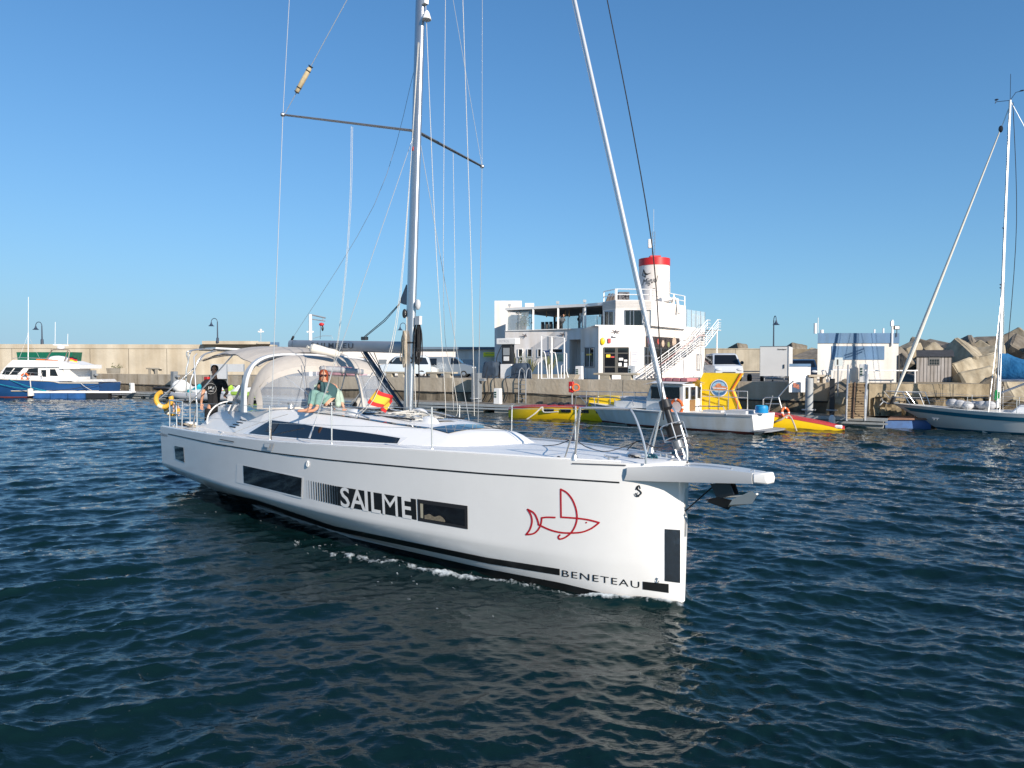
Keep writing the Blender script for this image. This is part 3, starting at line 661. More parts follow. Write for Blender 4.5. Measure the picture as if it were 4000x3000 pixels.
# halyards and topping lift
hal=[('halyard',[SPINE(9.0)+Vector((-.1,.09,0)),BL(1566,1150,b=.35),BL(1481,1515,b=.75),BL(1380,1640,b=1.05),BL(1285,1700,b=1.25)],.006,ROPE),
 ('halyard',[SPINE(9.0)+Vector((-.1,.07,0)),BL(1561,1150,b=.3),BL(1474,1515,b=.7),BL(1400,1612,b=.9),BL(1300,1690,b=1.15)],.0055,ROPE),
 ('topping_lift',[SPINE(8.55)+Vector((.1,.03,0)),BL(1462,800,b=-.1),BL(1140,1325,b=-.28)],.0045,mat('grey_rope',(.30,.30,.30),.8)),
 ('flag_halyard',[BL(1372,494,b=.95),BL(1366,800,b=.98),BL(1340,1150,b=1.0),BL(1298,1440,b=1.03),BL(1214,1690,b=1.1)],.005,ROPE),
 ('flag_halyard',[BL(1378,496,b=.95),BL(1371,800,b=.98),BL(1344,1150,b=1.0),BL(1301,1440,b=1.03),BL(1218,1690,b=1.1)],.004,ROPE),
 ('halyard',[SPINE(9.8)+Vector((-.14,-.02,0)),BL(1695,800,b=-.05),BL(1717,1200,b=-.1),BL(1740,1570,b=-.2),BL(1736,1640,b=-.25)],.006,ROPE),
 ('halyard',[BL(1740,0,b=-.3),BL(1733,1200,b=-.6),BL(1770,1470,b=-.8),BL(1788,1592,b=-.9),BL(1782,1625,b=-.9)],.005,ROPE),
 ('halyard',[BL(1808,0,b=-.9),BL(1831,720,b=-1.0),BL(1845,1200,b=-1.1),BL(1853,1625,b=-1.25)],.0065,ROPE),
 ('flag_halyard',[BL(1770,598,b=-1.0),BL(1778,1200,b=-1.0),BL(1768,1470,b=-1.0),BL(1772,1600,b=-1.0)],.0045,ROPE),
 ('tack_line',[BL(2372,0,b=.12),BL(2470,500,b=.12),BL(2547,958,b=.12),BL(2577,1350,b=.12),BL(2588,1560,b=.10),BL(2592,1640,b=.05)],.0075,ROPEK)]
for n,P,r,m in hal: T1(smoothpath(P,5),r,6).build(n,m,yacht)
for s,x in ((1,1),(-1,1)):
    T1(smoothpath([SPINE(3.9)+Vector((.02*s,.085*s,0)),SPINE(3)+Vector((-.03,.09*s,0)),SPINE(2.2)+Vector((-.1,.1*s,0))],4),.008,6).build('halyard',ROPE,mast)
# coiled rope on the mast (beige on the aft side, black on the forward side) and blocks
def coil(name,c,w,h,m,n=7,seed=1,off=Vector((0,0,0))):
    rnd=random.Random(seed); g=MB()
    for k in range(n):
        dx=rnd.uniform(-w,w);dy=rnd.uniform(-.03,.03); a=c+Vector((dx*.4,dy,0)); hh=h*rnd.uniform(.85,1.05)
        g.tube(smoothpath([a,a+Vector((-w*.6+dx*.5,dy,-hh*.3)),a+Vector((-w*.5+dx,dy,-hh*.85)),a+Vector((dx,dy,-hh)),a+Vector((w*.5+dx,dy,-hh*.85)),a+Vector((w*.6+dx*.5,-dy,-hh*.3)),a+Vector((dx*.3,0,0))],4),.011,6)
    g.tube([c+Vector((-w*.6,0,-h*.22)),c+Vector((w*.6,0,-h*.24))],.035,8)
    return g.build(name,m,mast)
coil('beige_rope_coil',BL(1580,1292,b=.12),.07,.66,ROPEB,7,1)
coil('black_rope_coil',BL(1634,1262,b=-.02),.08,.78,ROPEK,9,2)
g=MB(); q=BL(1632,1190,b=0); g.ball(q,(.07,.05,.10)); q=BL(1634,1252,b=0); g.box(q,(.15,.06,.16)); g.build('mast_block',GREYG,mast)
g=MB(); q=BL(1580,1225,b=.08); g.ball(q,(.05,.04,.09)); g.build('mast_block',BLKP,mast)
T1([BL(1636,1380,b=-.02),BL(1637,1540,b=-.02),BL(1630,1590,b=-.02)],.012,6).build('halyard',ROPEK,mast)
# furled mainsail corner leaving the mast slot
a_,b_,c_,d_=BL(1590,1112,b=.0),BL(1562,1182,b=-.02),BL(1582,1190,b=0),BL(1595,1192,b=.0)
MB().prism([a_,b_,c_,d_],(0,.02,0)).build('sail_clew',mat('grey_sailcloth',(.22,.23,.25),.9),yacht)
for k in (0,1): T1([BL(1562,1184+k*4,b=0),BL(1500+k*4,1250+k*4,b=-.05),BL(1424+k*6,1314,b=-.12)],.008,6).build('outhaul_line',mat('dark_rope',(.08,.085,.095),.8),yacht)
# boom
gn,be=SPINE(3.33)+Vector((.16,0,0)),BL(1136,1346,b=-.3); ax=(be-gn).normalized(); up=Vector((0,0,1)); sd_=ax.cross(up).normalized(); up=sd_.cross(ax)
def bring(c,w=.075,h=.115,n=16): return [c+sd_*w*math.copysign(abs(math.cos(t))**.8,math.cos(t))+up*h*math.copysign(abs(math.sin(t))**.8,math.sin(t)) for t in [2*math.pi*k/n for k in range(n)]]
g=MB(); rows=[bring(gn+(be-gn)*k) for k in (0,.25,.5,.75,1)]; g.grid(rows,closed=True); g.add(rows[-1],[tuple(range(16))]); g.add(rows[0],[tuple(range(16))])
boom=g.build('boom',mat('blue_grey_boom',(.30,.32,.35),.45,metal=.25,var=.1,scale=1.2),yacht,smooth=50)
g=MB(); rows=[bring(be-ax*.28,.078,.118),bring(be-ax*.26,.078,.118)]; g.grid(rows,closed=True); g.build('boom_band',BLKP,boom)
g=MB(); g.box(gn-ax*.06,(.2,.10,.17)); g.build('gooseneck',BLKP,boom)
g=MB(); g.tube([be+up*.12-ax*.05,be+up*.2-ax*.15],.03,8); q=BL(1424,1322,b=-.12); g.box(q,(.16,.08,.07)); g.build('boom_fitting',BLKP,boom)
sg=-1 if sd_.y<0 else 1
q0,q1=BL(1240,1342,b=-.17),BL(1371,1350,b=-.12)
def bfn(u,v):
    c=gn+(be-gn)*(.745-.385*u); return c+sd_*sg*.081+up*(-.055+.115*v)
word('SAILME.EU',bfn,'boom_lettering',mat('boom_ink',(.018,.022,.04),.5),boom,bold=.01,space=1.25)
g=MB(); vb,vf=gn.lerp(be,.29)-up*.12,Vector((6.36,0,2.16)); g.tube([vb,vb.lerp(vf,.62)],.045,12); g.tube([vb.lerp(vf,.62),vf],.034,12); g.build('boom_vang',mat('dark_blue_tube',(.035,.05,.07),.35,metal=.4),yacht)
for o_ in (-.06,.06): T1([vb+Vector((-.02+o_,o_,0)),vb.lerp(vf,.5)+Vector((o_*1.2,o_,-.02)),vf+Vector((o_,o_,.05))],.009,6).build('vang_line',ROPEK,yacht)
T1(arc(gn.lerp(be,.22)-up*.12,Vector((7.0,-.35,2.12)),.05),.008,6).build('reefing_line',ROPEK,yacht)
# furled headsail, drum
fb=BL(2670,1808,b=0); fs0=BL(2640,1705,b=0); f1=BL(2597,1572,b=0); ftop=BL(2245,0,b=0); fdir=(ftop-f1)
foil=T1([f1,ftop,f1+fdir*2.6],[.030,.026,.024],12).build('forestay_foil',mat('silver_foil',(.62,.64,.66),.3,metal=.35),yacht)
T1([f1+Vector((.035,.02,0)),ftop+Vector((.033,.02,0)),f1+fdir*2.6+Vector((.03,.02,0))],.006,6).build('foil_groove',WIRE,foil)
fd=(f1-fb).normalized()
g=MB(); P=lambda k:fb.lerp(f1,k); g.tube([P(1.05),P(1.03),P(.90),P(.86),P(.58)],[.035,.075,.08,.045,.045],14); drum=g.build('furling_drum',BLKP,yacht)
g=MB(); g.tube([P(.62),P(.60),P(.575),P(.43),P(.41)],[.06,.125,.09,.09,.11],18); g.build('furling_line_reel',ROPEK,drum)
g=MB(); n1=fd.cross(Vector((0,1,0))).normalized(); n2=fd.cross(n1)
for k in range(4):
    o=(n1*math.cos(k*1.571+.6)+n2*math.sin(k*1.571+.6)); g.tube([P(.64)+o*.07,P(.62)+o*.145,P(.38)+o*.145,P(.37)+o*.05],.008,6)
for k in (.62,.40): g.torus(P(k),.145,.007,Matrix([n1,n2,fd]).transposed(),20,6)
g.build('drum_cage',STEEL,drum)
g=MB(); g.tube([P(.36),P(.35),P(.24),P(.22)],[.05,.068,.062,.04],12); g.build('drum_swivel',mat('grey_swivel',(.20,.21,.22),.4,metal=.3),drum)
g=MB(); 
for s in (-.03,.03): g.tube([P(.26)+Vector((s,s,0)),P(.12)+Vector((s*1.3,s,0)),P(0)+Vector((0,0,-.02))],[(.02,.008)]*3,8)
g.build('tack_toggle',STEEL,drum)
T1([Vector((.06,0,zs(0)-.03)),Vector((.02,0,zs(0)+.05))],.03,8).build('stem_fitting',STEEL,yacht)
# furling lines hanging along the lifelines and a dark line on deck
T1(smoothpath([BL(2620,1738,b=.1),BL(2560,1748,b=.3),BL(2495,1723,b=.42),BL(2450,1757,b=.5)],6),.007,6).build('furling_line',ROPEK,yacht)
T1(smoothpath([BL(2495,1723,b=-.45),BL(2380,1762,b=-.3),BL(2300,1750,b=0),BL(2240,1720,b=.8),BL(2170,1738,b=.2),BL(2100,1742,b=-.5)],6),.0065,6).build('furling_line',ROPEK,yacht)
# tangle of rope at the mast foot
rnd=random.Random(7); 
for k,(m,nm) in enumerate(((ROPE,'white_rope_tangle'),(ROPEK,'black_rope_tangle'))):
    P=[]
    for i in range(26 if k==0 else 14):
        a=rnd.uniform(5.15,6.15) if k==0 else rnd.uniform(6.1,6.9); t=rnd.uniform(-.15,.62) if k==0 else rnd.uniform(.1,.45); P.append(Vector((a,t,zt(a,t)+.02+rnd.random()*.11*(1 if k==0 else .6))))
    T1(smoothpath(P,7),.0125,6).build(nm,m,yacht)
for t in (.2,.32,.44): T1([Vector((5.9,t*.7,2.1)),Vector((6.8,t*1.5,2.1+.03)),Vector((8.4,t*2.2,2.14))],.007,6).build('deck_line',ROPEK if t<.4 else ROPE,yacht)
for t,a in ((.75,6.9),(-.75,6.9),(.3,5.1)):
    g=MB(); rows=[[Vector((a+.28*math.cos(x)*k,t+.13*math.sin(x)*k,zt(a,t)-.02+.12*(1-k**3))) for x in [2*math.pi*i/16 for i in range(16)]] for k in (1,.9,.7,.4,.05)]; g.grid(rows,closed=True); g.build('dorade_cover',GEL,yacht)
for s in (1,-1):
    g=MB(); c=Vector((8.75,s*1.15,2.07)); g.lathe([(.07,0),(.055,.05),(.05,.09),(.06,.12),(.03,.14)],14,c); g.build('winch',STEEL,yacht)
    g=MB(); c=Vector((10.9,s*1.33,1.88)); g.lathe([(.09,0),(.07,.06),(.065,.12),(.08,.16),(.03,.18)],14,c); g.build('winch',STEEL,yacht)
# ---------------------------------------------------------------- arch, sprayhood and bimini
def hoop(a,W,z0,Hh,y,p=3.0): return z0+Hh*max(0,1-(abs(y)/W)**p)**(1/p*1.25)
ys=[1.7*math.sin(math.pi/2*k/14) for k in range(-14,15)]
def archpt(k,a,W,z0,Hh,lean=0):
    th=math.pi*k; c=math.cos(th); s_=math.sin(th); y=W*math.copysign(abs(c)**.42,c); z=z0+Hh*abs(s_)**.55; return Vector((a+lean*(z-z0),y,z))
NA=28
P=[archpt(k/NA,9.72,1.72,1.95,1.24,.08) for k in range(NA+1)]
MB().tube(P,(.075,.20) if False else .0,4) if False else None
g=MB(); rows=[]
for k in range(NA+1):
    p=P[k]; n=Vector((0,p.y,(p.z-1.95)*1.2)).normalized() if 0<k<NA else Vector((0,p.y,0)).normalized(); wd=.13 if p.z<2.9 else .10
    rows.append([p+Vector((-wd,0,0)),p+Vector((-wd*.7,0,0))+n*.05,p+Vector((wd*.7,0,0))+n*.05,p+Vector((wd,0,0)),p-n*.05])
g.grid(rows,closed=True); g.build('cockpit_arch',GREYG,yacht,smooth=50)
def front(y,k): # windscreen surface of the sprayhood, k 0 at deck .. 1 at the top edge
    W=1.66; zt_=2.02+.95*(max(0,1-(abs(y)/W)**3.2))**.38; zb=2.03+.05*(1-(y/W)**2); z=zb+(max(zt_,zb+.02)-zb)*k
    return Vector((8.62+.72*(abs(y)/W)**5+ .48*k*(1-.8*(abs(y)/W)**5)+ .06*math.sin(math.pi*k)*-1,y,z))
def fpatch(y0,y1,k0,k1,off=0,n=10,m=6): return MB().grid([[front(y0+(y1-y0)*i/n,k0+(k1-k0)*j/m)+Vector((-off,0,0)) for j in range(m+1)] for i in range(n+1)])
hood=MB(); rows=[]
for i in range(NA+1):
    y=1.66*math.sin(math.pi*(i/NA-.5)); e=front(y,1); q=Vector((9.72,P[0].y*y/1.66,0)); 
    # matching point on the arch
    kk=min(range(NA+1),key=lambda j:abs(P[j].y-y*1.72/1.66)+ (0 if P[j].z>2.6 or abs(y)>1.5 else 9)); qa=archpt(0,0,0,0,0) if False else None
    za=1.95+1.25*max(0,1-(abs(y)/1.665)**4.2)**.5
    rows.append([e+(Vector((9.66,y*1.02,max(za,e.z+.0)))-e)*j/5+Vector((0,0,.05*math.sin(math.pi*j/5))) for j in range(6)])
hood.grid(rows); hoodo=hood.build('sprayhood',CANVAS,yacht,smooth=60)
for y0,y1,k0,k1 in ((1.64,1.57,0,1),(.42,.34,0,1),(-.42,-.5,0,1),(-1.52,-1.62,0,1)): fpatch(y0,y1,k0,k1,.006,3).build('canvas_border',CANVAS,hoodo)
for y0,y1 in ((1.62,.34),(-.42,-1.6)):
    fpatch(y0,y1,.86,1,.004).build('canvas_border',CANVAS,hoodo); fpatch(y0,y1,0,.05,.004).build('canvas_border',CANVAS,hoodo)
fpatch(1.58,.41,.04,.90).build('clear_window',VINYL,hoodo); fpatch(-.49,-1.53,.04,.88).build('clear_window',VINYL,hoodo)
g=MB(); rp=[front(.40,.93)+Vector((-.07,0,0)),front(0,.93)+Vector((-.09,0,-.01)),front(-.62,.92)+Vector((-.08,0,-.02))]; g.tube(rp,[.062,.066,.06],12); g.build('rolled_window',mat('rolled_vinyl',(.30,.31,.33),.35,var=.3,scale=9),hoodo)
g=MB(); 
for k in (.08,.5,.9): q=rp[0].lerp(rp[2],k); g.torus(q,.07,.011,Matrix.Rotation(R(90),3,'X'),14,6)
g.build('roll_strap',CANVAS,hoodo)
for s in (1,-1):   # side curtains with clear panels
    A_,B_,C_=Vector((9.9,s*1.56,2.82)),Vector((9.88,s*1.72,2.0)),Vector((11.1,s*1.52,1.86)); D_=Vector((10.05,s*1.53,2.78))
    g=MB(); g.grid([[A_.lerp(B_,j/5).lerp(D_.lerp(C_,j/5),i/5)+Vector((0,s*.03*math.sin(i*2.+j),0)) for j in range(6)] for i in range(6)]); g.build('side_curtain',VINYL,hoodo)
    T1([A_,B_],.012,6).build('curtain_edge',BLKP,hoodo); T1(smoothpath([D_,D_.lerp(C_,.5)+Vector((.02,0,0)),C_],4),.03,6).build('curtain_edge',CANVAS,hoodo)
for s in (1,-1): T1([Vector((8.72,s*.38,2.06)),Vector((9.5,s*1.2,2.9))],.013,6).build('hood_bow',STEEL,hoodo)
for s in (1,-1): T1([Vector((9.3,s*.5,2.05)),Vector((8.85,s*.9,2.95))],.013,6).build('hood_bow',STEEL,hoodo)
def bim(a,y,W=1.5):
    u=(a-9.9)/3.3; zc=3.28+.14*math.sin(math.pi*min(1,u*1.05))+.02*math.sin(u*math.pi*5)**2
    d=.17+.22*max(0,.25-u)*2.5; e=abs(y)/W
    return Vector((a+ (.12*(1-e**2) if u>.98 else 0),y*(1 if u>.15 else .9+.1*u/.15),zc-d*e**2.4-(.06*e**6)))
g=MB(); g.grid([[bim(9.9+3.3*i/20,-1.5+3*j/14) for j in range(15)] for i in range(21)]); g.grid([[bim(9.9+3.3*i/20,-1.5+3*j/14)-Vector((0,0,.02)) for j in range(15)] for i in range(21)])
bimini=g.build('bimini',CANVAS,yacht,smooth=60)
for a in (10.9,12.0,13.1):
    T1([bim(a,-1.45+2.9*k/12)-Vector((0,0,.035)) for k in range(13)],.0135,6).build('bimini_bow',STEEL,bimini)
for s in (1,-1):
    T1(smoothpath([bim(12.1,1.46*s)-Vector((0,0,.03)),Vector((12.6,s*1.75,2.75)),Vector((12.9,s*2.05,1.5))],4) if False else [bim(11.1,1.46*s)-Vector((0,0,.02)),Vector((12.55,s*1.95,1.98))],.015,8).build('bimini_leg',STEEL,bimini)
    # gantry that carries the solar panel
    LG_=[BL(743,1672,a=12.9),BL(743,1511,a=12.9),BL(759,1452,a=12.9),BL(775,1408,a=12.9),BL(800,1384,a=13.0),BL(850,1368,a=13.5)] if s==1 else [BL(728,1552,a=13.3),BL(728,1452,a=13.3),BL(736,1411,a=13.3),BL(729,1381,a=13.3),BL(743,1370,a=13.3),BL(790,1364,a=13.5)]
    T1(smoothpath(LG_,5),.019,8).build('stern_gantry',STEEL,yacht)
T1([BL(771,1663,a=12.5),BL(767,1544,a=12.6),BL(758,1395,a=12.9),BL(770,1381,a=12.9)],.017,8).build('gantry_leg',STEEL,yacht)
T1(smoothpath([BL(736,1411,a=13.5),BL(745,1375,a=13.5),BL(775,1364,a=13.6),BL(850,1366,a=13.6)],5),.014,8).build('gantry_leg',STEEL,yacht)
T1([BL(621,1560,a=13.45),BL(756,1441,a=13.0),BL(800,1384,a=13.0)],.014,8).build('gantry_brace',STEEL,yacht)
g=MB(); g.box((13.75,0,3.39),(.75,2.1,.035)); pn=g.build('solar_panel',GEL,yacht); MB().box((13.75,0,3.41),(.70,2.04,.006)).build('solar_cells',mat('solar_cell',(.02,.03,.06),.2,spec=.6),pn)
# stern clutter: outboard box, rope, rear life-raft lid
g=MB(); g.box((12.95,1.75,1.5),(.30,.20,.12)); g.build('stern_locker_lid',GEL,yacht,bev=.03)
P=[Vector((12.4+.35*rnd.random(),1.75+.25*rnd.random(),1.47+.08*rnd.random())) for i in range(16)]; T1(smoothpath(P,5),.011,6).build('mooring_rope',ROPEB,yacht)
P=[Vector((12.75+.25*rnd.random(),1.85+.2*rnd.random(),1.47+.08*rnd.random())) for i in range(9)]; T1(smoothpath(P,5),.011,6).build('mooring_rope',ROPEK,yacht)
T1(arc(Vector((9.6,1.99,1.53)),Vector((7.9,1.6,2.0)),-.02),.006,6).build('deck_line',ROPE,yacht)
# ---------------------------------------------------------------- things on the yacht
def loc_thing(name,label,cat,p,**k): return thing(name,label,cat,YP(p),rz=R(132),**k)
# (children built in yacht-local coordinates are mapped to world, then into the thing)
def yb(mb,name,m,par,**k):
    mb.v=[YP(v) for v in mb.v]; return mb.build(name,m,par,world=True,**k)
fen=loc_thing('fender','long white inflatable fender lying on top of the sprayhood','fender',(9.4,.6,3.2))
f0,f1_=BL(1212,1362,b=.55),BL(1325,1385,b=-.05)
f0.z+=.02; g=MB(); L_=lambda k:f0.lerp(f1_,k); g.tube([L_(-.03),L_(0),L_(.08),L_(.3),L_(.6),L_(.85),L_(1),L_(1.03)],[.03,.08,.105,.10,.085,.09,.06,.03],14); FM=mat('fender_vinyl',(.66,.62,.55),.45,var=.06,scale=2); yb(g,'fender_body',FM,fen)
g=MB(); g.tube([L_(-.02),L_(-.1)],.02,8); g.torus(L_(-.1),.03,.01,Matrix.Rotation(R(90),3,'X'),12,6); yb(g,'fender_eye',ROPE,fen)
yb(T1(smoothpath([L_(1.0),L_(1.1)+Vector((0,0,.05)),L_(1.15)+Vector((0,0,.3)),L_(1.2)+Vector((.2,0,.12))],5),.006,6),'fender_line',ROPE,fen)
fen2=loc_thing('fender','round white fender with black end cap on the port side deck behind the sprayhood opening','fender',(8.9,-1.0,2.1))
fc=BL(1386,1580,b=-.75); dv=Vector((.35,-.55,0)); g=MB(); g.tube([fc-dv*.0,fc+dv*.05,fc+dv*.2,fc+dv*.9,fc+dv*1.0],[.07,.12,.155,.155,.08],16); yb(g,'fender_body',FM,fen2)
g=MB(); g.tube([fc-dv*.06,fc+dv*.04],[.055,.07],12); yb(g,'fender_cap',BLKP,fen2)
# flag flying from the halyard
fl=loc_thing('flag','small red and yellow courtesy flag drooping from the halyard beside the mast','flag',(6.8,.9,2.3))
fa,fb2,fc2,fd2=BL(1482,1510,b=.72),BL(1446,1572,b=.82),BL(1512,1614,b=.62),BL(1545,1570,b=.55)
def flg(u,v): 
    p=fa.lerp(fb2,v).lerp(fd2.lerp(fc2,v),u); return p+Vector((.03*math.sin(u*7+v*2),.05*math.sin(u*8+v),-.02*math.sin(u*6)))
for n_,v0,v1,m in (('red_stripe',0,.25,mat('flag_red',(.62,.03,.03),.8)),('yellow_stripe',.25,.75,mat('flag_yellow',(.80,.52,.05),.8)),('red_stripe',.75,1,MATS['flag_red'])):
    g=MB(); g.grid([[flg(i/14,v0+(v1-v0)*j/4) for j in range(5)] for i in range(15)]); yb(g,n_,m,fl,smooth=60)
# horseshoe lifebuoys at the stern
YB=mat('lifebuoy_yellow',(.72,.40,.05),.6,var=.15,scale=6)
def horseshoe(label,c,r,rot,extra):
    t=loc_thing('horseshoe_buoy',label,'lifebuoy',c,group='yellow horseshoe lifebuoys at the stern'); g=MB(); Mh=Euler(rot).to_matrix()
    g.torus(c,r,.062,Mh,22,10,R(-140),R(140)); yb(g,'buoy_cover',YB,t)
    g=MB(); g.torus(c,r+.005,.066,Mh,4,10,R(-20),R(20)); yb(g,'reflective_band',mat('pale_tape',(.62,.58,.50),.4),t)
    if extra:
        g=MB(); 
        for k in range(3): q=c+Mh@Vector((r*math.cos(2+k*.5),r*math.sin(2+k*.5),.05)); g.tube(smoothpath([q,q+Vector((.03,-.1,-.15)),q+Vector((-.05,-.05,-.32))],4),.02,6)
        yb(g,'strap_tail',mat('pink_strap',(.62,.42,.34),.8),t)
    return t
c=BL(640,1560,b=1.75); horseshoe('yellow horseshoe lifebuoy hung outside the stern rail, the larger of the pair',c,.20,(R(80),R(65),R(40)),0)
c=BL(672,1596,b=1.45); horseshoe('yellow horseshoe lifebuoy with pale dangling straps on the stern rail, the smaller one',c,.15,(R(80),R(40),R(60)),1)
# ---------------------------------------------------------------- people
SKINM=mat('skin',(.52,.27,.17),.55,var=.05,scale=8)
def skinned(name,V,E,Rd,m,par,conv=None,sub=2):
    me=bpy.data.meshes.new(name); V=[conv(v) if conv else Vector(v) for v in V]; 
    if par is not None: I=rootinv(par); V=[I@v for v in V]
    me.from_pydata([tuple(v) for v in V],E,[]); o=bpy.data.objects.new(name,me); col.objects.link(o)
    sk=o.modifiers.new('s','SKIN'); sk.use_smooth_shade=True; ss=o.modifiers.new('u','SUBSURF'); ss.levels=ss.render_levels=sub
    for i,r in enumerate(Rd): me.skin_vertices[0].data[i].radius=(r,r) if not isinstance(r,tuple) else r
    me.skin_vertices[0].data[0].use_root=True
    bpy.context.view_layer.update(); dg=bpy.context.evaluated_depsgraph_get(); nm=bpy.data.meshes.new_from_object(o.evaluated_get(dg)); bpy.data.objects.remove(o)
    nm.name=name; nm.shade_smooth(); o=bpy.data.objects.new(name,nm); col.objects.link(o); nm.materials.clear(); nm.materials.append(m); o.parent=par; return o
class Sk:
    def __init__(s): s.V=[];s.E=[];s.R=[]
    def n(s,p,r,frm=None):
        s.V.append(Vector(p)); s.R.append(r); i=len(s.V)-1
        if frm is not None: s.E.append((frm,i))
        return i
    def chain(s,frm,pts): 
        for p,r in pts: frm=s.n(p,r,frm)
        return frm
    def hand(s,w,dirv,side,curl=Vector((0,0,-1))):
        # w wrist vertex index; palm then four fingers and a thumb
        p=s.V[w]; d=Vector(dirv).normalized(); sd=Vector(side).normalized(); pm=s.n(p+d*.075,.026,w)
        for k,(o,l) in enumerate(((-.027,.065),(-.009,.075),(.009,.072),(.027,.058))):
            a=s.n(p+d*.095+sd*o,.0095,pm); b=s.n(p+d*(.095+l*.55)+sd*o*1.2+curl*.008,.0085,a); s.n(p+d*(.095+l)+sd*o*1.25+curl*.03,.007,b)
        a=s.n(p+d*.04+sd*-.035,.011,pm); s.n(p+d*.075+sd*-.058,.009,a)
def head(par,c,fwd,conv,hairm,r=.1,long=False,glasses=False):
    # c centre of head, fwd facing direction; ears, nose, eyes, mouth; all in conv() space
    f=Vector(fwd).normalized(); u=Vector((0,0,1)); s_=f.cross(u).normalized(); Mh=Matrix([s_,f,u]).transposed()
    def cv(mb,n_,m_,p_): 
        mb.v=[conv(v) for v in mb.v]; return mb.build(n_,m_,p_,world=True,smooth=70)
    g=MB(); rows=[]
    for z,rx,ry,oy in ((-.125,.03,.035,.035),(-.11,.045,.055,.03),(-.08,.058,.075,.018),(-.04,.068,.09,.005),(0,.075,.096,0),(.04,.077,.097,-.003),(.08,.068,.085,-.006),(.108,.045,.055,-.008),(.122,.012,.015,-.008)):
        rows.append([Vector(c)+Mh@Vector((rx*math.cos(t),oy+ry*math.sin(t)+(.012 if abs(t-math.pi/2)<.2 and -.06<z<.02 else 0),z)) for t in [2*math.pi*k/20 for k in range(20)]])
    g.grid(rows,closed=True); g.add(rows[0],[tuple(range(20))]); g.add(rows[-1],[tuple(range(20))])
    g.add([Vector(c)+Mh@Vector(v) for v in ((-.012,.088,.015),(.012,.088,.015),(.016,.098,-.03),(-.016,.098,-.03),(0,.118,-.026))],[(0,1,4),(1,2,4),(2,3,4),(3,0,4)])
    for sx in (-1,1): g.ball(Vector(c)+Mh@Vector((sx*.076,-.005,-.005)),(.012,.02,.03),8,6,Mh)
    h=cv(g,'head',SKINM,par)
    g=MB(); 
    for sx in (-1,1): g.ball(Vector(c)+Mh@Vector((sx*.03,.087,.012)),.011,8,6)
    cv(g,'eyes',DARK,h)
    g=MB(); g.tube([Vector(c)+Mh@Vector((-.022,.089,-.062)),Vector(c)+Mh@Vector((0,.096,-.062)),Vector(c)+Mh@Vector((.022,.089,-.062))],.005,6); cv(g,'mouth',mat('lips',(.40,.12,.10),.5),h)
    g=MB(); rows=[]
    zs_=((.128,.015,.02),(.118,.05,.062),(.09,.076,.095),(.05,.086,.106),(.01,.088,.105),(-.03,.087,.10))+(((-.08,.088,.095),(-.13,.085,.085),(-.165,.075,.07)) if long else ())
    for i,(z,rx,ry) in enumerate(zs_):
        row=[]
        for k in range(25):
            t=math.pi/2+(.32 if z>.07 else (.75 if not long else .62))*(1 if z<.12 else .05)+(2*math.pi-2*(.32 if z>.07 else (.75 if not long else .62))*(1 if z<.12 else .05))*k/24
            row.append(Vector(c)+Mh@Vector(((rx+.004*math.sin(t*9+z*40))*math.cos(t),-.008+ry*math.sin(t),z)))
        rows.append(row)
    g.grid(rows); g.grid([[v+(Vector(c)-v)*.09 for v in r_] for r_ in rows]); cv(g,'hair',hairm,h)
    if glasses:
        g=MB()
        for sx in (-1,1): g.ball(Vector(c)+Mh@Vector((sx*.034,.098,.012)),(.030,.008,.024),10,6,Mh); g.tube([Vector(c)+Mh@Vector((sx*.062,.09,.016)),Vector(c)+Mh@Vector((sx*.08,0,.014))],.004,5)
        g.tube([Vector(c)+Mh@Vector((-.01,.1,.016)),Vector(c)+Mh@Vector((.01,.1,.016))],.005,5); cv(g,'sunglasses',mat('sunglass',(.03,.008,.01),.08),h)
# the woman on the coachroof
wm=loc_thing('person','red-haired woman in sunglasses and sage green clothes sitting on the yacht cabin roof','person',BL(1285,1600,b=.95))
W=lambda px,py,b:BL(px,py,b=b)
hips=W(1288,1578,.92); chest=W(1283,1520,.90); nk=W(1270,1494,.90); hd_=W(1264,1468,.90)
shA,shB=W(1243,1507,1.02),W(1308,1508,.74)
k1,k2=W(1222,1532,1.22),W(1250,1540,1.12); a1,a2=W(1212,1592,1.42),W(1238,1594,1.30)
s=Sk(); r0=s.n(hips,.13); c0=s.n(chest,.13,r0); n0=s.n(nk,.045,c0); s.n(hd_-Vector((0,0,.03)),.045,n0)
b0=s.chain(c0,[(shB,.05),(W(1328,1550,.66),.038),(W(1343,1594,.62),.026)]); s.hand(b0,Vector((-.6,.3,-.35)),Vector((.4,.8,0)))
b1=s.chain(c0,[(shA,.045),(W(1250,1545,.85),.036),(W(1285,1585,.70),.026)]); s.hand(b1,Vector((-.5,-.3,-.2)),Vector((.5,-.5,0)))
for kk_,aa,px in ((k1,a1,1190),(k2,a2,1222)):
    h1=s.n(hips.lerp(kk_,.15)+Vector((0,0,.0)),.095,r0); q=s.chain(h1,[(kk_,.06),(aa,.036),(aa+Vector((.04,.05,-.05)),.032)]); s.chain(q,[(aa+Vector((.10,.13,-.065)),(.030)),(aa+Vector((.14,.19,-.07)),.02)])
skinned('body',s.V,s.E,s.R,SKINM,wm,conv=YP)
SAGE=mat('sage_cloth',(.17,.30,.26),.9,var=.15,scale=12,bump=.4,bscale=18); SAGE2=mat('pale_sage_cloth',(.36,.45,.37),.9,var=.12,scale=12,bump=.4,bscale=18); TEAL=mat('dark_teal_cloth',(.035,.085,.09),.9,var=.15,scale=10)
s=Sk(); r0=s.n(hips+Vector((0,0,-.02)),.16)
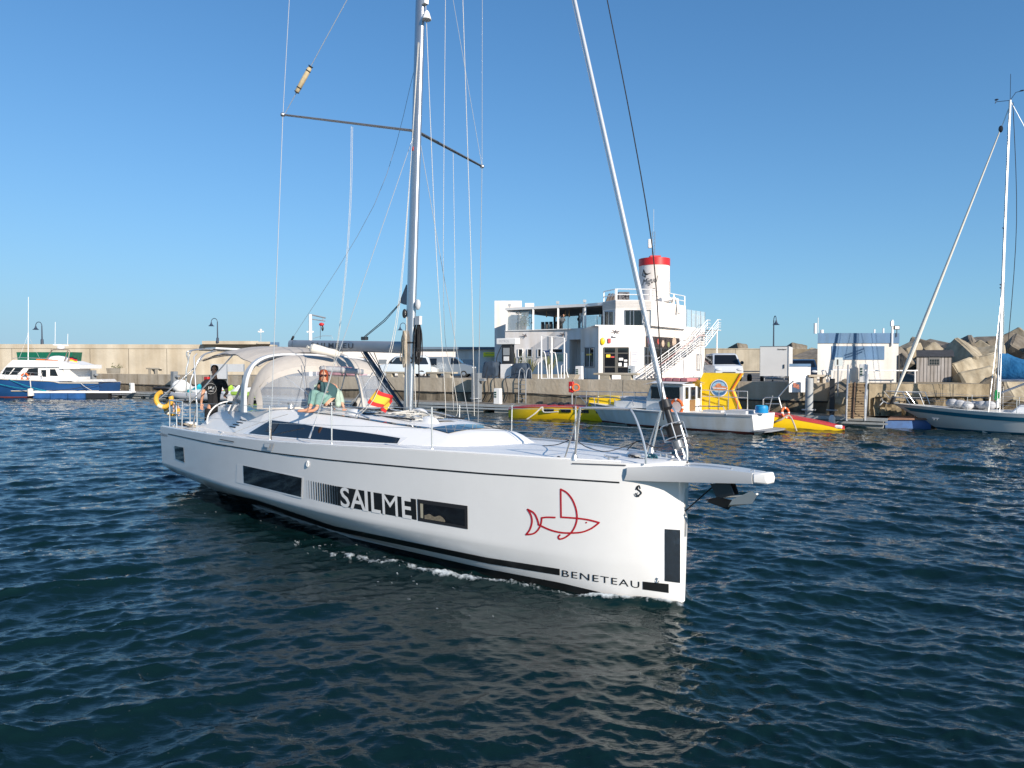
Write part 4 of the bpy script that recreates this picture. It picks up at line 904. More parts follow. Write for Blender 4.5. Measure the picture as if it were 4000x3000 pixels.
for kk_,aa in ((k1,a1),(k2,a2)): s.chain(r0,[(hips.lerp(kk_,.4),.115),(kk_,.085),(kk_.lerp(aa,.45),.078),(kk_.lerp(aa,.88),.068)])
skinned('trousers',s.V,s.E,s.R,SAGE,wm,conv=YP)
s=Sk(); r0=s.n(hips+Vector((0,0,.04)),.14); c0=s.n(hips.lerp(chest,.5),.135,r0); c1=s.n(chest,.15,c0); s.n(nk-Vector((0,0,.03)),.07,c1); s.n(shA,.07,c1); s.n(shB,.09,c1)
skinned('top',s.V,s.E,s.R,TEAL,wm,conv=YP)
s=Sk(); r0=s.n(shB+Vector((0,0,0)),.105); s.chain(r0,[(W(1325,1545,.66),.08),(W(1338,1582,.62),.06)]); s.chain(r0,[(W(1318,1550,.75),.06),(W(1322,1592,.8),.075)]); s.n(nk+Vector((-.03,-.03,-.03)),.05,r0)
skinned('cardigan_side',s.V,s.E,s.R,SAGE2,wm,conv=YP)
s=Sk(); r0=s.n(shA+Vector((0,0,-.01)),.088); s.chain(r0,[(W(1250,1545,.85),.06),(W(1280,1578,.72),.05)]); s.n(nk+Vector((.04,.05,-.03)),.05,r0)
skinned('cardigan_side',s.V,s.E,s.R,SAGE2,wm,conv=YP)
head(wm,hd_,Vector((-.80,.42,-.05)),YP,mat('red_hair',(.32,.06,.018),.6,var=.35,scale=30),long=True,glasses=True)
# the man at the starboard wheel
mn=loc_thing('person','dark-haired man in a black printed t-shirt standing at the stern steering wheel','person',(12.75,1.2,1.0))
M0=BL(838,1450,b=1.22); Z=lambda z:Vector((M0.x,1.22,z))
hd_=Vector((M0.x,1.22,2.83)); s=Sk(); r0=s.n(Z(1.93),.12); c0=s.n(Z(2.2),.125,r0); c1=s.n(Z(2.45),.13,c0); n0=s.n(Z(2.66),.06,c1); s.n(Z(2.76),.062,n0)
sR=W(804,1492,1.40); sL=W(874,1492,1.06)
w1=s.chain(c1,[(sR,.06),(W(792,1540,1.55),.042),(W(786,1572,1.55),.028)]); s.hand(w1,Vector((-.3,.0,-.9)),Vector((.5,.5,.1)))
w2=s.chain(c1,[(sL,.06),(W(888,1533,1.0),.042),(W(876,1547,1.15),.028)]); s.hand(w2,Vector((-.8,.1,-.1)),Vector((.3,.6,.2)))
for dy in (-.1,.1): s.chain(r0,[(Vector((M0.x,1.22+dy,1.86)),.09),(Vector((M0.x-.03,1.22+dy*1.3,1.45)),.06),(Vector((M0.x+.02,1.22+dy*1.4,1.07)),.04),(Vector((M0.x-.10,1.22+dy*1.6,1.04)),.035)])
skinned('body',s.V,s.E,s.R,SKINM,mn,conv=YP)
BT=mat('black_cloth',(.012,.012,.014),.9,var=.2,scale=15)
s=Sk(); r0=s.n(Z(1.78),.155); c0=s.n(Z(2.25),.155,r0); c1=s.n(Z(2.46),.165,c0); s.n(Z(2.6),.08,c1); s.chain(c1,[(sR,.078),(sR.lerp(W(792,1540,1.55),.75),.068)]); s.chain(c1,[(sL,.078),(sL.lerp(W(888,1533,1.0),.75),.068)])
shirt=skinned('t_shirt',s.V,s.E,s.R,BT,mn,conv=YP)
s=Sk(); r0=s.n(Z(2.0),.155); 
for dy in (-.1,.1): s.chain(r0,[(Vector((M0.x,1.22+dy,1.80)),.125),(Vector((M0.x-.03,1.22+dy*1.3,1.45)),.09),(Vector((M0.x+.02,1.22+dy*1.4,1.12)),.065)])
skinned('trousers',s.V,s.E,s.R,BT,mn,conv=YP)
head(mn,hd_,Vector((-.85,.5,0)),YP,mat('dark_hair',(.02,.014,.01),.6),long=False)
pc=BL(841,1518,b=1.22); vd=(pc-YI@Vector((0,0,HC))).normalized(); nf=Vector((-.72,.69,0)); tx=Vector((-.69,-.72,0)).normalized(); tx=nf.cross(Vector((0,0,1)))*-1
PRN=mat('shirt_print',(.45,.45,.44),.8)
def pfn(cx,cz,wd,ht):
    def fn(u,v):
        x=cx+(u-.5)*wd; z=cz+(v-.5)*ht; c_=pc-vd*.0+tx*x+Vector((0,0,z)); return YP(Vector((M0.x,1.22,pc.z+z))+tx*x+nf*(.185-.9*x*x))
    return fn
if (tx.dot(Vector((-.67,-.74,0)))<0): tx=-tx
for tt,args in (('J&J',(0,.015,.16,.075)),('MARINE',(0,-.06,.14,.03))):
    fn=pfn(*args); mb=text_mb(tt,1,lambda x,y:Vector((x,y,0)),.03,None); x0=min(v.x for v in mb.v);x1=max(v.x for v in mb.v);y0=min(v.y for v in mb.v);y1=max(v.y for v in mb.v)
    mb.v=[fn((v.x-x0)/(x1-x0),(v.y-y0)/(y1-y0)) for v in mb.v]; I=rootinv(mn); mb.v=[I@v for v in mb.v]; mb.build('print_lettering',PRN,shirt,smooth=0)
fn=pfn(0,0,.26,.26); g=MB().tube([fn(.5+.5*math.cos(t),.5+.5*math.sin(t)) for t in [2*math.pi*k/24 for k in range(24)]],.004,5,closed=True); I=rootinv(mn); g.v=[I@v for v in g.v]; g.build('print_ring',PRN,shirt)
# ---------------------------------------------------------------- harbour setting: quay frame u (right, nearer), v (inland)
QO=Vector((15.85,34.15,0)); QU=Vector((.8506,-.526,0)); QV=Vector((.526,.8506,0)); QR=math.atan2(QU.y,QU.x)
def Q(u,v,z=0): return QO+QU*u+QV*v+Vector((0,0,z))
def QX(px,v):
    d=ray(px,1425); k=d.x/d.y; return (k*(QO.y+v*QV.y)-(QO.x+v*QV.x))/(QU.x-k*QU.y)
def QZ(px,py,v): P=Q(QX(px,v),v); return PY(px,py,P.y).z
def GX(px,Y): d=ray(px,1425); return d.x/d.y*Y
CONC=mat('quay_concrete',(.46,.40,.315),.92,var=.18,scale=.55,bump=.5,bscale=5,streak=.22)
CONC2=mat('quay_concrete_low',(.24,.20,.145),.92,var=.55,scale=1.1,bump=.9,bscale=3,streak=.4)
CONCW=mat('breakwater_concrete',(.49,.435,.345),.92,var=.16,scale=.35,bump=.4,bscale=3,streak=.20)
CONCG=mat('grey_concrete',(.36,.32,.25),.92,var=.2,scale=.5,bump=.4,bscale=3,streak=.3)
APR=mat('apron_asphalt',(.13,.12,.105),.95,var=.2,scale=.6)
PLAS=mat('white_render',(.78,.745,.725),.85,var=.07,scale=.5,bump=.1,bscale=8,streak=.14)
UE=QX(3245,3.0)
def struct(name,mb,m,**k): return tag(mb.build(name,m,None,**k),kind='structure')
g=MB(); A_=Q(-140,3.0),Q(UE,3.0),Q(UE,3.7),Q(-140,3.7)
g.prism([A_[0]+Vector((0,0,1.12)),A_[1]+Vector((0,0,1.12)),A_[2]+Vector((0,0,1.12)),A_[3]+Vector((0,0,1.12))],(0,0,.96)); struct('quay',g,CONC)
g=MB(); rows=[]
N=260
for i in range(N+1):
    u=-140+(UE+140)*i/N; r_=random.Random(i); o=lambda:r_.uniform(-.05,.05)
    rows.append([Q(u,3.0,1.12),Q(u,2.94+o(),1.09),Q(u,2.92+o(),.75),Q(u,2.95+o()*1.3,.4),Q(u,2.9,-1)])
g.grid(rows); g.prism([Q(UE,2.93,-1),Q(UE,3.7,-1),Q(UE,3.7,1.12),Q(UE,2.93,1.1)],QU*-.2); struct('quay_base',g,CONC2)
g=MB(); g.add([Q(-140,3.7,1.80),Q(UE,3.7,1.80),Vector((19,37.4,1.80)),Vector((60,37.4,1.8)),Vector((90,160,1.8)),Vector((-160,160,1.8)),Vector((-160,120,1.8))],[(0,1,2,3,4,5,6)]); g.prism([Q(UE-.2,3.7,-1),Vector((17.1,37.2,-1)),Vector((17.1,37.2,1.8)),Q(UE-.2,3.7,1.8)],(.05,.1,0)); struct('apron',g,APR)
# joints in the quay edge
g=MB()
for i in range(-26,3):
    g.box(Q(i*3.4+1,2.998,1.6),(.035,.01,.96),QR)
struct('quay_joints',g,mat('joint_dark',(.10,.085,.065),.95))
# right-hand quay corner block and broken wall
g=MB(); random.seed(11); xs=np.linspace(17.45,23.3,40); rows=[]
for x in xs: rows.append([Vector((x,35.0+random.uniform(-.04,.04),z+random.uniform(-.03,.03)*(z<1.4))) for z in (2.07,1.75,1.45)]+[Vector((x,35.15+random.uniform(-.2,.3),1.4)),Vector((x,35.3+random.uniform(-.25,.25),.9)),Vector((x,35.2+random.uniform(-.25,.25),.3)),Vector((x,35.1,-.8))])
g.grid(rows); g.prism([Vector((17.45,35.0,-.8)),Vector((17.45,37.5,-.8)),Vector((17.45,37.5,2.07)),Vector((17.45,35,2.07))],(.06,0,0)); g.add([Vector((17.45,35,2.07)),Vector((23.3,35,2.07)),Vector((23.3,39,2.07)),Vector((17.45,38.2,2.07))],[(0,1,2,3)]); g.prism([Vector((23.3,35,-.8)),Vector((23.3,39,-.8)),Vector((23.3,39,2.07)),Vector((23.3,35,2.07))],(.02,0,0)); struct('quay_end',g,mat('rough_concrete',(.34,.28,.19),.95,var=.45,scale=1.0,bump=1,bscale=3,streak=.35))
MB().add([Q(-140,3.7,1.801),Q(-8,3.7,1.801),Q(-8,4.0,1.801),Q(-140,4,1.801)],[(0,1,2,3)])
# breakwater walls
def wallseg(name,label,P,th,z0,z1,cap,m,joints=True):
    t=thing(name,label,'wall',(P[0].x,P[0].y,z0)); g=MB(); c=MB(); j=MB()
    for a,b in zip(P[:-1],P[1:]):
        n=Vector(((b-a).y,-(b-a).x,0)).normalized(); n=n if n.y>0 else -n
        g.prism([a+Vector((0,0,z0-.3)),b+Vector((0,0,z0-.3)),b+n*th+Vector((0,0,z0-.3)),a+n*th+Vector((0,0,z0-.3))],(0,0,z1-cap-z0+.3))
        if cap: c.prism([a-n*.08+Vector((0,0,z1-cap)),b-n*.08+Vector((0,0,z1-cap)),b+n*th+Vector((0,0,z1-cap)),a+n*th+Vector((0,0,z1-cap))],(0,0,cap))
        if joints:
            L=(b-a).length; k=int(L/4.2)
            for i in range(1,k): q=a+(b-a)*(i/k)-n*.004; j.box(q+Vector((0,0,(z0+z1-cap)/2)),(.05,.012,z1-cap-z0),math.atan2((b-a).y,(b-a).x))
    g.build('wall_face',m,t,world=True); 
    if cap: c.build('coping',m,t,world=True)
    if joints: j.build('wall_joint',MATS['joint_dark'],t,world=True,kind='stuff')
    return t
def G(px,Y): return Vector((GX(px,Y),Y,0))
wallseg('breakwater_wall','long beige concrete breakwater wall on the left with vertical joints',[G(-900,82),G(800,86),G(1075,87)],1.5,1.8,5.43,.5,CONCW)
g=MB(); g.prism([G(790,84.5)+Vector((0,0,5.43)),G(1010,84.8)+Vector((0,0,5.43)),G(1010,87)+Vector((0,0,5.43)),G(790,87)+Vector((0,0,5.43))],(0,0,.38)); o=g.build('wall_block',CONCW); tag(o,'low raised concrete block on top of the left breakwater wall','wall block')
g=MB(); g.prism([G(1005,83.5)+Vector((0,0,5.43)),G(1056,83.5)+Vector((0,0,5.43)),G(1056,87)+Vector((0,0,5.43)),G(1010,87)+Vector((0,0,5.43))],(0,0,.27)); o=g.build('wall_block',CONCW); tag(o,'small stepped concrete block at the end of the raised part of the breakwater','wall block')
t=wallseg('breakwater_wall','grey concrete harbour wall behind the white van, right of the restaurant',[G(2640,104),G(3100,106)],1.5,1.8,5.40,.12,CONCG)
wallseg('retaining_wall','dark stained panel wall between the box trailer and the blue topped building',[G(3080,72),G(3300,72)],1,1.8,4.58,0,mat('dark_panel_concrete',(.20,.165,.115),.95,var=.4,scale=.8,streak=.4))
BLUEP=mat('blue_render',(.09,.18,.31),.75,var=.16,scale=.9,streak=.12)
g=MB(); g.prism([G(1055,92)+Vector((0,0,4)),G(1092,92)+Vector((0,0,4)),G(1092,95)+Vector((0,0,4)),G(1055,95)+Vector((0,0,4))],(0,0,1.9)); o=g.build('blue_hut',BLUEP); tag(o,'small pale blue hut roof showing behind the end of the left wall','hut')
# ---------------------------------------------------------------- street lamps
def lamp(label,px,pytop,Y,zb,face=math.pi,hh=None):
    base=G(px,Y); top=PY(px,pytop,Y).z; H_=top-zb; t=thing('street_lamp',label,'street lamp',(base.x,base.y,zb),rz=face,group='black gooseneck lamps along the breakwater')
    MB().lathe([(.16,0),(.15,.55),(.08,.6),(.07,H_*.5),(.055,H_-.5)],10).build('lamp_post',NAVY,t)
    g=MB(); g.tube([(.36*(1-math.cos(a)),0,H_-.5+.42*math.sin(a)) for a in [math.pi*k/10*1.0 for k in range(11)]]+[(.72,0,H_-.62)],.04,8); g.build('lamp_arm',NAVY,t)
    g=MB(); g.lathe([(.03,.12),(.07,.05),(.10,-.1),(.22,-.28),(.36,-.36),(.34,-.37),(.02,-.3)],14,(.72,0,H_-.62)); g.build('lamp_shade',NAVY,t); return t
lamp('black gooseneck lamp on the wall behind the blue boat, leftmost of the lamps',166,1255,84.5,5.43)
lamp('black gooseneck lamp on the wall above the sailboat bimini',851,1241,84.5,5.6)
lamp('black gooseneck lamp seen just left of the yacht mast',1586,1259,90,1.8)
lamp('black lamp facing the camera behind the white box trailer',3021,1232,72,1.8,face=R(-92))
# cross-shaped beacon on the wall
t=thing('wind_sensor','small pale instrument cross on a stick above the raised wall','instrument',(GX(1020,86),86,5.7)); MB().tube([(0,0,0),(0,0,1.2)],.035,6).build('pole',GALV,t); g=MB(); g.box((0,0,1.25),(.5,.1,.12)); g.ball((0,0,1.45),.16,8,6); g.ball((-.28,0,1.27),.1,8,6); g.ball((.28,0,1.27),.1,8,6); g.build('sensor_head',WHITE,t)
t=thing('skip_container','dark green skip standing against the wall behind the blue boat','container',(GX(195,80),80,1.8)); g=MB(); g.grid([[Vector((x*k,y*k,z)) for x,y in ((-3.1,-.9),(3.1,-.9),(3.1,.9),(-3.1,.9))] for z,k in ((0,.9),(2.6,1),(2.6,.97),(.1,.88))],closed=True); g.build('skip_body',mat('green_paint',(.005,.12,.07),.5,var=.2),t); g=MB(); 
for x in (-2,-1,0,1,2): g.box((x,-.93,1.3),(.1,.08,2.4))
g.build('ribs',MATS['green_paint'],t)
# ---------------------------------------------------------------- low building behind the cars
t=thing('low_building','long low white building with thin blue roof edge behind the parked cars','building',(GX(1600,80),80,1.8)); 
x0,x1=GX(1235,80),GX(1945,80)
g=MB(); g.bx(x0,x1,80,88,1.5,4.72); g.build('wall',PLAS,t,world=True)
g=MB(); g.bx(x0-.4,x1,79.5,88.3,4.72,4.98); g.build('roof',mat('blue_grey_roof',(.10,.15,.21),.6,var=.1),t,world=True)
for px in (1280,1330,1415,1495,1720,1790):
    x=GX(px,80); g=MB(); g.bx(x-.45,x+.45,79.93,80.02,3.1,3.6); w_=g.build('window',mat('grey_glass',(.16,.18,.20),.15),t,world=True); g=MB(); g.bx(x-.5,x+.5,79.95,79.99,3.05,3.65); g.build('frame',WHITE,w_,world=True)
x=GX(1415,80); g=MB(); g.bx(x-.5,x+.5,79.9,80.02,1.8,3.9); g.build('door',mat('door_beige',(.35,.30,.26),.7),t,world=True)
x=GX(1840,80)
g=MB(); g.bx(x-.9,x+.3,79.9,80.02,1.8,3.6); g.build('door',mat('door_grey',(.40,.42,.45),.6),t,world=True)
bn=thing('banner','yellow and pink banner hanging at the right end of the low white building','banner',(GX(1910,79),79,3.6))
B_=lambda x0,x1,y0,y1,Y:MB().prism([PY(x0,y1,Y),PY(x1,y1,Y),PY(x1,y0,Y),PY(x0,y0,Y)],(0,.03,0))
B_(1888,1938,1376,1395,79).build('banner_cloth',mat('banner_yellow',(.9,.8,.03),.7),bn,world=True)
wd=B_(1892,1932,1390,1393,78.97); wd.build('print_line',mat('banner_ink',(.25,.35,.2),.7),bn,world=True); B_(1896,1930,1380,1382,78.97).build('print_line',MATS['banner_ink'],bn,world=True)
# ---------------------------------------------------------------- the restaurant building
ZG,ZF,ZR=1.8,6.2,8.4
rb=thing('restaurant_building','white two-storey harbour restaurant with open terrace and outside staircase','building',(GX(2338,59.1),59.1,ZG))
def wbuild(mb,n,m,par=None,**k): return mb.build(n,m,par or rb,world=True,**k)
PB=[G(1973,68.5),G(2224,65.0)]; C0,C1,D1,E1=G(2268,64.1),G(2338,59.1),G(2512,59.9),G(2752,70.8)
bk1,bk0=G(2700,80),G(1935,80)
rec0=PB[1]+QV*1.6; rec1=C0+QV*1.6
foot=[PB[0],PB[1],rec0,rec1,C0,C1,D1,E1,bk1,G(2040,80)]
g=MB(); g.prism([p+Vector((0,0,ZG-.3)) for p in foot],(0,0,ZF-ZG+.3)); wall=wbuild(g,'ground_floor_wall',PLAS,smooth=10)
g=MB(); g.prism([PB[1]+Vector((0,0,5.28)),rec0+Vector((0,0,5.28)),rec1+Vector((0,0,5.28)),C0+Vector((0,0,5.28))],(0,0,ZF-5.28-.002)); wbuild(g,'lintel_wall',PLAS)
def offs(a,b,d): 
    n=Vector(((b-a).y,-(b-a).x,0)).normalized(); n=n if (Vector((0,0,0))-a).dot(n)>0 else -n
    return a+n*d,b+n*d
def facep(a,b,px,py,d=0.):
    # point on the vertical plane through a-b (moved outward by d) seen at a pixel
    a,b=offs(a,b,d); e=b-a; n=Vector((e.y,-e.x,0)); r_=ray(px,py); o=Vector((0,0,HC)); tt=(a-o).dot(n)/r_.dot(n); return o+r_*tt
def panel(a,b,x0,x1,y0,y1,d,th=.04):
    P=[facep(a,b,x,y,d) for x,y in ((x0,y1),(x1,y1),(x1,y0),(x0,y0))]; P[1].z=P[0].z=(P[0].z+P[1].z)/2; P[2].z=P[3].z=(P[2].z+P[3].z)/2
    A2,B2=offs(a,b,-th); v=A2-a; return MB().prism(P,v)
def opening(a,b,x0,x1,y0,y1,name='window',m=None,fr=None,mull=(),hm=(),par=None):
    w_=wbuild(panel(a,b,x0,x1,y0,y1,.02,.06),name,m or GLASSD,par)
    fm=fr or ALU; g=MB(); P=[facep(a,b,x,y,.05) for x,y in ((x0,y1),(x1,y1),(x1,y0),(x0,y0))]
    for i in range(4): g.tube([P[i],P[(i+1)%4]],.05,4)
    for k in mull: g.tube([P[0].lerp(P[1],k),P[3].lerp(P[2],k)],.045,4)
    for k in hm: g.tube([P[0].lerp(P[3],k),P[1].lerp(P[2],k)],.04,4)
    wbuild(g,'frame',fm,w_); return w_
# wing behind, on the left
g=MB(); a0,a1=G(1932,73.5),G(2038,73.5); g.prism([a0+Vector((0,0,ZG)),a1+Vector((0,0,ZG)),a1+Vector((0,6,ZG)),a0+Vector((0,6,ZG))],(0,0,9.55-ZG)); wbuild(g,'wing_wall',PLAS)
# terrace: floor coping, roof, posts, glass and ceiling
TR0,TR1,TR2=G(1975,68.5),G(2286,64.0),G(2356,62.3)
g=MB(); q=[p+Vector((0,0,ZF)) for p in (PB[0]-QV*.06,TR1-QV*.06,C1+Vector((-.3,-.05,0)),D1,G(2500,66),TR1+QV*11,PB[0]+QV*11)]; g.prism(q,(0,0,.08)); wbuild(g,'terrace_floor',WHITE)
g=MB(); q=[p+Vector((0,0,8.18)) for p in (TR0-QV*.1,TR1-QV*.1,TR2,TR2+QV*9,TR0+QV*10)]; g.prism(q,(0,0,.24)); wbuild(g,'terrace_roof',WHITE)
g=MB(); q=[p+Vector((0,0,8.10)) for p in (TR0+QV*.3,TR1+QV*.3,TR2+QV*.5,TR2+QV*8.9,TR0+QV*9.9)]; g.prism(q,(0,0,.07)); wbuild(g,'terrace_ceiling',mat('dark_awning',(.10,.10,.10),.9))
for px in (1979,2083,2180,2286):
    u_=QX(px,0); p=G(px,1)  # along the front line
    e=(TR1-TR0); k=(px-1975)/(2286-1975); 
    d_=ray(px,1425); tt=(TR0.x*d_.y-TR0.y*d_.x)/(d_.x*e.y-d_.y*e.x); q=TR0+e*tt
    wbuild(MB().box(q+Vector((0,0,7.2)),(.16,.16,1.98)),'terrace_post',WHITE)
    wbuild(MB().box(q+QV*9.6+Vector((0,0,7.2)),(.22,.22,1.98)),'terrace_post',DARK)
GL=mat('pane_glass',(.70,.78,.80),.04,alpha=.22,spec=.8)
def gpane(a,b,z0,z1,n=4,name='glass_panel'):
    g=MB(); g.prism([a+Vector((0,0,z0)),b+Vector((0,0,z0)),b+Vector((0,0,z1)),a+Vector((0,0,z1))],(.0,.02,0)); w_=wbuild(g,name,GL)
    g=MB()
    for i in range(n+1): g.tube([a.lerp(b,i/n)+Vector((0,-.03,z0)),a.lerp(b,i/n)+Vector((0,-.03,z1))],.03,4)
    g.tube([a+Vector((0,-.03,z0)),b+Vector((0,-.03,z0))],.025,4); wbuild(g,'glass_post',GALV,w_)
gpane(TR0+QV*.12,TR0+(TR1-TR0)*.33+QV*.12,6.28,8.1,2)
gpane(TR0+QV*9.7,TR1+QV*9.7,6.28,8.1,5)
gpane(C0+Vector((.2,.2,0)),C1+Vector((-1.2,.8,0)),6.28,7.75,4)
gpane(TR0+(TR1-TR0)*.93+QV*.1,C0+Vector((.2,.2,0)),6.28,7.6,1)
for px0,px1 in ((1992,2035),(2092,2140),(2150,2178)):
    for k in range(3):
        g=MB(); x=px0+(px1-px0)*(k+.5)/3; q=G(x,68.2-(x-1975)*.0118)+QV*1.0; g.box(q+Vector((0,0,6.55)),((px1-px0)/3*.021,.5,.5)); g.box(q+Vector((0,.28,6.8)),((px1-px0)/3*.02,.08,.5)); wbuild(g,'terrace_seat',mat('dark_wicker',(.05,.05,.05),.8))
rr=random.Random(3)
for k in range(11):
    g=MB(); q=G(2100+k*17,67-(k*.22))+QV*rr.uniform(1,4); g.tube([q+Vector((0,0,8.1)),q+Vector((0,0,7.75))],.015,4); g.ball(q+Vector((0,0,7.65)),(.07,.07,.12),6,5); wbuild(g,'hanging_bulb',mat('warm_bulb',(.75,.42,.18),.3),None)
# plant and diners on the terrace
pt=thing('potted_plant','tall leafy potted plant at the left end of the restaurant terrace','plant',(GX(2048,67),68.2,6.28)); MB().lathe([(.18,0),(.25,.4),(.2,.4)],12).build('pot',mat('terracotta',(.2,.12,.08),.8),pt)
LEAF=mat('leaf_green',(.06,.10,.03),.7,var=.4,scale=4)
g=MB(); 
for k in range(240):
    c=Vector((rr.gauss(0,.3),rr.gauss(0,.25),rr.uniform(.45,1.75))); a=Vector((rr.uniform(-1,1),rr.uniform(-1,1),rr.uniform(-.3,1))).normalized()*.16; b=a.cross(Vector((rr.random(),rr.random(),rr.random()))).normalized()*.05; g.add([c-a,c+b,c+a,c-b],[(0,1,2,3)])
g.build('leaves',LEAF,pt,smooth=0); MB().tube([(0,0,.3),(.03,0,1.6)],.03,5).build('stem',mat('stem_brown',(.12,.08,.05),.9),pt)
for label,px,py,Y,mm in (('seated diner in grey leaning over a terrace table',2196,1268,65.6,'grey_cloth'),('man with dark hair and pink face seated at the terrace table',2188,1262,66.5,'dark_cloth'),('diner in a dark top at the right end of the terrace',2265,1270,65,'dark_cloth')):
    m=mat(mm,(.10,.11,.12) if mm=='grey_cloth' else (.03,.03,.035),.9); q=PY(px,py,Y); pr=thing('person',label,'person',(q.x,q.y,6.3)); s=Sk(); r0=s.n((0,0,.45),.16); c0=s.n((.03,0,.8),.18,r0); n0=s.n((.08,-.05,1.0),.06,c0); s.n((.1,-.08,1.08),.06,n0); w1=s.chain(c0,[((-.2,-.05,.92),.06),((-.22,-.25,.7),.045),((-.05,-.42,.68),.03)]); s.hand(w1,(1,-.2,0),(0,1,0)); w2=s.chain(c0,[((.22,-.05,.92),.06),((.26,-.25,.7),.045),((.1,-.42,.68),.03)]); s.hand(w2,(-1,-.2,0),(0,1,0))
    skinned('body',s.V,s.E,s.R,m,pr,conv=lambda v,q=q:Vector((q.x,q.y,6.3))+Vector(v),sub=1); head(pr,(.11,-.1,1.2),(.2,-1,0),lambda v,q=q:Vector((q.x,q.y,6.3))+Vector(v),MATS['dark_hair'])
# upper storey, set on the bay
U0,U1,U2,U3=G(2354,62.0),G(2404,59.9),G(2543,60.2),G(2677,66.2)
ZU=8.42; GREYR=mat('grey_render',(.52,.50,.48),.85,var=.06,scale=2)
g=MB(); g.prism([p+Vector((0,0,ZF+.08)) for p in (U0,U1,U2,U3,G(2600,76),G(2380,74))],(0,0,ZU-ZF-.08)); wbuild(g,'upper_wall',PLAS,smooth=10)
g=MB(); P=[p for p in (U0,U1,U2)]
for a,b in ((U0,U1),(U1,U2)):
    a2,b2=offs(a,b,.03); 
    for k in range(5): g.prism([a2+Vector((0,0,7.72+k*.13)),b2+Vector((0,0,7.72+k*.13)),b2+Vector((0,0,7.82+k*.13)),a2+Vector((0,0,7.82+k*.13))],(0,.05,0))
wbuild(g,'cladding_boards',GREYR)
opening(U0,U1,2362,2397,1217,1272,'window',mull=(.5,))
opening(U1,U2,2441,2509,1212,1274,'window',mull=(.3,.5))
opening(U1,U2,2519,2541,1212,1274,'window',GREYR)
MB()
g=MB(); 
for a,b in ((U0,U1),(U1,U2),(U2,U3)):
    a2,b2=offs(a,b,-.1); n=max(1,round((b2-a2).length/2.4))
    for i in range(n+1): q=a2.lerp(b2,i/n); g.box(q+Vector((0,0,ZU+.45)),(.09,.09,.9))
    for z in (.9,.45): g.tube([a2+Vector((0,0,ZU+z)),b2+Vector((0,0,ZU+z))],.04,4)
wbuild(g,'roof_railing',WHITE)
q=G(2435,62); ac=thing('air_conditioner','grey air conditioning unit with a round fan on the restaurant roof','air conditioner',(q.x,q.y,ZU)); MB().box((0,0,.45),(.95,.4,.8)).build('casing',mat('grey_casing',(.10,.10,.11),.6),ac,bev=.03); g=MB(); g.torus((.12,-.21,.45),.3,.02,Matrix.Rotation(R(90),3,'X'),20,6); [g.tube([(.12,-.22,.45),(.12+.28*math.cos(a),-.22,.45+.28*math.sin(a))],.03,4) for a in (0,1.26,2.51,3.77,5.03)]; g.build('fan',DARK,ac)
q=G(2392,62.2); g=MB(); [g.prism([Vector((q.x-.6+k*.25,q.y,ZU)),Vector((q.x-.35+k*.25,q.y,ZU)),Vector((q.x-.15+k*.25,q.y,ZU+.75)),Vector((q.x-.3+k*.25,q.y,ZU+.75))],(0,.5,0)) for k in range(4)]; tag(g.build('stacked_boards',mat('board_brown',(.10,.08,.07),.8)),'dark boards leaning in a stack beside the roof fan unit','boards')
q=G(2070,71); g=MB(); g.bx(q.x-.5,q.x+.4,q.y,q.y+.6,8.4,9.1); tag(g.build('air_conditioner',WHITE,bev=.03),'white air conditioning box on the terrace roof at the left','air conditioner')
for px in (1990,2178,2283): 
    q=G(px,68.4-(px-1975)*.0142); g=MB(); g.box((0,0,.25),(.28,.15,.24)); g.tube([(0,.03,0),(0,.03,.2)],.03,5); o=g.build('floodlight',GALV); o.location=(q.x,q.y,8.42); tag(o,{1990:'small floodlight on the terrace roof edge, leftmost of three',2178:'small floodlight in the middle of the terrace roof edge',2283:'small floodlight near the right end of the terrace roof edge'}[px],'floodlight','floodlights on the terrace roof edge')
# tower
TC=G(2554,65.5); RT=1.38
g=MB(); g.lathe([(RT,ZU-.1),(RT,11.95)],40,TC); tw=wbuild(g,'tower_wall',PLAS,smooth=60)
g=MB(); g.lathe([(RT,11.95),(RT+.03,11.95),(RT+.03,12.60),(RT-.12,12.60),(RT-.12,12.45),(0,12.45)],40,TC); wbuild(g,'tower_band',RED,smooth=50)
g=MB(); g.box(TC+Vector((-.0,-.2,12.65)),(.95,.8,.42)); wbuild(g,'tower_hatch',RED)
def tfn(u,v): # text on the cylinder; u left to right 0..1
    px=2494+ (2505-2494) + u*50; th=math.asin(max(-1,min(1,(px-2554)/60))); r_=RT+.02; return TC+Vector((r_*math.sin(th),-r_*math.cos(th),9.2+v*1.15))
def tword(s,x0,x1,z0,z1,shear,name):
    mb=text_mb(s,1,lambda x,y:Vector((x,y,0)),.0,.08); a=min(v.x for v in mb.v);b=max(v.x for v in mb.v);c=min(v.y for v in mb.v);d=max(v.y for v in mb.v); out=[]
    for v in mb.v:
        px=x0+(x1-x0)*(v.x-a)/(b-a)+shear*(v.y-c)/(d-c); th=math.asin(max(-.99,min(.99,(px-2554)/60))); z=z0+(z1-z0)*(v.y-c)/(d-c)+(v.x-a)/(b-a)*.25
        out.append(TC+Vector(((RT+.02)*math.sin(th),-(RT+.02)*math.cos(th),z)))
    mb.v=out; return wbuild(mb,name,BLACK,tw,smooth=0)
tword('Miguel',2500,2550,9.95,10.7,6,'tower_lettering')
g=MB(); cyl=lambda px,z:TC+Vector(((RT+.02)*math.sin(math.asin((px-2554)/60)),-(RT+.02)*math.cos(math.asin((px-2554)/60)),z))
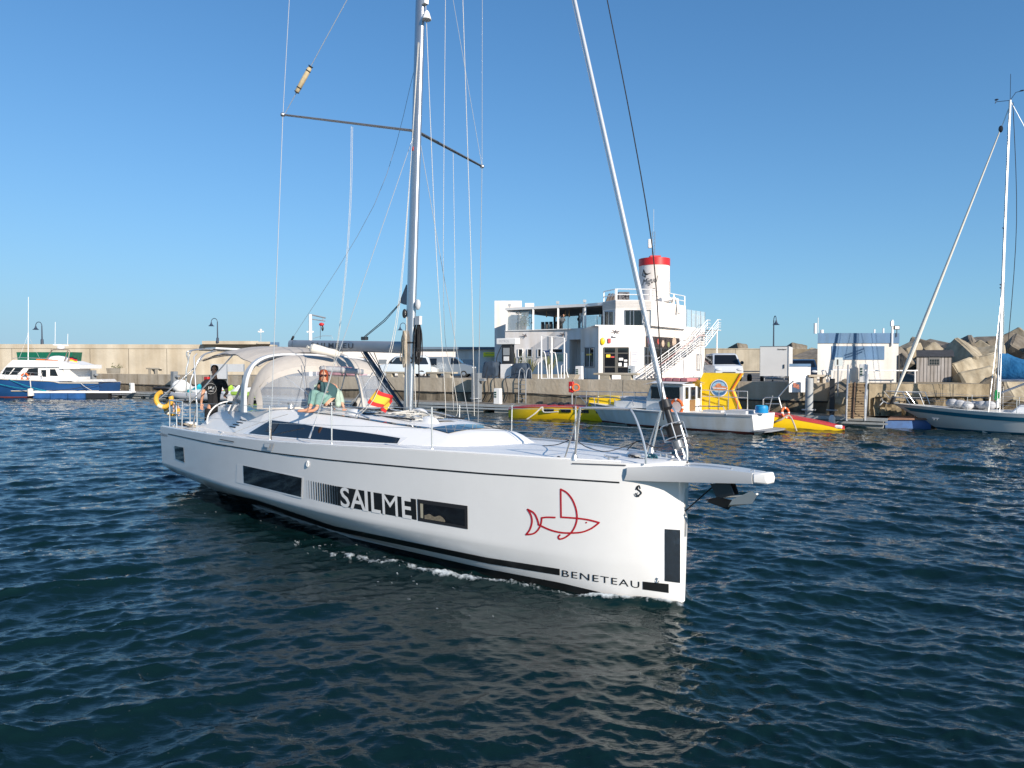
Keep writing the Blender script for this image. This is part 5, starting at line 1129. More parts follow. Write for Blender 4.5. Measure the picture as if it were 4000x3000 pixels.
g.tube([cyl(2502,11.0),cyl(2506,11.55),cyl(2511,11.15),cyl(2518,11.1),cyl(2530,11.2)],[.03,.05,.09,.06,.02],5); g.tube([cyl(2505,11.0),cyl(2512,10.85),cyl(2512,11.1)],.04,5); g.tube([cyl(2514,9.78),cyl(2545,9.8)],.03,5); wbuild(g,'tower_logo',BLACK,tw)
q=TC+Vector((-.1,-.1,12.5)); an_=thing('antenna','tall lattice antenna with white box on top of the red and white tower','antenna',tuple(q)); g=MB(); 
for s_ in (-.12,.12): g.tube([(s_,0,0),(s_,0,2.6)],.025,4)
for k in range(9): g.tube([(-.12,0,k*.3),(.12,0,k*.3+.15)],.015,4)
g.tube([(0,0,2.6),(0,0,4.6)],.02,5); g.build('antenna_mast',GALV,an_); B1((-.35,0,1.5),(.3,.25,.8)).build('antenna_box',WHITE,an_,bev=.04)
g=MB(); g.tube([TC+Vector((RT+.1,-.6,8.5)),TC+Vector((RT+.25,-.7,9.0)),TC+Vector((RT+.5,-.9,8.9)),TC+Vector((RT+.55,-1.4,7.6))],.13,8); wbuild(g,'vent_pipe',WHITE)
g=MB(); q=facep(U2,U3,2600,1155,.1); g.tube([cyl(2560,8.75)+Vector((.1,-.2,0)),TC+Vector((1.7,-.7,8.9))],.22,10); wbuild(g,'flue_duct',WHITE)
g=MB(); th=R(68); g.box(TC+Vector(((RT+.01)*math.sin(th),-(RT+.01)*math.cos(th),9.95)),(.5,.05,1.1),th); wbuild(g,'tower_door',GREYR)
# ground floor openings
for i,(x0,x1,y0,y1) in enumerate(((2024,2041,1364,1395),(2060,2078,1364,1395),(2100,2113,1364,1395),(2064,2078,1402,1427),(2030,2041,1393,1409))): opening(PB[0],PB[1],x0,x1,y0,y1,'window',DARK,WHITE)
opening(PB[0],PB[1],2150,2198,1363,1379,'window',DARK,WHITE)
wbuild(panel(PB[0],PB[1],2121,2144,1369,1393,.05,.05),'taxi_sign',mat('sign_blue',(.02,.06,.20),.5))
def fword(s,a,b,x0,x1,y0,y1,name,m,d=.08,par=None):
    fn=lambda u,v:facep(a,b,x0+(x1-x0)*u,y1+(y0-y1)*v,d); mb=text_mb(s,1,lambda x,y:Vector((x,y,0)),.0,None); aa=min(v.x for v in mb.v);bb=max(v.x for v in mb.v);c=min(v.y for v in mb.v);dd=max(v.y for v in mb.v)
    mb.v=[fn((v.x-aa)/(bb-aa),(v.y-c)/(dd-c)) for v in mb.v]; return mb.build(name,m,par or rb,world=True,smooth=0)
fword('TAXI',PB[0],PB[1],2125,2142,1374,1385,'sign_lettering',WHITE)
wbuild(panel(PB[0],PB[1],2162,2200,1384,1412,.05,.05),'map_board',mat('map_print',(.42,.50,.36),.6,var=.6,scale=2.5))
opening(C0,C1,2283,2321,1358,1433,'window',mull=(.55,)); wbuild(panel(C0,C1,2290,2310,1382,1388,.08,.02),'yellow_sticker',YEL); wbuild(panel(C0,C1,2270,2280,1375,1430,.03,.03),'notice_board',WHITE)
dr=opening(C1,D1,2359,2455,1358,1458,'entrance_door',fr=mat('bronze_frame',(.20,.19,.17),.5,metal=.4),mull=(.5,.46,.54),hm=(.24,.78))
for x0,x1,y0,y1,c in ((2368,2384,1385,1396,YEL),(2386,2400,1392,1397,RED),(2418,2434,1398,1408,WHITE),(2416,2428,1417,1430,WHITE),(2438,2450,1418,1434,WHITE),(2438,2450,1405,1412,WHITE)): wbuild(panel(C1,D1,x0,x1,y0,y1,.07,.02),'notice',c,dr)
wbuild(panel(C1,D1,2465,2500,1369,1429,.06,.06),'info_board',mat('board_white',(.72,.70,.70),.4)); 
for k in range(6): wbuild(panel(C1,D1,2470,2494-(k%3)*5,1374+k*9,1377+k*9,.09,.02),'board_print',mat('print_grey',(.35,.36,.42),.6))
wbuild(panel(C1,D1,2376,2386,1322,1339,.15,.15),'alarm_box',RED); g=MB(); q=facep(C1,D1,2354,1333,.1); g.ball(q,(.2,.08,.3),12,8); wbuild(g,'oval_sign',YEL); wbuild(panel(C1,D1,2393,2410,1311,1316,.2,.2),'wall_lamp',GALV)
for px,py,a,b in ((2052,1311,*PB),(2199,1307,*PB),(2404,1296,C1,D1)): 
    q=facep(a,b,px,py,.05); g=MB(); [g.tube([q+Vector((.38*math.cos(k*1.05+.3),0,.2*math.sin(k*1.05+.3))),q-Vector((.38*math.cos(k*1.05+.3),.02,.2*math.sin(k*1.05+.3)))],.03,4) for k in range(3)]; wbuild(g,'star_ornament',mat('iron_ornament',(.12,.10,.10),.7))
# right-hand face
ps=wbuild(panel(D1,E1,2527,2655,1317,1357,.12,.08),'menu_banner',mat('menu_print',(.055,.04,.035),.5,var=.9,scale=2.2))
for k,(x,y,r_,c) in enumerate(((2536,1330,.35,'plate_red'),(2548,1340,.28,'plate_cream'),(2590,1342,.3,'plate_cream'),(2612,1346,.25,'plate_green'),(2634,1336,.45,'plate_cream'),(2572,1334,.25,'plate_red'))):
    q=facep(D1,E1,x,y,.14); MB().lathe([(0,0),(r_,0)],12,q,axis='Y',M=Matrix.Rotation(math.atan2((E1-D1).y,(E1-D1).x),3,'Z')).build('dish_print',mat(c,{'plate_red':(.45,.08,.06),'plate_cream':(.55,.42,.32),'plate_green':(.25,.28,.12)}[c],.6,var=.4,scale=6),ps,world=True)
opening(D1,E1,2517,2543,1357,1425,'window',mull=(.5,),hm=(.5,)); opening(D1,E1,2550,2636,1359,1425,'window',mull=(.35,.7))
opening(D1,E1,2722,2738,1385,1445,'window',GREYR)
g=MB(); a,b=offs(D1,E1,.03); g.prism([a+Vector((0,0,ZF)),b+Vector((0,0,ZF)),b+Vector((0,0,ZF+.35)),a+Vector((0,0,ZF+.35))],(0,.06,0)); wbuild(g,'balcony_kerb',WHITE)
gpane(G(2662,66.5),G(2752,70.8),ZF+.3,ZF+2.0,5,'balcony_glass'); gpane(G(2700,70),G(2752,74),ZF+.3,ZF+1.8,4,'balcony_glass')
g=MB()
for x in (2512,2560,2610): q=facep(D1,E1,x,1280,-.1); g.box(q+Vector((0,0,.3)),(.07,.07,1.0))
g.tube([facep(D1,E1,2512,1258,-.1),facep(D1,E1,2660,1262,-.1)],.04,4); wbuild(g,'balcony_railing',WHITE)
# staircase along the right-hand face
sa=Vector((10.9,58.4,ZG)); sdv=Vector((.6,.8,0)); out=Vector((.8,-.6,0)); rz_=math.atan2(.8,.6)
st_=lambda s,z:Vector((sa.x+sdv.x*s,sa.y+sdv.y*s,z))
prof=lambda s:np.interp(s,[0,8.6,9.9,13.0],[ZG,4.62,4.65,6.3])
g=MB()
for k in range(17): s_=.3+k*.52; g.box(st_(s_,float(prof(s_)))+out*.5,(.34,1.1,.05),rz_)
g.box(st_(9.4,4.65)+out*.5,(1.1,1.1,.06),rz_)
for k in range(8): s_=10.1+k*.4; g.box(st_(s_,float(prof(s_))+.05)+out*.5,(.32,1.1,.05),rz_)
g.box(st_(13.4,6.3)+out*.5,(.8,1.1,.06),rz_)
sc_=wbuild(g,'staircase',mat('stair_tread',(.30,.26,.24),.7))
for o_ in (0,1.05):
    g=MB()
    pts=[0,8.6,9.9,13.0,13.8]
    for s0,s1 in zip(pts[:-1],pts[1:]):
        for h in (0,.3,.5,.7,1.0): g.tube([st_(s0,float(prof(s0))+h)+out*o_,st_(s1,float(prof(s1))+h)+out*o_],.05 if h==0 else (.03 if h<1 else .04),4)
    for k in range(10): s_=k*1.45; g.tube([st_(s_,float(prof(s_)))+out*o_,st_(s_,float(prof(s_))+1.0)+out*o_],.035,4)
    wbuild(g,'stair_railing',WHITE,sc_)
g=MB(); g.tube([st_(0,float(prof(0))+1.03)+out*1.05,st_(8.6,float(prof(8.6))+1.03)+out*1.05,st_(9.9,5.68)+out*1.05],.028,4); wbuild(g,'handrail',mat('faded_red_rail',(.42,.16,.14),.6),sc_)
g=MB(); g.tube([st_(9.3,1.8)+out*.9,st_(8.9,4.6)+out*.9],.07,5); g.tube([st_(13.2,1.8)+out*.9,st_(13.2,6.3)+out*.9],.07,5); wbuild(g,'stair_prop',WHITE,sc_)
# ---------------------------------------------------------------- right-hand service building and shed
ZB=2.08
sb=thing('service_building','white service building with blue roof band and blue wall panel','building',(GX(3350,37.6),37.6,ZB)); Yb=37.6
fx=lambda px:GX(px,Yb); X0,X1=fx(3193),fx(3509)
def skew(x0,x1,y0,dp,z0,z1,k=.47): return MB().prism([(x0,y0,z0),(x1,y0,z0),(x1+dp*k,y0+dp,z0),(x0+dp*k,y0+dp,z0)],(0,0,z1-z0))
sw=skew(X0,X1,Yb,3,ZB-.4,4.13).build('wall',mat('service_render',(.64,.62,.59),.85,var=.07,scale=.7,streak=.16),sb,world=True)
g=skew(X0-.02,X1+.01,Yb-.05,3.1,4.13,4.66); g.build('roof_band',BLUEP,sb,world=True)
g=MB(); g.bx(fx(3247),fx(3453),Yb-.03,Yb+.02,PY(0,1405,Yb).z,PY(0,1352,Yb).z); g.build('blue_panel',BLUEP,sb,world=True)
g=MB(); g.bx(X1,fx(3552),Yb+1.2,Yb+5,ZB-.4,3.55); g.build('side_wall',PLAS,sb,world=True)
g=MB(); g.bx(fx(3508)-.03,fx(3512),Yb-.08,Yb-.01,ZB,3.5); g.build('drain_pipe',DARK,sb,world=True)
for px,h,w_ in ((3202,.55,.08),(3228,.2,.09)): g=MB(); g.lathe([(w_,0),(w_,h)],10,Vector((fx(px),Yb+.6,4.66))); g.build('roof_flue',WHITE,sb,world=True)
for px,top,r_ in ((3191,1241,.018),(3480,1250,.05)): 
    t=thing('roof_antenna','thin white whip antenna at the left edge of the blue roof' if px<3300 else 'grey pole with wireless unit on the right end of the blue roof','antenna',(fx(px),Yb-.08,4.0 if px>3300 else 4.66)); h=PY(0,top,Yb).z-t.location.z; MB().tube([(0,0,0),(0,0,h)],r_,6).build('antenna_mast',WHITE,t)
    if px>3300: MB().box((-.03,-.03,h-.2),(.14,.12,.26)).build('wireless_unit',WHITE,t)
fl2=thing('floodlight','black framed floodlight on a bracket at the corner of the blue roof','floodlight',(fx(3496),Yb-.1,4.66)); MB().box((0,0,.28),(.28,.1,.2)).build('lamp_case',BLKP,fl2); MB().box((0,-.06,.28),(.22,.02,.14)).build('lamp_glass',WHITE,fl2); MB().tube([(.02,0,-.2),(.02,0,.2)],.02,5).build('bracket',BLKP,fl2)
g=MB(); [g.tube([(fx(3505)+k*.12,Yb+.5+k*1.2,4.66),(fx(3505)+k*.12,Yb+.5+k*1.2,5.0)],.045,6) for k in range(3)]; g.build('roof_pipe',WHITE,sb,world=True)
# shed
Ys=38.2; sh=thing('wooden_shed','grey boarded wooden shed with dark felt roof beside the boulders','shed',(GX(3647,Ys),Ys,ZB)); sx=lambda px:GX(px,Ys)
g=skew(sx(3580),sx(3717),Ys,1.6,ZB,PY(0,1392,Ys).z,.57); swl=g.build('shed_wall',mat('grey_boards',(.30,.28,.27),.85,var=.15,scale=3,streak=.3),sh,world=True)
g=MB(); 
for k in range(11): x=sx(3580)+(sx(3717)-sx(3580))*k/10; g.box((x,Ys-.005,(ZB+3.46)/2),(.018,.02,3.44-ZB))
g.build('board_gaps',mat('gap_dark',(.08,.075,.07),.9),swl,world=True)
z1,z2=PY(0,1393,Ys).z,PY(0,1366,Ys).z; g=MB(); g.prism([(sx(3574),Ys-.12,z1),(sx(3574)+.5,Ys+.8,z2),(sx(3574)+1.05,Ys+1.75,z1)],(sx(3722)-sx(3574),0,0)); g.build('shed_roof',mat('roof_felt',(.035,.036,.042),.9,var=.3,scale=4),sh,world=True)
g=MB(); g.bx(sx(3626),sx(3670),Ys-.03,Ys+.01,PY(0,1427,Ys).z,PY(0,1396,Ys).z); wf=g.build('shed_window',mat('grey_trim',(.10,.10,.10),.7),sh,world=True)
g=MB(); 
for i in range(4):
    for j in range(2): x=sx(3630)+i*(sx(3668)-sx(3630))/4; z=PY(0,1426,Ys).z+.03+j*.15; g.bx(x+.01,x+.1,Ys-.045,Ys-.02,z,z+.12)
g.build('panes',GLASSD,wf,world=True)
# ---------------------------------------------------------------- floating pontoon, piles, quay furniture
def TL(t,px,py,b=None,z=None,a=None):
    I=rootinv(t); d=I.to_3x3()@ray(px,py); o=I@Vector((0,0,HC))
    k=(z-o.z)/d.z if z is not None else ((a-o.x)/d.x if a is not None else (b-o.y)/d.y)
    return o+d*k
pt=thing('pontoon','long grey floating pontoon running along the foot of the quay','pontoon',Q(-60,0,0),rz=QR); DECKM=mat('pontoon_deck',(.25,.22,.18),.9,var=.3,scale=3,streak=.2)
u1=QX(3470,0); wb=lambda g,n,m,par=pt,**k:g.build(n,m,par,world=True,**k)
def qb(u0,u1,v0,v1,z0,z1): return MB().prism([Q(u0,v0,z0),Q(u1,v0,z0),Q(u1,v1,z0),Q(u0,v1,z0)],(0,0,z1-z0))
wb(qb(-110,u1,.06,2.4,.44,.5),'deck',DECKM)
ALP=mat('weathered_aluminium',(.45,.46,.45),.5,metal=.4,var=.2,scale=2)
wb(qb(-110,u1,0,.055,.36,.52),'side_beam',ALP); wb(qb(-110,u1,.0,.05,.20,.30),'side_beam',ALP)
g=MB()
for k in range(34): 
    u=-110+k*3.75; 
    if u+2.9<u1: q=qb(u,u+2.9,.12,2.3,-.35,.34); g.add(q.v,q.f)
wb(g,'float',mat('float_grey',(.33,.33,.31),.8,var=.3,scale=2),kind='stuff')
for k in range(22):
    u=-60+k*3.75; g=MB(); g.tube([Q(u-.14,.25,.58),Q(u+.14,.25,.58)],.025,6); g.tube([Q(u-.06,.25,.5),Q(u-.06,.25,.58)],.02,6); g.tube([Q(u+.06,.25,.5),Q(u+.06,.25,.58)],.02,6); wb(g,'cleat',STEEL)
p2=thing('pontoon','short white topped finger pontoon with blue floats beside the blue motor boat','pontoon',(GX(118,64.2),64.2,0))
x0,x1=GX(120,64.2),GX(512,64.2)
g=MB(); g.bx(x0,x1,64.2,65.0,.47,.62); g.build('deck',WHITE,p2,world=True,bev=.02)
FB=mat('float_blue',(.02,.09,.26),.55,var=.3,scale=2)
for k in range(3): g=MB(); a=GX(125+k*69,64.2); g.bx(a,a+1.5,64.25,64.95,-.3,.46); g.build('float',FB,p2,world=True)
g=MB(); g.bx(GX(332,64.2),GX(418,64.2),64.3,64.9,-.3,.46); g.build('float',BLKP,p2,world=True)
g=MB(); g.tube([(GX(112,64),64.15,.85),(GX(116,64),64.1,.2)],[.22,.26],12); tag(g.build('fender',FM),'round white fender hanging at the end of the finger pontoon','fender')
bf=thing('pontoon','blue float block under brown decking beside the bow of the right hand sailboat','pontoon',(GX(3500,33.5),33.5,0))
g=MB(); g.bx(GX(3462,33.6),GX(3640,33.6),33.6,35,-.3,.40); g.build('float',FB,bf,world=True); g=MB(); g.bx(GX(3440,33.5),GX(3650,33.5),33.5,35,.42,.5); g.build('deck',mat('brown_decking',(.22,.12,.08),.85,var=.3,scale=4),bf,world=True)
for px,v,m,rad,ztop,lb in ((363,2.0,'steel',.22,2.45,'grey steel mooring pile rising from the pontoon behind the blue boat stern'),(680,2.0,'steel',.22,2.40,'grey steel mooring pile left of the yacht steel stern frame'),(1862,2.3,'steel',.25,2.45,'square dark mooring pile in front of the fuel dock'),(1260,2.3,'dk',.2,2.5,'dark mooring pile seen through the open sprayhood'),(3162,1.0,'lt',.19,2.33,'pale grey round mooring pile in front of the white cabinet'),(3252,1.3,'dk',.11,2.31,'thin black mooring pile beside the gangway')):
    q=Q(QX(px,v),v); t=thing('mooring_pile',lb,'mooring pile',(q.x,q.y,0),rz=QR,group='mooring piles along the quay')
    g=MB(); 
    if m=='lt': g.lathe([(rad,-1),(rad,ztop),(0,ztop)],16)
    else: g.box((0,0,ztop/2-.3),(rad*2,rad*2,ztop+.6)); 
    g.build('pile_shaft',{'steel':mat('pile_grey',(.22,.24,.26),.6,metal=.2,var=.2,scale=2),'lt':mat('pile_light',(.36,.38,.39),.6,var=.12,scale=2),'dk':mat('pile_dark',(.03,.032,.035),.6)}[m],t)
    g=MB(); g.torus((0,-.1,.75),rad+.12,.04,n=14); g.build('pile_collar',GALV,t)
    if m=='steel': B1((rad+.25,0,ztop-.45),(.4,.25,.16)).build('pile_bracket',GALV,t)
# black hoses along the wall
g=MB(); rr=random.Random(5); g.tube(smoothpath([Q(-75+k*3.1,2.86,1.12-.05*math.sin(k*1.7)-.05*rr.random()) for k in range(26)],4),.035,6); tag(g.build('water_hose',ROPEK),'long black hose slung along the middle of the quay wall','hose')
for px0,px1,y0,y1,lb in ((1905,1880,1480,1585,'black fuel hose hanging down the quay wall, leftmost below the pump'),(1930,1905,1480,1590,'black fuel hose hanging down the quay wall, second from the left'),(1975,1962,1480,1592,'black fuel hose hanging down the quay wall nearest the ladder')):
    a=PY(px0,y0,Q(QX(px0,2.88),2.88).y); b=PY(px1,y1,Q(QX(px1,2.7),2.7).y); o=T1(smoothpath([a+QV*.5+Vector((0,0,.2)),a,a.lerp(b,.5)+QU*.3,b],6),.03,6).build('fuel_hose',ROPEK); tag(o,lb,'hose',group='fuel hoses on the quay wall')
# ladders
def ladder(label,px,v,z0,z1,w_=.55,hoop=True):
    q=Q(QX(px,v),v); t=thing('dock_ladder',label,'ladder',(q.x,q.y,0),rz=QR); g=MB()
    for s in (-w_/2,w_/2):
        P=[(s,0,z0),(s,0,z1)]+([(s,.15,z1+.55),(s,.4,z1+.7),(s,.7,z1+.5),(s,.75,z1)] if hoop else []); g.tube(P,.03,6)
    g.build('ladder_rails',GALV,t); g=MB(); n=int((z1-z0)/.3); 
    for k in range(n): g.tube([(-w_/2,0,z0+.2+k*.3),(w_/2,0,z0+.2+k*.3)],.022,5)
    g.build('ladder_rungs',GALV,t); return t
ladder('galvanised dock ladder with curved handles on the quay wall below the fuel pump',2040,2.75,.3,2.1)
# white tubular davit frames on the quay edge
fr_=thing('dock_gantry','tall white tubular frame with curved ladder handles standing on the quay edge','frame',Q(QX(2150,3.3),3.3,2.08),rz=QR)
def fp(px,py): return PY(px,py,Q(QX(px,3.3),3.3).y)
g=MB(); g.tube([fp(2115,1479),fp(2115,1310),fp(2204,1321),fp(2204,1478)],.05,6); g.tube([fp(2155,1478),fp(2155,1314)],.06,6); g.tube([fp(2115,1479),fp(2204,1478)],.04,5); g.build('frame_tubes',WHITE,fr_,world=True)
for P in ([(2118,1375),(2125,1373),(2130,1385),(2140,1480)],[(2158,1376),(2168,1378),(2172,1395),(2182,1478)],[(2206,1379),(2213,1381),(2213,1450),(2220,1475)],[(2103,1480),(2103,1415)],[(2145,1476),(2145,1425),(2153,1420)],[(2192,1478),(2193,1428),(2200,1424)]): T1([fp(*p) for p in P],.035,6).build('curved_handle',WHITE,fr_,world=True)
# fuel pump and covered pumps
q=Q(QX(1985,4.2),4.2,1.8); fp_=thing('fuel_pump','tall white and black fuel pump on the quay between two blue-grey covers','fuel pump',q,rz=QR)
B1((0,0,.72),(.9,.6,1.05)).build('pump_cabinet',WHITE,fp_,bev=.02); B1((0,0,1.95),(.75,.45,1.4)).build('pump_display',BLKP,fp_,bev=.02); B1((0,-.24,1.62),(.42,.03,.3)).build('screen',WHITE,fp_); B1((.0,-.24,2.1),(.5,.02,.5)).build('screen',mat('display_grey',(.3,.32,.33),.4),fp_)
g=MB(); g.box((0,0,2.8),(1.55,.6,.42)); cp=g.build('pump_canopy',WHITE,fp_,bev=.03)
mb=text_mb('PETROL',.24,lambda x,y:Vector((-.55+x,-.305,2.72+y)),0,None); mb.build('pump_lettering',mat('faded_print',(.50,.50,.52),.7),cp,smooth=0)
for s in (-1,1): T1(smoothpath([(s*.4,-.2,2.5),(s*.75,-.3,1.6),(s*.6,-.3,.6),(s*.3,-.5,.1),(s*1.0,-.8,.05)],5),.03,6).build('pump_hose',ROPEK,fp_)
TARP=mat('blue_grey_tarpaulin',(.035,.055,.085),.75,var=.3,scale=3,bump=.8,bscale=4)
for px,lb,w_,h in ((1923,'blue-grey tarpaulin covered fuel pump, left of the white pump',1.15,1.42),(2037,'blue-grey tarpaulin covered fuel pump, right of the white pump',1.15,1.3)):
    q=Q(QX(px,4.0),4.0,1.8); t=thing('covered_pump',lb,'covered pump',q,rz=QR); g=MB(); rows=[]; rr=random.Random(px)
    for z,k in ((0,1.0),(.4,1.0),(.9,.95),(h-.1,.85),(h,.7),(h+.02,.3)): rows.append([Vector((w_/2*k*c+rr.uniform(-.04,.04),.42*k*s+rr.uniform(-.04,.04),z)) for c,s in ((-1,-1),(-.5,-1.1),(0,-1),(.5,-1.12),(1,-1),(1.05,0),(1,1),(0,1),(-1,1),(-1.05,0))])
    g.grid(rows,closed=True); g.add(rows[-1],[tuple(range(10))]); g.build('tarpaulin',TARP,t,smooth=60); T1([(-.4,-.44,0),(-.15,-.42,.9),(-.1,-.3,h)],.02,5).build('tie_rope',ROPEK,t)
# pedestals
def pedestal(label,px,v,z,h=.95,w_=.36):
    q=Q(QX(px,v),v,z); t=thing('power_pedestal',label,'power pedestal',q,rz=QR); MB().box((0,0,h/2),(w_,.3,h),taper=.92).build('pedestal_body',WHITE,t,bev=.03); g=MB()
    for k in range(3): g.box((-w_*.2,-.15,h*.75-k*.14),(w_*.3,.03,.09))
    g.build('sockets',mat('socket_green',(.03,.08,.06),.5),t); return t
pedestal('white power pedestal with green sockets standing on the pontoon below the fuel dock',1945,.9,.5,1.0,.5)
pedestal('white power pedestal on the pontoon behind the blue boat stern',514,.9,.5,.8,.45)
g=pedestal('white litter bin box beside the shop entrance',2468,10.5,1.8,1.15,.5)
pedestal('white litter bin box beside the dark building recess',2263,11.5,1.8,1.1,.6)
pedestal('white bin cabinet in front of the white wall under the blue panel',3372,0,0).location=(GX(3372,37.2),37.2,2.08)
# benches, planters
def bench(label,px,v,L=2.0,dep=None,zz=1.8):
    q=Q(QX(px,v),v,zz); t=thing('concrete_bench',label,'bench',q,rz=QR,group='concrete benches along the quay'); B1((0,0,.56),(L,.45,.13)).build('seat',CONCW,t,bev=.02)
    for s in (-1,1): B1((s*L*.24,0,.26),(L*.22,.4,.49)).build('leg',CONCW,t)
for px,v,L,lb in ((1548,4.2,2.4,'concrete bench on the quay edge left of the yacht mast'),(1725,4.2,2.6,'concrete bench on the quay edge in front of the silver van'),(2408,4.4,3.0,'long concrete bench in front of the shop entrance'),(605,4.0,2.3,'concrete bench on the quay between the steel pile and the flower box'),):
    bench(lb,px,v,L,zz=2.08 if px==605 else 1.86)
t=thing('concrete_bench','dark concrete table slab at the quay corner left of the blue topped building','bench',(GX(3195,36.6),36.6,2.08)); B1((0,0,.36),(1.1,.5,.1)).build('seat',CONC,t); B1((-.2,0,.15),(.15,.4,.32)).build('leg',CONC,t); B1((.25,0,.15),(.15,.4,.32)).build('leg',CONC,t)
def planter(label,px,v,L,z,plants):
    q=Q(QX(px,v),v,z); t=thing('planter',label,'planter',q,rz=QR); g=MB(); g.grid([[Vector((x*k,y*k,zz)) for x,y in ((-L/2,-.35),(L/2,-.35),(L/2,.35),(-L/2,.35))] for zz,k in ((0,.9),(.55,1),(.55,.88),(.4,.86))],closed=True); g.build('trough',CONCW,t)
    rr=random.Random(px); g=MB()
    for x,h,spiky in plants:
        for k in range(26 if spiky else 60):
            a=rr.uniform(0,6.28); 
            if spiky: e=Vector((math.cos(a)*.45*h,math.sin(a)*.3*h,h*rr.uniform(.6,1))); b=Vector((-math.sin(a),math.cos(a),0))*.03; p=Vector((x,0,.45)); g.add([p-b,p+b,p+e*.6+b+Vector((0,0,.05)),p+e,p+e*.6-b+Vector((0,0,.05))],[(0,1,2,3,4)])
            else: p=Vector((x+rr.gauss(0,.2),rr.gauss(0,.12),.5+abs(rr.gauss(0,h*.4)))); e=Vector((rr.uniform(-1,1),rr.uniform(-1,1),rr.uniform(0,1))).normalized()*.09; b=e.cross(Vector((.3,.5,.8))).normalized()*.04; g.add([p-e,p+b,p+e,p-b],[(0,1,2,3)])
    g.build('foliage',mat('dry_foliage',(.16,.17,.07),.8,var=.4,scale=5),t,smooth=0)
planter('concrete flower box with low green plant on the left quay',455,4.2,2.7,2.1,((-.5,.5,0),(.5,.6,0)))
planter('long concrete planter with spiky dry plants in front of the restaurant',2116,6.0,5.6,1.8,((-2.2,1.9,1),(-.9,1.6,1),(.6,1.9,1),(1.8,.5,0)))
# white notice board frame on the left quay
q=Q(QX(888,2.9),2.9,0); nb=thing('notice_board','two blank white boards in a frame on the quay behind the helmsman','sign',q,rz=QR)
def onv(px,py,v): return PY(px,py,Q(QX(px,v),v).y)
def vquad(x0,x1,y0,y1,v): return MB().prism([onv(x0,y1,v),onv(x1,y1,v),onv(x1,y0,v),onv(x0,y0,v)],QV*.05)
vquad(824,954,1422,1452,2.8).build('board',WHITE,nb,world=True); vquad(828,888,1452,1480,2.8).build('board',WHITE,nb,world=True)
g=MB(); [g.tube([onv(x,1530,2.8),onv(x,1422,2.8)],.04,5) for x in (824,888,954)]; g.build('frame',GALV,nb,world=True)
g=MB(); q=onv(808,1484,2.6); g.box(q,(.5,.25,.55),QR); tag(g.build('red_box',RED,bev=.02),'small red box fixed to the quay wall behind the helmsman','box')
# life-ring cabinet
t=thing('life_ring_station','red life ring cabinet on the pontoon between the yellow submarine and the white launch','life ring station',Q(QX(2232,1.6),1.6,.5),rz=QR); B1((0,0,1.15),(.30,.2,.66)).build('cabinet',RED,t,bev=.03); MB().tube([(0,.1,0),(0,.1,1.3)],.05,6).build('post',GALV,t); g=MB(); g.torus((.30,0,1.12),.20,.05,Matrix.Rotation(R(90),3,'X')@Matrix.Rotation(R(35),3,'Y'),20,8); g.build('life_ring',ORANGE,t); MB().ball((0,-.105,1.12),(.07,.02,.08),10,6).build('emblem',WHITE,t)
# hoist crane
c0=onv(1213,1460,4.2); cr_=thing('hoist_crane','small white hoist crane with red chain hoist behind the yacht boom','crane',(c0.x,c0.y,1.8)); cz=lambda px,py:PY(px,py,c0.y)
g=MB(); g.tube([Vector((c0.x,c0.y,1.8)),cz(1212,1228)],[.17,.13],12); g.build('crane_post',WHITE,cr_,world=True); g=MB(); g.tube([cz(1214,1229),cz(1272,1242)],.06,4); g.tube([cz(1214,1246),cz(1270,1254)],.04,4); g.tube([cz(1262,1241),cz(1262,1254)],.03,4); g.build('crane_arm',GALV,cr_,world=True)
g=MB(); g.ball(cz(1256,1267),(.22,.14,.14)); g.build('chain_hoist',RED,cr_,world=True); g=MB(); g.ball(cz(1260,1283),(.10,.1,.22)); g.tube([cz(1252,1268),cz(1251,1325)],.02,5); g.build('chain_bag',BLKP,cr_,world=True); g=MB(); g.box(cz(1212,1296),(.55,.1,.12)); g.build('crane_lamp',WHITE,cr_,world=True)
g=MB(); g.tube([cz(1222,1322),cz(1260,1312),cz(1295,1312),cz(1300,1325)],.02,5); g.build('crane_bracket',GALV,cr_,world=True)
# pink and grey bundles on the quay seen through the sprayhood
q=onv(1335,1450,5.5); t=thing('covered_trailer','small trailer under a pink and white sheet on the quay behind the yacht','trailer',(q.x,q.y,1.8),rz=QR); MB().box((0,0,.75),(4.4,1.5,.85),taper=.92).build('cover_sheet',mat('pink_sheet',(.55,.30,.33),.7,var=.6,scale=1.5),t,bev=.08); g=MB(); g.torus((-1,-.7,.3),.25,.07,Matrix.Rotation(R(90),3,'X')); g.torus((1,-.7,.3),.25,.07,Matrix.Rotation(R(90),3,'X')); g.build('wheel',RUBBER,t)
q=onv(930,1500,1.2); 
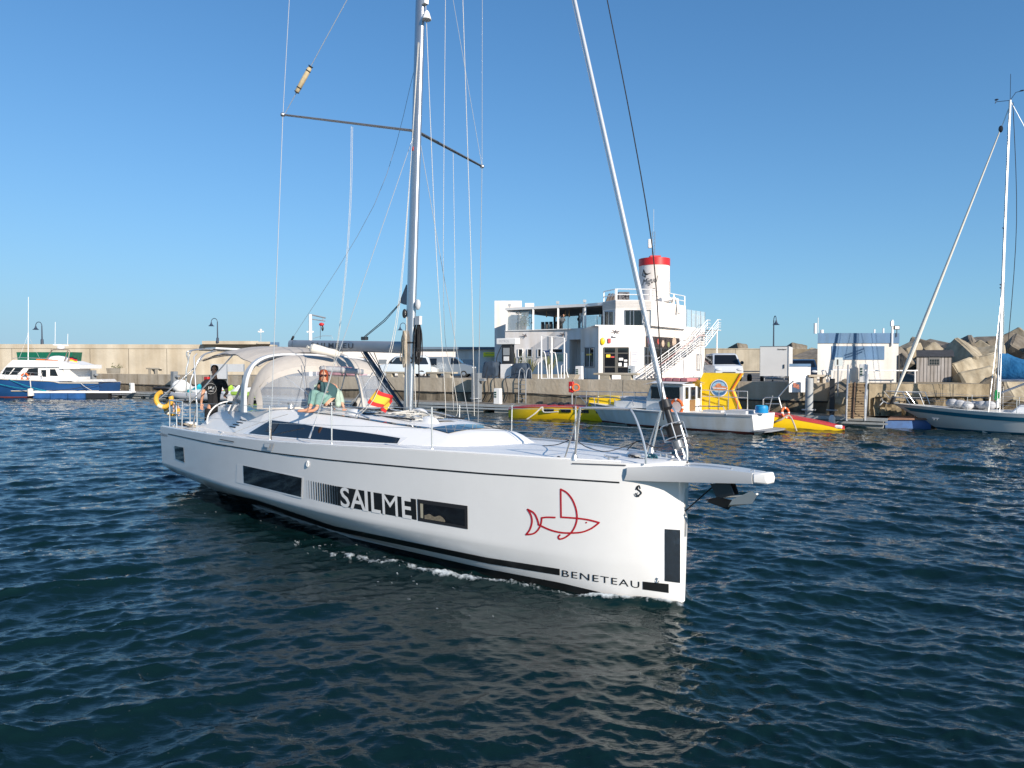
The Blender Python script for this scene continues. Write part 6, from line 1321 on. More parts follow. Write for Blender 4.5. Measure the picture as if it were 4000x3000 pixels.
# jet skis and dinghies on the pontoon at the left
def jetski(label,px,v,c1,c2,sc=1.):
    q=Q(QX(px,v),v,.45); t=thing('jet_ski',label,'jet ski',q,rz=QR+.1,group='jet skis moored at the pontoon')
    g=MB(); rows=[]
    for x,w_,z0,z1 in ((-1.5,.08,.35,.42),(-1.2,.3,.1,.45),(-.6,.5,-.05,.5),(.4,.55,-.1,.48),(1.3,.5,-.05,.4)): rows.append([Vector((x,w_*math.cos(a),z0+(z1-z0)*(.5+.5*math.sin(a)))) for a in [2*math.pi*k/12 for k in range(12)]])
    g.grid(rows,closed=True); g.add(rows[-1],[tuple(range(12))]); g.build('jet_ski_hull',c1,t,smooth=50)
    g=MB(); rows=[[Vector((x,w_*math.cos(a),.42+h*max(0,math.sin(a)))) for a in [math.pi*k/8 for k in range(9)]] for x,w_,h in ((-1.2,.15,.05),(-.7,.32,.3),(-.35,.3,.52),(-.2,.24,.3),(.2,.22,.28),(.9,.24,.36),(1.2,.2,.1))]; g.grid(rows); g.build('seat_cowl',c2,t,smooth=50); g=MB(); g.tube([(-.35,-.35,.85),(-.4,0,.92),(-.35,.35,.85)],.03,6); g.build('handlebar',BLKP,t)
WP=mat('white_plastic',(.7,.7,.68),.4); TQ=mat('turquoise_plastic',(.02,.35,.42),.4,var=.5,scale=5); LG=mat('lime_plastic',(.35,.55,.06),.4,var=.5,scale=5)
for px,c1,c2,lb in ((752,TQ,WP,'turquoise and white jet ski, leftmost behind the yacht stern'),(790,WP,TQ,'white jet ski with turquoise seat behind the stern rail'),(880,ORANGE,WP,'orange and white jet ski right of the helmsman'),(915,WP,LG,'white jet ski with lime green seat beside the sprayhood'),(945,LG,WP,'lime green jet ski, rightmost of the group')): jetski(lb,px,-.2 if px%2 else .6,c1,c2)
q=Q(QX(705,-.6),-.6,.3); t=thing('outboard_motor','white hooded outboard motor on the dinghy left of the stern frame','outboard motor',(q.x,q.y,.45)); MB().ball((0,0,.75),(.75,.4,.55)).build('engine_cover',WHITE,t); MB().tube([(0,0,.4),(.1,0,-.2)],.12,8).build('engine_leg',BLKP,t)
q=Q(QX(800,-1.2),-1.2,.1); t=thing('inflatable_dinghy','grey inflatable dinghy moored across the pontoon behind the yacht stern','dinghy',(q.x,q.y,.15),rz=QR); g=MB(); 
for s in (-.65,.65): g.tube([(-4.2,s*.2,.45),(-3.6,s*.8,.32),(-2,s,.25),(4,s,.22)],[.16,.24,.27,.27],10)
g.build('tube',mat('hypalon_grey',(.42,.42,.42),.6),t,smooth=60); B1((0,0,.1),(7,1.1,.1)).build('floor',DARK,t)
g=MB(); q=Q(QX(640,0),0,.5); g.tube(smoothpath([q+Vector((rnd.uniform(-1,1),rnd.uniform(-.5,.5),rnd.uniform(.1,.5))) for _ in range(12)],4),.12,6); tag(g.build('dark_sacks',BLKP),'heap of dark sacks and rope on the pontoon beside the white outboard','sacks')
# ---------------------------------------------------------------- gangway, rails, sign, boulders
gw=thing('gangway','sloping wooden gangway with metal side rails down to the pontoon','gangway',(GX(3345,35.8),35.8,2.0))
g=MB(); a0,a1=PY(3312,1497,35.5),PY(3388,1497,35.5); b0,b1=PY(3307,1617,32.6),PY(3378,1622,32.6); b0.z=b1.z=.55
g.grid([[a0.lerp(b0,i/16),a1.lerp(b1,i/16)] for i in range(17)]); rw=g.build('ramp_boards',mat('ramp_wood',(.36,.27,.16),.9,var=.3,scale=3,bump=.3),gw,world=True); g=MB()
for i in range(1,22): g.tube([a0.lerp(b0,i/22)+Vector((0,-.02,.02)),a1.lerp(b1,i/22)+Vector((0,-.02,.02))],.018,4)
g.tube([a0.lerp(a1,.33)+Vector((0,-.03,.03)),b0.lerp(b1,.33)+Vector((0,-.03,.03))],.05,4); g.build('ramp_cleats',mat('dark_wood',(.10,.06,.035),.9),rw,world=True)
for a,b in ((a0,b0),(a1,b1)):
    g=MB(); g.tube([a+Vector((0,0,.9)),b+Vector((0,0,.9))],.035,6); g.tube([a+Vector((0,0,.45)),b+Vector((0,0,.45))],.03,6); g.tube([a+Vector((0,0,-.1)),b+Vector((0,0,-.1))],.06,4)
    for k in (0,.33,.66,1): g.tube([a.lerp(b,k)+Vector((0,0,-.1)),a.lerp(b,k)+Vector((0,0,.9))],.03,5)
    g.build('ramp_rail',GALV,gw,world=True)
for lb,x0,x1,yt in (('white tubular rail between the round pile and the gangway',3248,3317,1446),('long white tubular rail in front of the white building and shed',3389,3574,1448)):
    g=MB(); Y=36.6; P=[PY(x0,1497,Y),PY(x0,yt,Y),PY(x1,yt,Y),PY(x1,1497,Y)]; g.tube(smoothpath([P[0],P[0].lerp(P[1],.95),P[1].lerp(P[2],.02),P[2].lerp(P[1],.02),P[3].lerp(P[2],.95),P[3]],3),.035,6); tag(g.build('tubular_rail',WHITE),lb,'railing')
sg_=thing('square_sign','blank grey square sign on a post beside the gangway','sign',(GX(3274,36.2),36.2,.5)); MB().tube([(0,0,0),(0,0,PY(0,1400,36.2).z-.5)],.04,6).build('sign_post',GALV,sg_); z=PY(0,1413,36.2).z-.5; B1((0,-.05,z),(.40,.03,.42)).build('sign_plate',mat('sign_grey',(.42,.47,.47),.6),sg_); B1((-.06,-.07,z-.02),(.08,.01,.28)).build('sign_mark',DARK,sg_)
wc=thing('white_cabinet','white cabinet with blue top at the quay edge in front of the dark car','cabinet',(GX(3125,36.6),36.6,2.0)); 
x0,x1=GX(3083,36.5),GX(3155,36.5); z1=PY(0,1432,36.5).z; g=skew(x0,x1,36.5,1.0,1.6,z1,.42); g.build('cabinet_body',WHITE,wc,world=True); g=skew(x0-.01,x1+.15,36.47,1.0,z1,PY(0,1421,36.5).z,.42); g.build('cabinet_top',BLUEP,wc,world=True); g=skew(x1,x1+.16,36.52,.9,1.6,z1,.42); g.build('cabinet_side',PLAS,wc,world=True)
g=MB(); g.tube([PY(3222,1492,37),PY(3210,1448,37)],.03,4); g.tube([PY(3240,1492,37),PY(3226,1446,37)],.05,4); g.tube([PY(3210,1448,37),PY(3226,1446,37)],.03,4); tag(g.build('step_ladder',WHITE),'small white folding step ladder leaning on the white building corner','step ladder')
BOUL=mat('boulder_stone',(.40,.345,.25),.95,var=.42,scale=1.1,bump=1,bscale=2.2,streak=.25); BOUD=mat('boulder_dark',(.20,.175,.14),.95,var=.45,scale=1.0,bump=1,bscale=3,streak=.2)
def boulder(cx,cy,cz,s,seed,m,lb):
    r_=random.Random(seed); b=bmesh.new(); bmesh.ops.create_cube(b,size=1)
    for v in b.verts: v.co=Vector((v.co.x*s[0]*r_.uniform(.88,1.05),v.co.y*s[1]*r_.uniform(.88,1.05),v.co.z*s[2]*r_.uniform(.88,1.05)))
    bmesh.ops.bevel(b,geom=list(b.edges),offset=min(s)*.06,segments=1,affect='EDGES')
    bmesh.ops.subdivide_edges(b,edges=list(b.edges),cuts=2,use_grid_fill=True)
    M=Euler((r_.uniform(-.75,.75),r_.uniform(-.6,.6),r_.uniform(0,1.6))).to_matrix()
    for v in b.verts: v.co=M@(v.co+Vector((r_.uniform(-1,1),r_.uniform(-1,1),r_.uniform(-1,1)))*.014*min(s))
    me=bpy.data.meshes.new('boulder'); b.to_mesh(me); b.free(); me.shade_smooth(); me.set_sharp_from_angle(angle=R(22)); o=bpy.data.objects.new('boulder',me); col.objects.link(o); o.location=(cx,cy,cz); me.materials.append(m); tag(o,lb,'boulder',group='breakwater boulders')
BL_=[(3560,1345,46,1.3,0,'pale flat topped boulder just above the shed roof, left'),(3640,1352,44,1.2,0,'pale rounded boulder directly above the shed roof'),(3500,1375,45,1.3,1,'brown boulder between the white wall and the sailboat forestay'),(3440+90,1395,43,1.3,1,'small brown boulder low beside the shed left edge'),
 (3765,1372,44,2.8,1,'large dark grey boulder on the skyline right of the shed'),(3830,1392,43,2.3,0,'tall pale boulder face on the right of the big dark skyline boulder'),(3905,1360,45,2.5,1,'dark boulder on the skyline behind the right hand mast'),(3970,1340,47,2.6,0,'pale boulder on the skyline at the right edge of the photo'),
 (3770,1425,41,2.4,0,'sunlit pale block below the large dark boulder'),(3840,1470,40,2.2,0,'pale boulder left of the white mast above the sail bag'),(3862,1420,41,1.8,0,'pale boulder directly left of the mast below the skyline'),(3740,1470,39.5,1.7,0,'boulder with a grey blue top beside the shed right wall'),(3980,1400,42,2.2,1,'dark boulder above the blue sail cover'),
 (3800,1515,38,2.0,0,'long sloping pale boulder below the shed corner'),(3850,1555,37.5,1.8,1,'low dark boulder behind the pale sail bag'),(3960,1545,38,2.6,0,'rough pale boulder under the boom of the right hand sailboat'),(3920,1500,40,2,1,'dark boulder behind the foot of the right hand mast'),(4040,1470,41,2.8,1,'dark boulder at the right edge below the sail cover'),(4080,1380,44,3,0,'pale boulder past the right edge above the boom'),
 (3300,1545,37,1.3,1,'dark boulder under the quay left of the gangway'),(3290,1590,36.3,1.4,0,'pale boulder at the water beside the gangway foot'),(3700,1585,36,1.4,1,'dark broken block at the foot of the ruined wall'),(2885,1362,110,5.0,1,'brown boulder tip showing above the wall over the white van'),(3105,1368,112,6,1,'brown boulder tip above the wall right of the box trailer'),(3180,1375,90,4,0,'pale boulder tip above the wall at the blue topped building'),(3610,1365,50,2.5,1,'dark boulder half hidden behind the shed roof'),(3700,1380,44,2.2,1,'dark boulder directly right of the shed roof'),(4150,1520,38,3,0,'pale boulder beyond the right edge near the water')]
for k,(px,py,Y,s,d,lb) in enumerate(BL_):
    s*=.95 if py<1400 else 1.12; p=PY(px,py+(25 if py<1400 and Y<60 else 0),Y); f=.86 if Y<60 else .5; boulder(p.x,p.y,p.z-(.0 if Y<60 else .5),(s*f,s*.95*f,s*.85*f),k+5,BOUD if d else BOUL,lb)
g=MB(); g.grid([[Vector((x,y,.2+1.2*((y-36)/8)+1.0*((x-22)/12 if x>22 else 0)-.3*math.sin(x*1.3+y))) for x in np.linspace(23.4,60,20)] for y in np.linspace(36,60,12)]); struct('rubble_slope',g,BOUD)
# ---------------------------------------------------------------- moored boats
def hull_loft(t,L,B,fb,fm,fs,m,rake=.5,tr=0.,full=.55,name='hull',wl=.86,bands=(),dk=GEL2,zlow=-.4):
    xs=[0,.01,.03,.07,.12,.2,.3,.42,.55,.7,.85,1.0]
    def bb(k): return max(.02,B/2*(math.sin(min(1,k/full)*math.pi/2)**.75)*(1-.14*max(0,(k-.6)/.4)**2))
    def sz(k): return cr([0,.5,1],[fb,fm,fs],k)
    def pt(k,v,s,off=0): # v 0 at zlow .. 1 at sheer
        z=zlow+(sz(k)-zlow)*v; h=max(0,min(1,(z)/sz(k))); x=k*L+rake*(1-h)*(1-k)**3*1.0-tr*(1-h)*(k**6)*0
        wdt=bb(k)*(wl+(1-wl)*h if z>0 else wl*(1+z*.8)); 
        if k<.3: wdt*= .35+.65*(h**.6 if z>0 else 0)+ (.65*(1-(h**.6 if z>0 else 0)))*(k/.3)
        return Vector((x,s*(wdt+off),z))
    vs=[0,.15,.3,.4,.5,.6,.7,.8,.9,1]
    g=MB(); rows=[[pt(k,v,1) for v in vs]+[pt(k,v,-1) for v in reversed(vs)] for k in xs]; g.grid(rows); g.add(rows[-1],[tuple(range(len(rows[-1])))])
    h=g.build(name,m,t,smooth=50)
    g=MB(); g.grid([[Vector((k*L,bb(k)*j*.97,sz(k)-.05)) for j in (-1,-.5,0,.5,1)] for k in xs]); g.build('deck',dk,t)
    for (z0,z1,bm,nm,k0,k1) in bands:
        for s in (1,-1):
            g=MB(); n=24; rows=[]
            for i in range(n+1):
                k=k0+(k1-k0)*i/n; row=[]
                for j in range(4):
                    za,zb=(z0(k) if callable(z0) else z0),(z1(k) if callable(z1) else z1); z=za+(zb-za)*j/3; row.append(pt(k,(z-zlow)/(sz(k)-zlow),s,.012))
                rows.append(row)
            g.grid(rows); g.build(nm,bm,h)
    return h,pt,sz,bb
def axis_thing(name,label,cat,p0,p1,**k):
    d=p1-p0; return thing(name,label,cat,(p0.x,p0.y,0),rz=math.atan2(d.y,d.x),**k)
# yellow semi-submarine
sub=axis_thing('submarine_boat','long yellow and red excursion submarine boat with tall yellow fin moored along the pontoon','boat',Q(QX(1988,-2.1),-2.1),Q(QX(3284,-2.1),-2.1))
Ls=(Q(QX(3284,-1.7),-1.7)-Q(QX(1988,-1.7),-1.7)).length
rows=[];rl=[]; rd=[]
for k,w_,h in ((0,.05,.42),(.03,.3,.52),(.09,.55,.64),(.18,.75,.72),(.35,.82,.72),(.6,.82,.74),(.72,.8,.78),(.8,.68,.72),(.88,.48,.55),(.95,.26,.34),(1,.05,.14)):
    x=k*Ls; rows.append([Vector((x,w_,h)),Vector((x,w_*1.03,h*.6)),Vector((x,w_*.95,.05)),Vector((x,w_*.6,-.4)),Vector((x,-w_*.6,-.4)),Vector((x,-w_*.95,.05)),Vector((x,-w_*1.03,h*.6)),Vector((x,-w_,h))])
    rd.append([Vector((x,w_+.02,h-.05)),Vector((x,w_*.96,h+.05)),Vector((x,0,h+.10)),Vector((x,-w_*.96,h+.05)),Vector((x,-w_-.02,h-.05))])
g=MB(); g.grid(rows); sh_=g.build('hull',YEL,sub,smooth=40); MB().grid(rd).build('deck',mat('red_deck',(.45,.03,.03),.5,var=.2),sub,smooth=40)
g=MB()
for k in range(8): x=3.1+k*1.05; g.box((x,-.83,.52),(.6,.05,.17))
g.build('side_window',GLASSD,sh_); 
g=MB(); g.box((Ls*.975,0,.2),(.7,.3,.16)); g.build('bow_cap',WHITE,sub,bev=.05)
f_=lambda px,py,b:TL(sub,px,py,b=b)
Pf=[(2748,1456),(2896,1458),(2858,1522),(2898,1625),(2700,1625),(2700,1548),(2712,1530)]
g=MB(); a=[f_(x,y,-.75) for x,y in Pf]; g.prism(a,(0,.5,0)); fin=g.build('fin_tower',YEL,sub,smooth=0)
T1([f_(x,y,-.78) for x,y in ((2896,1458),(2858,1522),(2898,1620))],.035,5).build('fin_edge',ORANGE,fin)
c=f_(2809,1516,-.77); Mx=None
def disc(r,off,m,nm,par,dx=0,dz=0,sx=1,sz_=1,n=32): return MB().add([c+Vector((dx+r*sx*math.cos(2*math.pi*k/n),-off,dz+r*sz_*math.sin(2*math.pi*k/n))) for k in range(n)],[tuple(range(n))]).build(nm,m,par,smooth=0)
e=disc(.42,.01,WHITE,'round_emblem',fin); disc(.38,.014,mat('emblem_blue',(.06,.18,.38),.5,var=.4,scale=5),'emblem_sea',e); disc(.33,.018,mat('emblem_sky',(.35,.55,.68),.5,var=.3,scale=5),'emblem_sky',e,dz=.05,sz_=.8); disc(.36,.022,mat('emblem_orange',(.75,.28,.12),.5,var=.5,scale=7),'emblem_boat',e,dx=.05,dz=.0,sz_=.33); disc(.14,.026,MATS['emblem_orange'],'emblem_boat',e,dx=-.02,dz=.12,sz_=.8)
T1([c+Vector((-.30,-.03,-.01)),c+Vector((.32,-.03,-.02))],.028,4).build('emblem_print',WHITE,e)
g=MB(); q0,q1=f_(2300,1590,-.6),f_(2430,1590,-.6); g.prism([f_(2295,1588,-.8),f_(2300,1552,-.8),f_(2340,1545,-.8),f_(2420,1550,-.8),f_(2432,1588,-.8)],(0,1.2,0)); g.build('hatch_housing',YEL,sub,bev=.04)
g=MB()
for x0,x1 in ((2245,2530),(2700,2920)):
    g=MB()
    for h in (.55,.85): g.tube([f_(x0,1590,-.8)*1+Vector((0,0,0)),f_(x0,1590,-.8)+Vector((.1,0,h)),f_(x1,1600,-1.2)+Vector((0,0,h)),f_(x1,1600,-1.2)],.025,5)
    for k in range(1,6): q=f_(x0,1590,-1.2).lerp(f_(x1,1600,-1.2),k/6); g.tube([q,q+Vector((0,0,.85))],.02,5)
    g.build('deck_railing',STEEL,sub)
g=MB(); P=lambda x,y:f_(x,y,-.9)
g.tube([P(2982,1632),P(2982,1560),P(2990,1553),P(3042,1553),P(3062,1625)],.03,6); g.tube([P(2990,1578),P(3050,1578)],.025,5); g.tube([P(2998,1625),P(3018,1545)],.025,5); g.build('stern_frame',STEEL,sub)
g=MB(); g.tube([P(3040,1552),P(3085,1500),P(3100,1488)],.03,6); g.build('flag_pole',STEEL,sub); g=MB(); g.grid([[P(3098+k*8,1494+k*3+j*6) for j in range(4)] for k in range(4)]); g.build('pennant',mat('pennant_pink',(.7,.25,.15),.7,var=.7,scale=9),sub)
def ring_buoy(label,c,r,par=None,rot=(R(90),0,0),name='life_ring'):
    M=Euler(rot).to_matrix(); t=thing(name,label,'life ring',tuple(c)) if par is None else par
    g=MB().torus((0,0,0),r,r*.22,M,24,8); 
    if par is None:
        o=g.build('ring_body',ORANGE,t); g=MB(); [g.torus((0,0,0),r,r*.235,M,3,8,k*1.571-.12,k*1.571+.12) for k in range(4)]; g.build('white_bands',WHITE,o)
    return t
q=YI; ring_buoy('orange life ring on the stern frame of the yellow submarine boat',rootinv(sub).inverted()@P(3068,1612),.22,rot=(R(80),0,.5))
for px,lb in ((3250,'white cylindrical fender standing near the right tip of the yellow submarine boat'),): 
    p=PY(px,1652,34.2); t=thing('fender',lb,'fender',(p.x,p.y,.0)); MB().lathe([(.06,0),(.14,.1),(.15,.3),(.145,.48),(.06,.6),(0,.61)],14).build('fender_body',WHITE,t)
T1(smoothpath([f_(3020,1650,-1.3),f_(3050,1640,-1.5),f_(3085,1625,-1.4),f_(3112,1684,-1.6)],5),.04,6).build('mooring_line',ROPEB,sub)
T1(smoothpath([f_(2055,1640,-1.5),f_(2090,1615,-1.4),f_(2118,1590,-1.2),f_(2125,1610,-1.3),f_(2180,1608,-1.3)],5),.035,6).build('mooring_line',ROPE,sub)
g=MB(); [g.ball(f_(2150+k*14,1583-4*(k%2),-.3+.2*(k%3)),(.2,.2,.12),8,6) for k in range(6)]; g.build('deck_gear',BLKP,sub)
# white launch
A0,A1=G(2288,38.6),G(2985,31.6); la=axis_thing('launch','white wooden launch with small wheelhouse moored outside the yellow submarine boat','motor boat',A0,A1); LL=(A1-A0).length
RB=mat('rust_red_bottom',(.16,.03,.02),.7)
h,pt_,sz_,bb_=hull_loft(la,LL,2.6,1.02,.86,.84,mat('launch_white',(.80,.80,.79),.45,var=.07,scale=1,streak=.08),rake=.9,full=.5,wl=.8,bands=((-.3,.08,RB,'bottom_paint',.03,1),(lambda k:sz_(k)-.10,lambda k:sz_(k)-.03,mat('rub_rail',(.42,.42,.44),.5),'rub_rail',.0,1)),dk=mat('grey_deck',(.35,.37,.38),.8)) if False else (None,)*4
if la:
    SZ=lambda k:cr([0,.5,1],[1.02,.80,.84],k)
    h,pt_,sz_,bb_=hull_loft(la,LL,2.6,1.02,.80,.84,mat('launch_white',(.80,.80,.79),.45,var=.07,scale=1,streak=.08),rake=.9,full=.5,wl=.8,bands=((-.3,.08,RB,'bottom_paint',.03,1),(lambda k:SZ(k)-.10,lambda k:SZ(k)-.03,mat('rub_rail',(.42,.42,.44),.5),'rub_rail',.0,1)),dk=mat('grey_deck',(.35,.37,.38),.8))
l_=lambda px,py,b=-1.0:TL(la,px,py,b=b)
g=MB(); b0=-.85
wx0,wx1,wz=l_(2532,1600,-.85).x,l_(2668,1600,-.85).x,l_(2620,1500,-.85).z
g.grid([[Vector((wx0-.0+k0,y,z)) for y in (-.85,.85)]+[Vector((wx1,y,z)) for y in (.85,-.85)] for z,k0 in ((.75,-.12),(1.35,-.1),(wz,.22))],closed=True); wh=g.build('wheelhouse',WHITE,la,smooth=0)
g=MB(); g.grid([[Vector((x,y,z+(-.06 if abs(y)>.8 else .03))) for y in (-1.0,-.5,0,.5,1.0)] for x,z in ((wx0-.25,wz-.02),(wx0+.2,wz+.10),(wx1+.1,wz+.08))]); g.grid([[Vector((x,y,wz-.03)) for y in (-1.0,1.0)] for x in (wx0-.25,wx1+.1)]); g.build('wheelhouse_roof',WHITE,la)
def wq(x0,x1,z0,z1,y,name='window',sk=0): 
    f=MB().prism([(x0,y,z0),(x1,y,z0),(x1+sk,y,z1),(x0+sk,y,z1)],(0,.02,0)); o=f.build(name,GLASSD,wh); T1([(x0,y-.01,z0),(x1,y-.01,z0),(x1+sk,y-.01,z1),(x0+sk,y-.01,z1)],.018,5,closed=True).build('frame',GALV,o)
wq(wx0+.18,wx1-.15,1.36,wz-.14,-.875)
for y0,y1,zb_,mm_ in ((-.72,-.42,1.4,GLASSD),(-.24,.22,1.35,GLASSD),(.40,.72,1.4,GLASSD)):
    o=MB().prism([(wx1,y0,zb_),(wx1,y1,zb_),(wx1,y1,wz-.14),(wx1,y0,wz-.14)],(.02,0,0)).build('window',mm_,wh); T1([(wx1+.03,y0,zb_),(wx1+.03,y1,zb_),(wx1+.03,y1,wz-.14),(wx1+.03,y0,wz-.14)],.018,5,closed=True).build('frame',GALV,o)
MB().bx(wx1+.002,wx1+.015,-.28,.26,.80,1.33).build('cabin_door',mat('varnished_wood',(.22,.12,.05),.5),wh)
fw=MB().prism([Vector((wx0-.09,-.72,1.42)),Vector((wx0-.09,.72,1.42)),Vector((wx0+.13,.72,wz-.14)),Vector((wx0+.13,-.72,wz-.14))],(-.03,0,0)).build('front_window',GLASSD,wh); T1([(wx0-.13,-.76,1.38),(wx0-.13,.76,1.38),(wx0+.09,.76,wz-.1),(wx0+.09,-.76,wz-.1)],.025,5,closed=True).build('frame',GALV,fw)
g=MB(); [g.box((wx0+.55+k*.42,-.1,wz+.2),(.38,1.0,.16)) for k in range(4)]; o=g.build('deck_cushions',mat('faded_red',(.48,.19,.20),.7,var=.2,scale=4),la,bev=.03)
g=MB(); g.prism([l_(2398,1592,-.8),l_(2400,1566,-.8),l_(2440,1567,-.8),l_(2540,1578,-.8),l_(2540,1596,-.8)],(0,1.5,0)); g.build('cabin_trunk',WHITE,la)
g=MB(); 
P=[l_(2240,1542,-.1)]; 
rl_=[(2250,1545),(2300,1545),(2400,1560),(2530,1572)]; g.tube([l_(2290,1575,-.2)]+[l_(2262,1546,-.1),l_(2400,1553,-.9),l_(2520,1566,-1.1)],.022,6)
for x in (2320,2400,2470): g.tube([l_(x,1552+(x-2300)*.06,-.8),l_(x+5,1585,-.95)],.018,5)
g.tube([l_(2715,1590,-1.2),l_(2725,1586,-1.2),l_(2825,1588,-1.2),l_(2838,1622,-1.2)],.025,6); g.tube([l_(2735,1607,-1.2),l_(2728,1588,-1.2)],.02,5); g.build('hand_rails',STEEL,la)
ring_buoy('orange and white life ring on the wheelhouse side of the white launch',rootinv(la).inverted()@l_(2642,1590,-1.05),.33,rot=(R(90),0,math.atan2((A1-A0).y,(A1-A0).x)))
ring_buoy('small red and white ring partly hidden beside the forestay on the white launch',rootinv(la).inverted()@l_(2598,1572,-1.0),.2,rot=(R(90),0,-.7))
g=MB(); g.box(l_(2880,1612,-.6)-Vector((0,-.4,.05)),(1.0,1.2,.3)); g.box(l_(2770,1612,-.6)-Vector((0,-.5,.05)),(.9,.5,.3)); g.build('engine_box',mat('box_grey',(.5,.5,.5),.6),la)
g=MB(); g.grid([[Vector((LL+x,y,.17)) for y in (-1.05,-.5,.5,1.05)] for x in (0,.35,.6)]); g.grid([[Vector((LL+x,y,.11)) for y in (-1.05,-.5,.5,1.05)] for x in (0,.35,.6)]); g.tube([(LL,-1.05,.14),(LL+.5,-1.0,.14),(LL+.62,-.6,.14),(LL+.62,.6,.14),(LL+.5,1.0,.14),(LL,1.05,.14)],.04,6); g.build('swim_platform',mat('platform_grey',(.22,.23,.25),.7),la)
mb=text_mb('LPA-7',.2,lambda x,y:Vector((.9+x,-.0,.72+y)),0,None); 
for v in mb.v: v.y=-(bb_(v.x/LL)*(.93))-.03
T1([l_(2690,1420,0),l_(2690,1421,0)],.001,3) if False else None
fb_=MB(); fb_.grid([[l_(2705+k*10,1474+k*4+j*7,0.2) for j in range(5)] for k in range(4)]); o=fb_.build('small_flag',mat('flag_mix',(.60,.35,.03),.8,var=.7,scale=8),la); T1([l_(2700,1500,.2),l_(2712,1465,.2)],.02,5).build('flag_staff',STEEL,la)
q=rootinv(la).inverted()@l_(2975,1602,-.4); bl=thing('blue_drum','small bright blue drum at the stern of the white launch','drum',tuple(q-Vector((0,0,.12)))); MB().lathe([(0,0),(.27,0),(.28,.08),(.26,.1),(.28,.2),(.26,.3),(0,.32)],18).build('drum_body',mat('drum_blue',(.01,.25,.55),.45),bl); MB().lathe([(.27,.305),(.2,.33),(0,.33)],18).build('drum_lid',mat('drum_lid_blue',(.02,.35,.6),.45),bl)
g=MB(); g.box((0,0,.2),(1.5,.7,.42)); o=g.build('transparent_crates',mat('crate_plastic',(.55,.55,.57),.3,var=.2,scale=5),None,bev=.03); q=rootinv(sub).inverted()@f_(2480,1560,-.4); o.location=q-Vector((0,0,.25)); o.rotation_euler=(0,0,QR); tag(o,'pair of clear plastic crates on the submarine boat deck left of the wheelhouse','crates')
# right-hand sailing yacht
S0,S1=G(3484,34.6),G(3484,34.6)+Vector((.80,-.60,0))*10.5; r2=axis_thing('sailboat','white sailboat with teal stripe and blue sail cover moored at the right edge','sailboat',S0,S1)
TEALP=mat('teal_stripe',(.02,.16,.24),.4); SZ2=lambda k:cr([0,.5,1],[1.16,.92,.95],k)
h,pt_,sz_,bb_=hull_loft(r2,10.5,3.2,1.16,.92,.95,mat('cream_hull',(.74,.73,.69),.35,var=.05,scale=.8),rake=2.0,full=.62,wl=.82,bands=((lambda k:SZ2(k)-.34,lambda k:SZ2(k)-.16,TEALP,'sheer_stripe',.03,1),(-.35,.10,mat('teal_bottom',(.012,.10,.15),.5),'bottom_paint',.0,1)),dk=mat('worn_teak',(.22,.21,.19),.85,var=.3,scale=6))
s_=lambda px,py,b=0,**k:TL(r2,px,py,b=b,**k)
mb_=s_(3896,1575); mt=s_(3946,392); 
m2=T1([mb_-Vector((0,0,.2)),mb_.lerp(mt,.5),mt],[(.085,.06),(.08,.055),(.07,.05)],12).build('mast',mat('white_mast',(.72,.72,.70),.35),r2)
g=MB(); g.tube([mt+Vector((0,0,-.02)),mt+Vector((0,0,1.15))],.012,5); g.tube([mt,mt+Vector((-.5,.0,.05)),mt+Vector((-.55,0,-.02)),mt+Vector((-.5,0,.15))],.014,5); g.tube([mt,mt+Vector((.2,0,.3)),mt+Vector((.45,0,.32))],.014,5); g.ball(mt+Vector((-.5,0,.14)),(.08,.05,.04),8,6); g.ball(mt+Vector((.42,0,.33)),(.09,.05,.03),8,6); g.build('masthead_instruments',NAVY,m2)
for yy,l in ((1110,.5),(1122,.42),(888,.25)): q=mb_.lerp(mt,(1575-yy)/(1575-392)); MB().tube([q+Vector((-.06,-l*.9,0)),q,q+Vector((-.05,l*.9,0))],.028,6).build('spreader',NAVY,m2)
fs=s_(3486,1568); ft=s_(3926,462); L3=lambda k:fs.lerp(ft,k)
T1([L3(0),L3(.06),L3(.16),L3(.22),L3(.5),L3(.97)],[.035,.05,.105,.10,.06,.03],10).build('furled_headsail',mat('sailcloth_cream',(.66,.64,.58),.8,var=.06,scale=2),r2); T1([L3(.97),mt-Vector((0,0,.2))],.02,5).build('forestay_top',WIRE,r2); g=MB(); g.ball(L3(.965),(.09,.06,.16),8,6); g.tube([L3(-.01),L3(.02)],.10,12); g.build('furler_fittings',BLKP,r2)
for dy in (-1.35,1.35):
    for za,x_ in ((mb_.lerp(mt,.58),.1),(mt,.0),(mb_.lerp(mt,.38),-.3)): T1([za,Vector((mb_.x+x_+.05,dy,.95))],.012,5).build('shroud',WIRE,r2)
T1([mt,Vector((10.3,0,.95))],.012,5).build('backstay',WIRE,r2)
T1(smoothpath([mt+Vector((.1,0,-.1)),mb_.lerp(mt,.6)+Vector((.42,0,0)),mb_.lerp(mt,.2)+Vector((.3,0,0)),mb_+Vector((.15,0,.3))],5),.014,5).build('halyard',ROPEK,r2)
bo=s_(3905,1485); g=MB(); g.tube([bo,bo+Vector((3.6,0,.05))],.07,8); g.build('boom',ALU,r2)
SC=mat('blue_sail_cover',(.01,.14,.33),.75,var=.25,scale=2,bump=.8,bscale=4); g=MB(); rows=[]
for i in range(15):
    k=i/14; hgt=.92*(1-k)**1.3+.28; q=bo+Vector((.02+3.5*k,0,.02)); rows.append([q+Vector((0,(.16+.05*math.sin(i*2+j))*math.cos(a),hgt*(.5+.5*math.sin(a))*(1+.05*math.sin(i*1.9+j*2)))) for j,a in enumerate([2*math.pi*m/12-math.pi/2 for m in range(12)])])
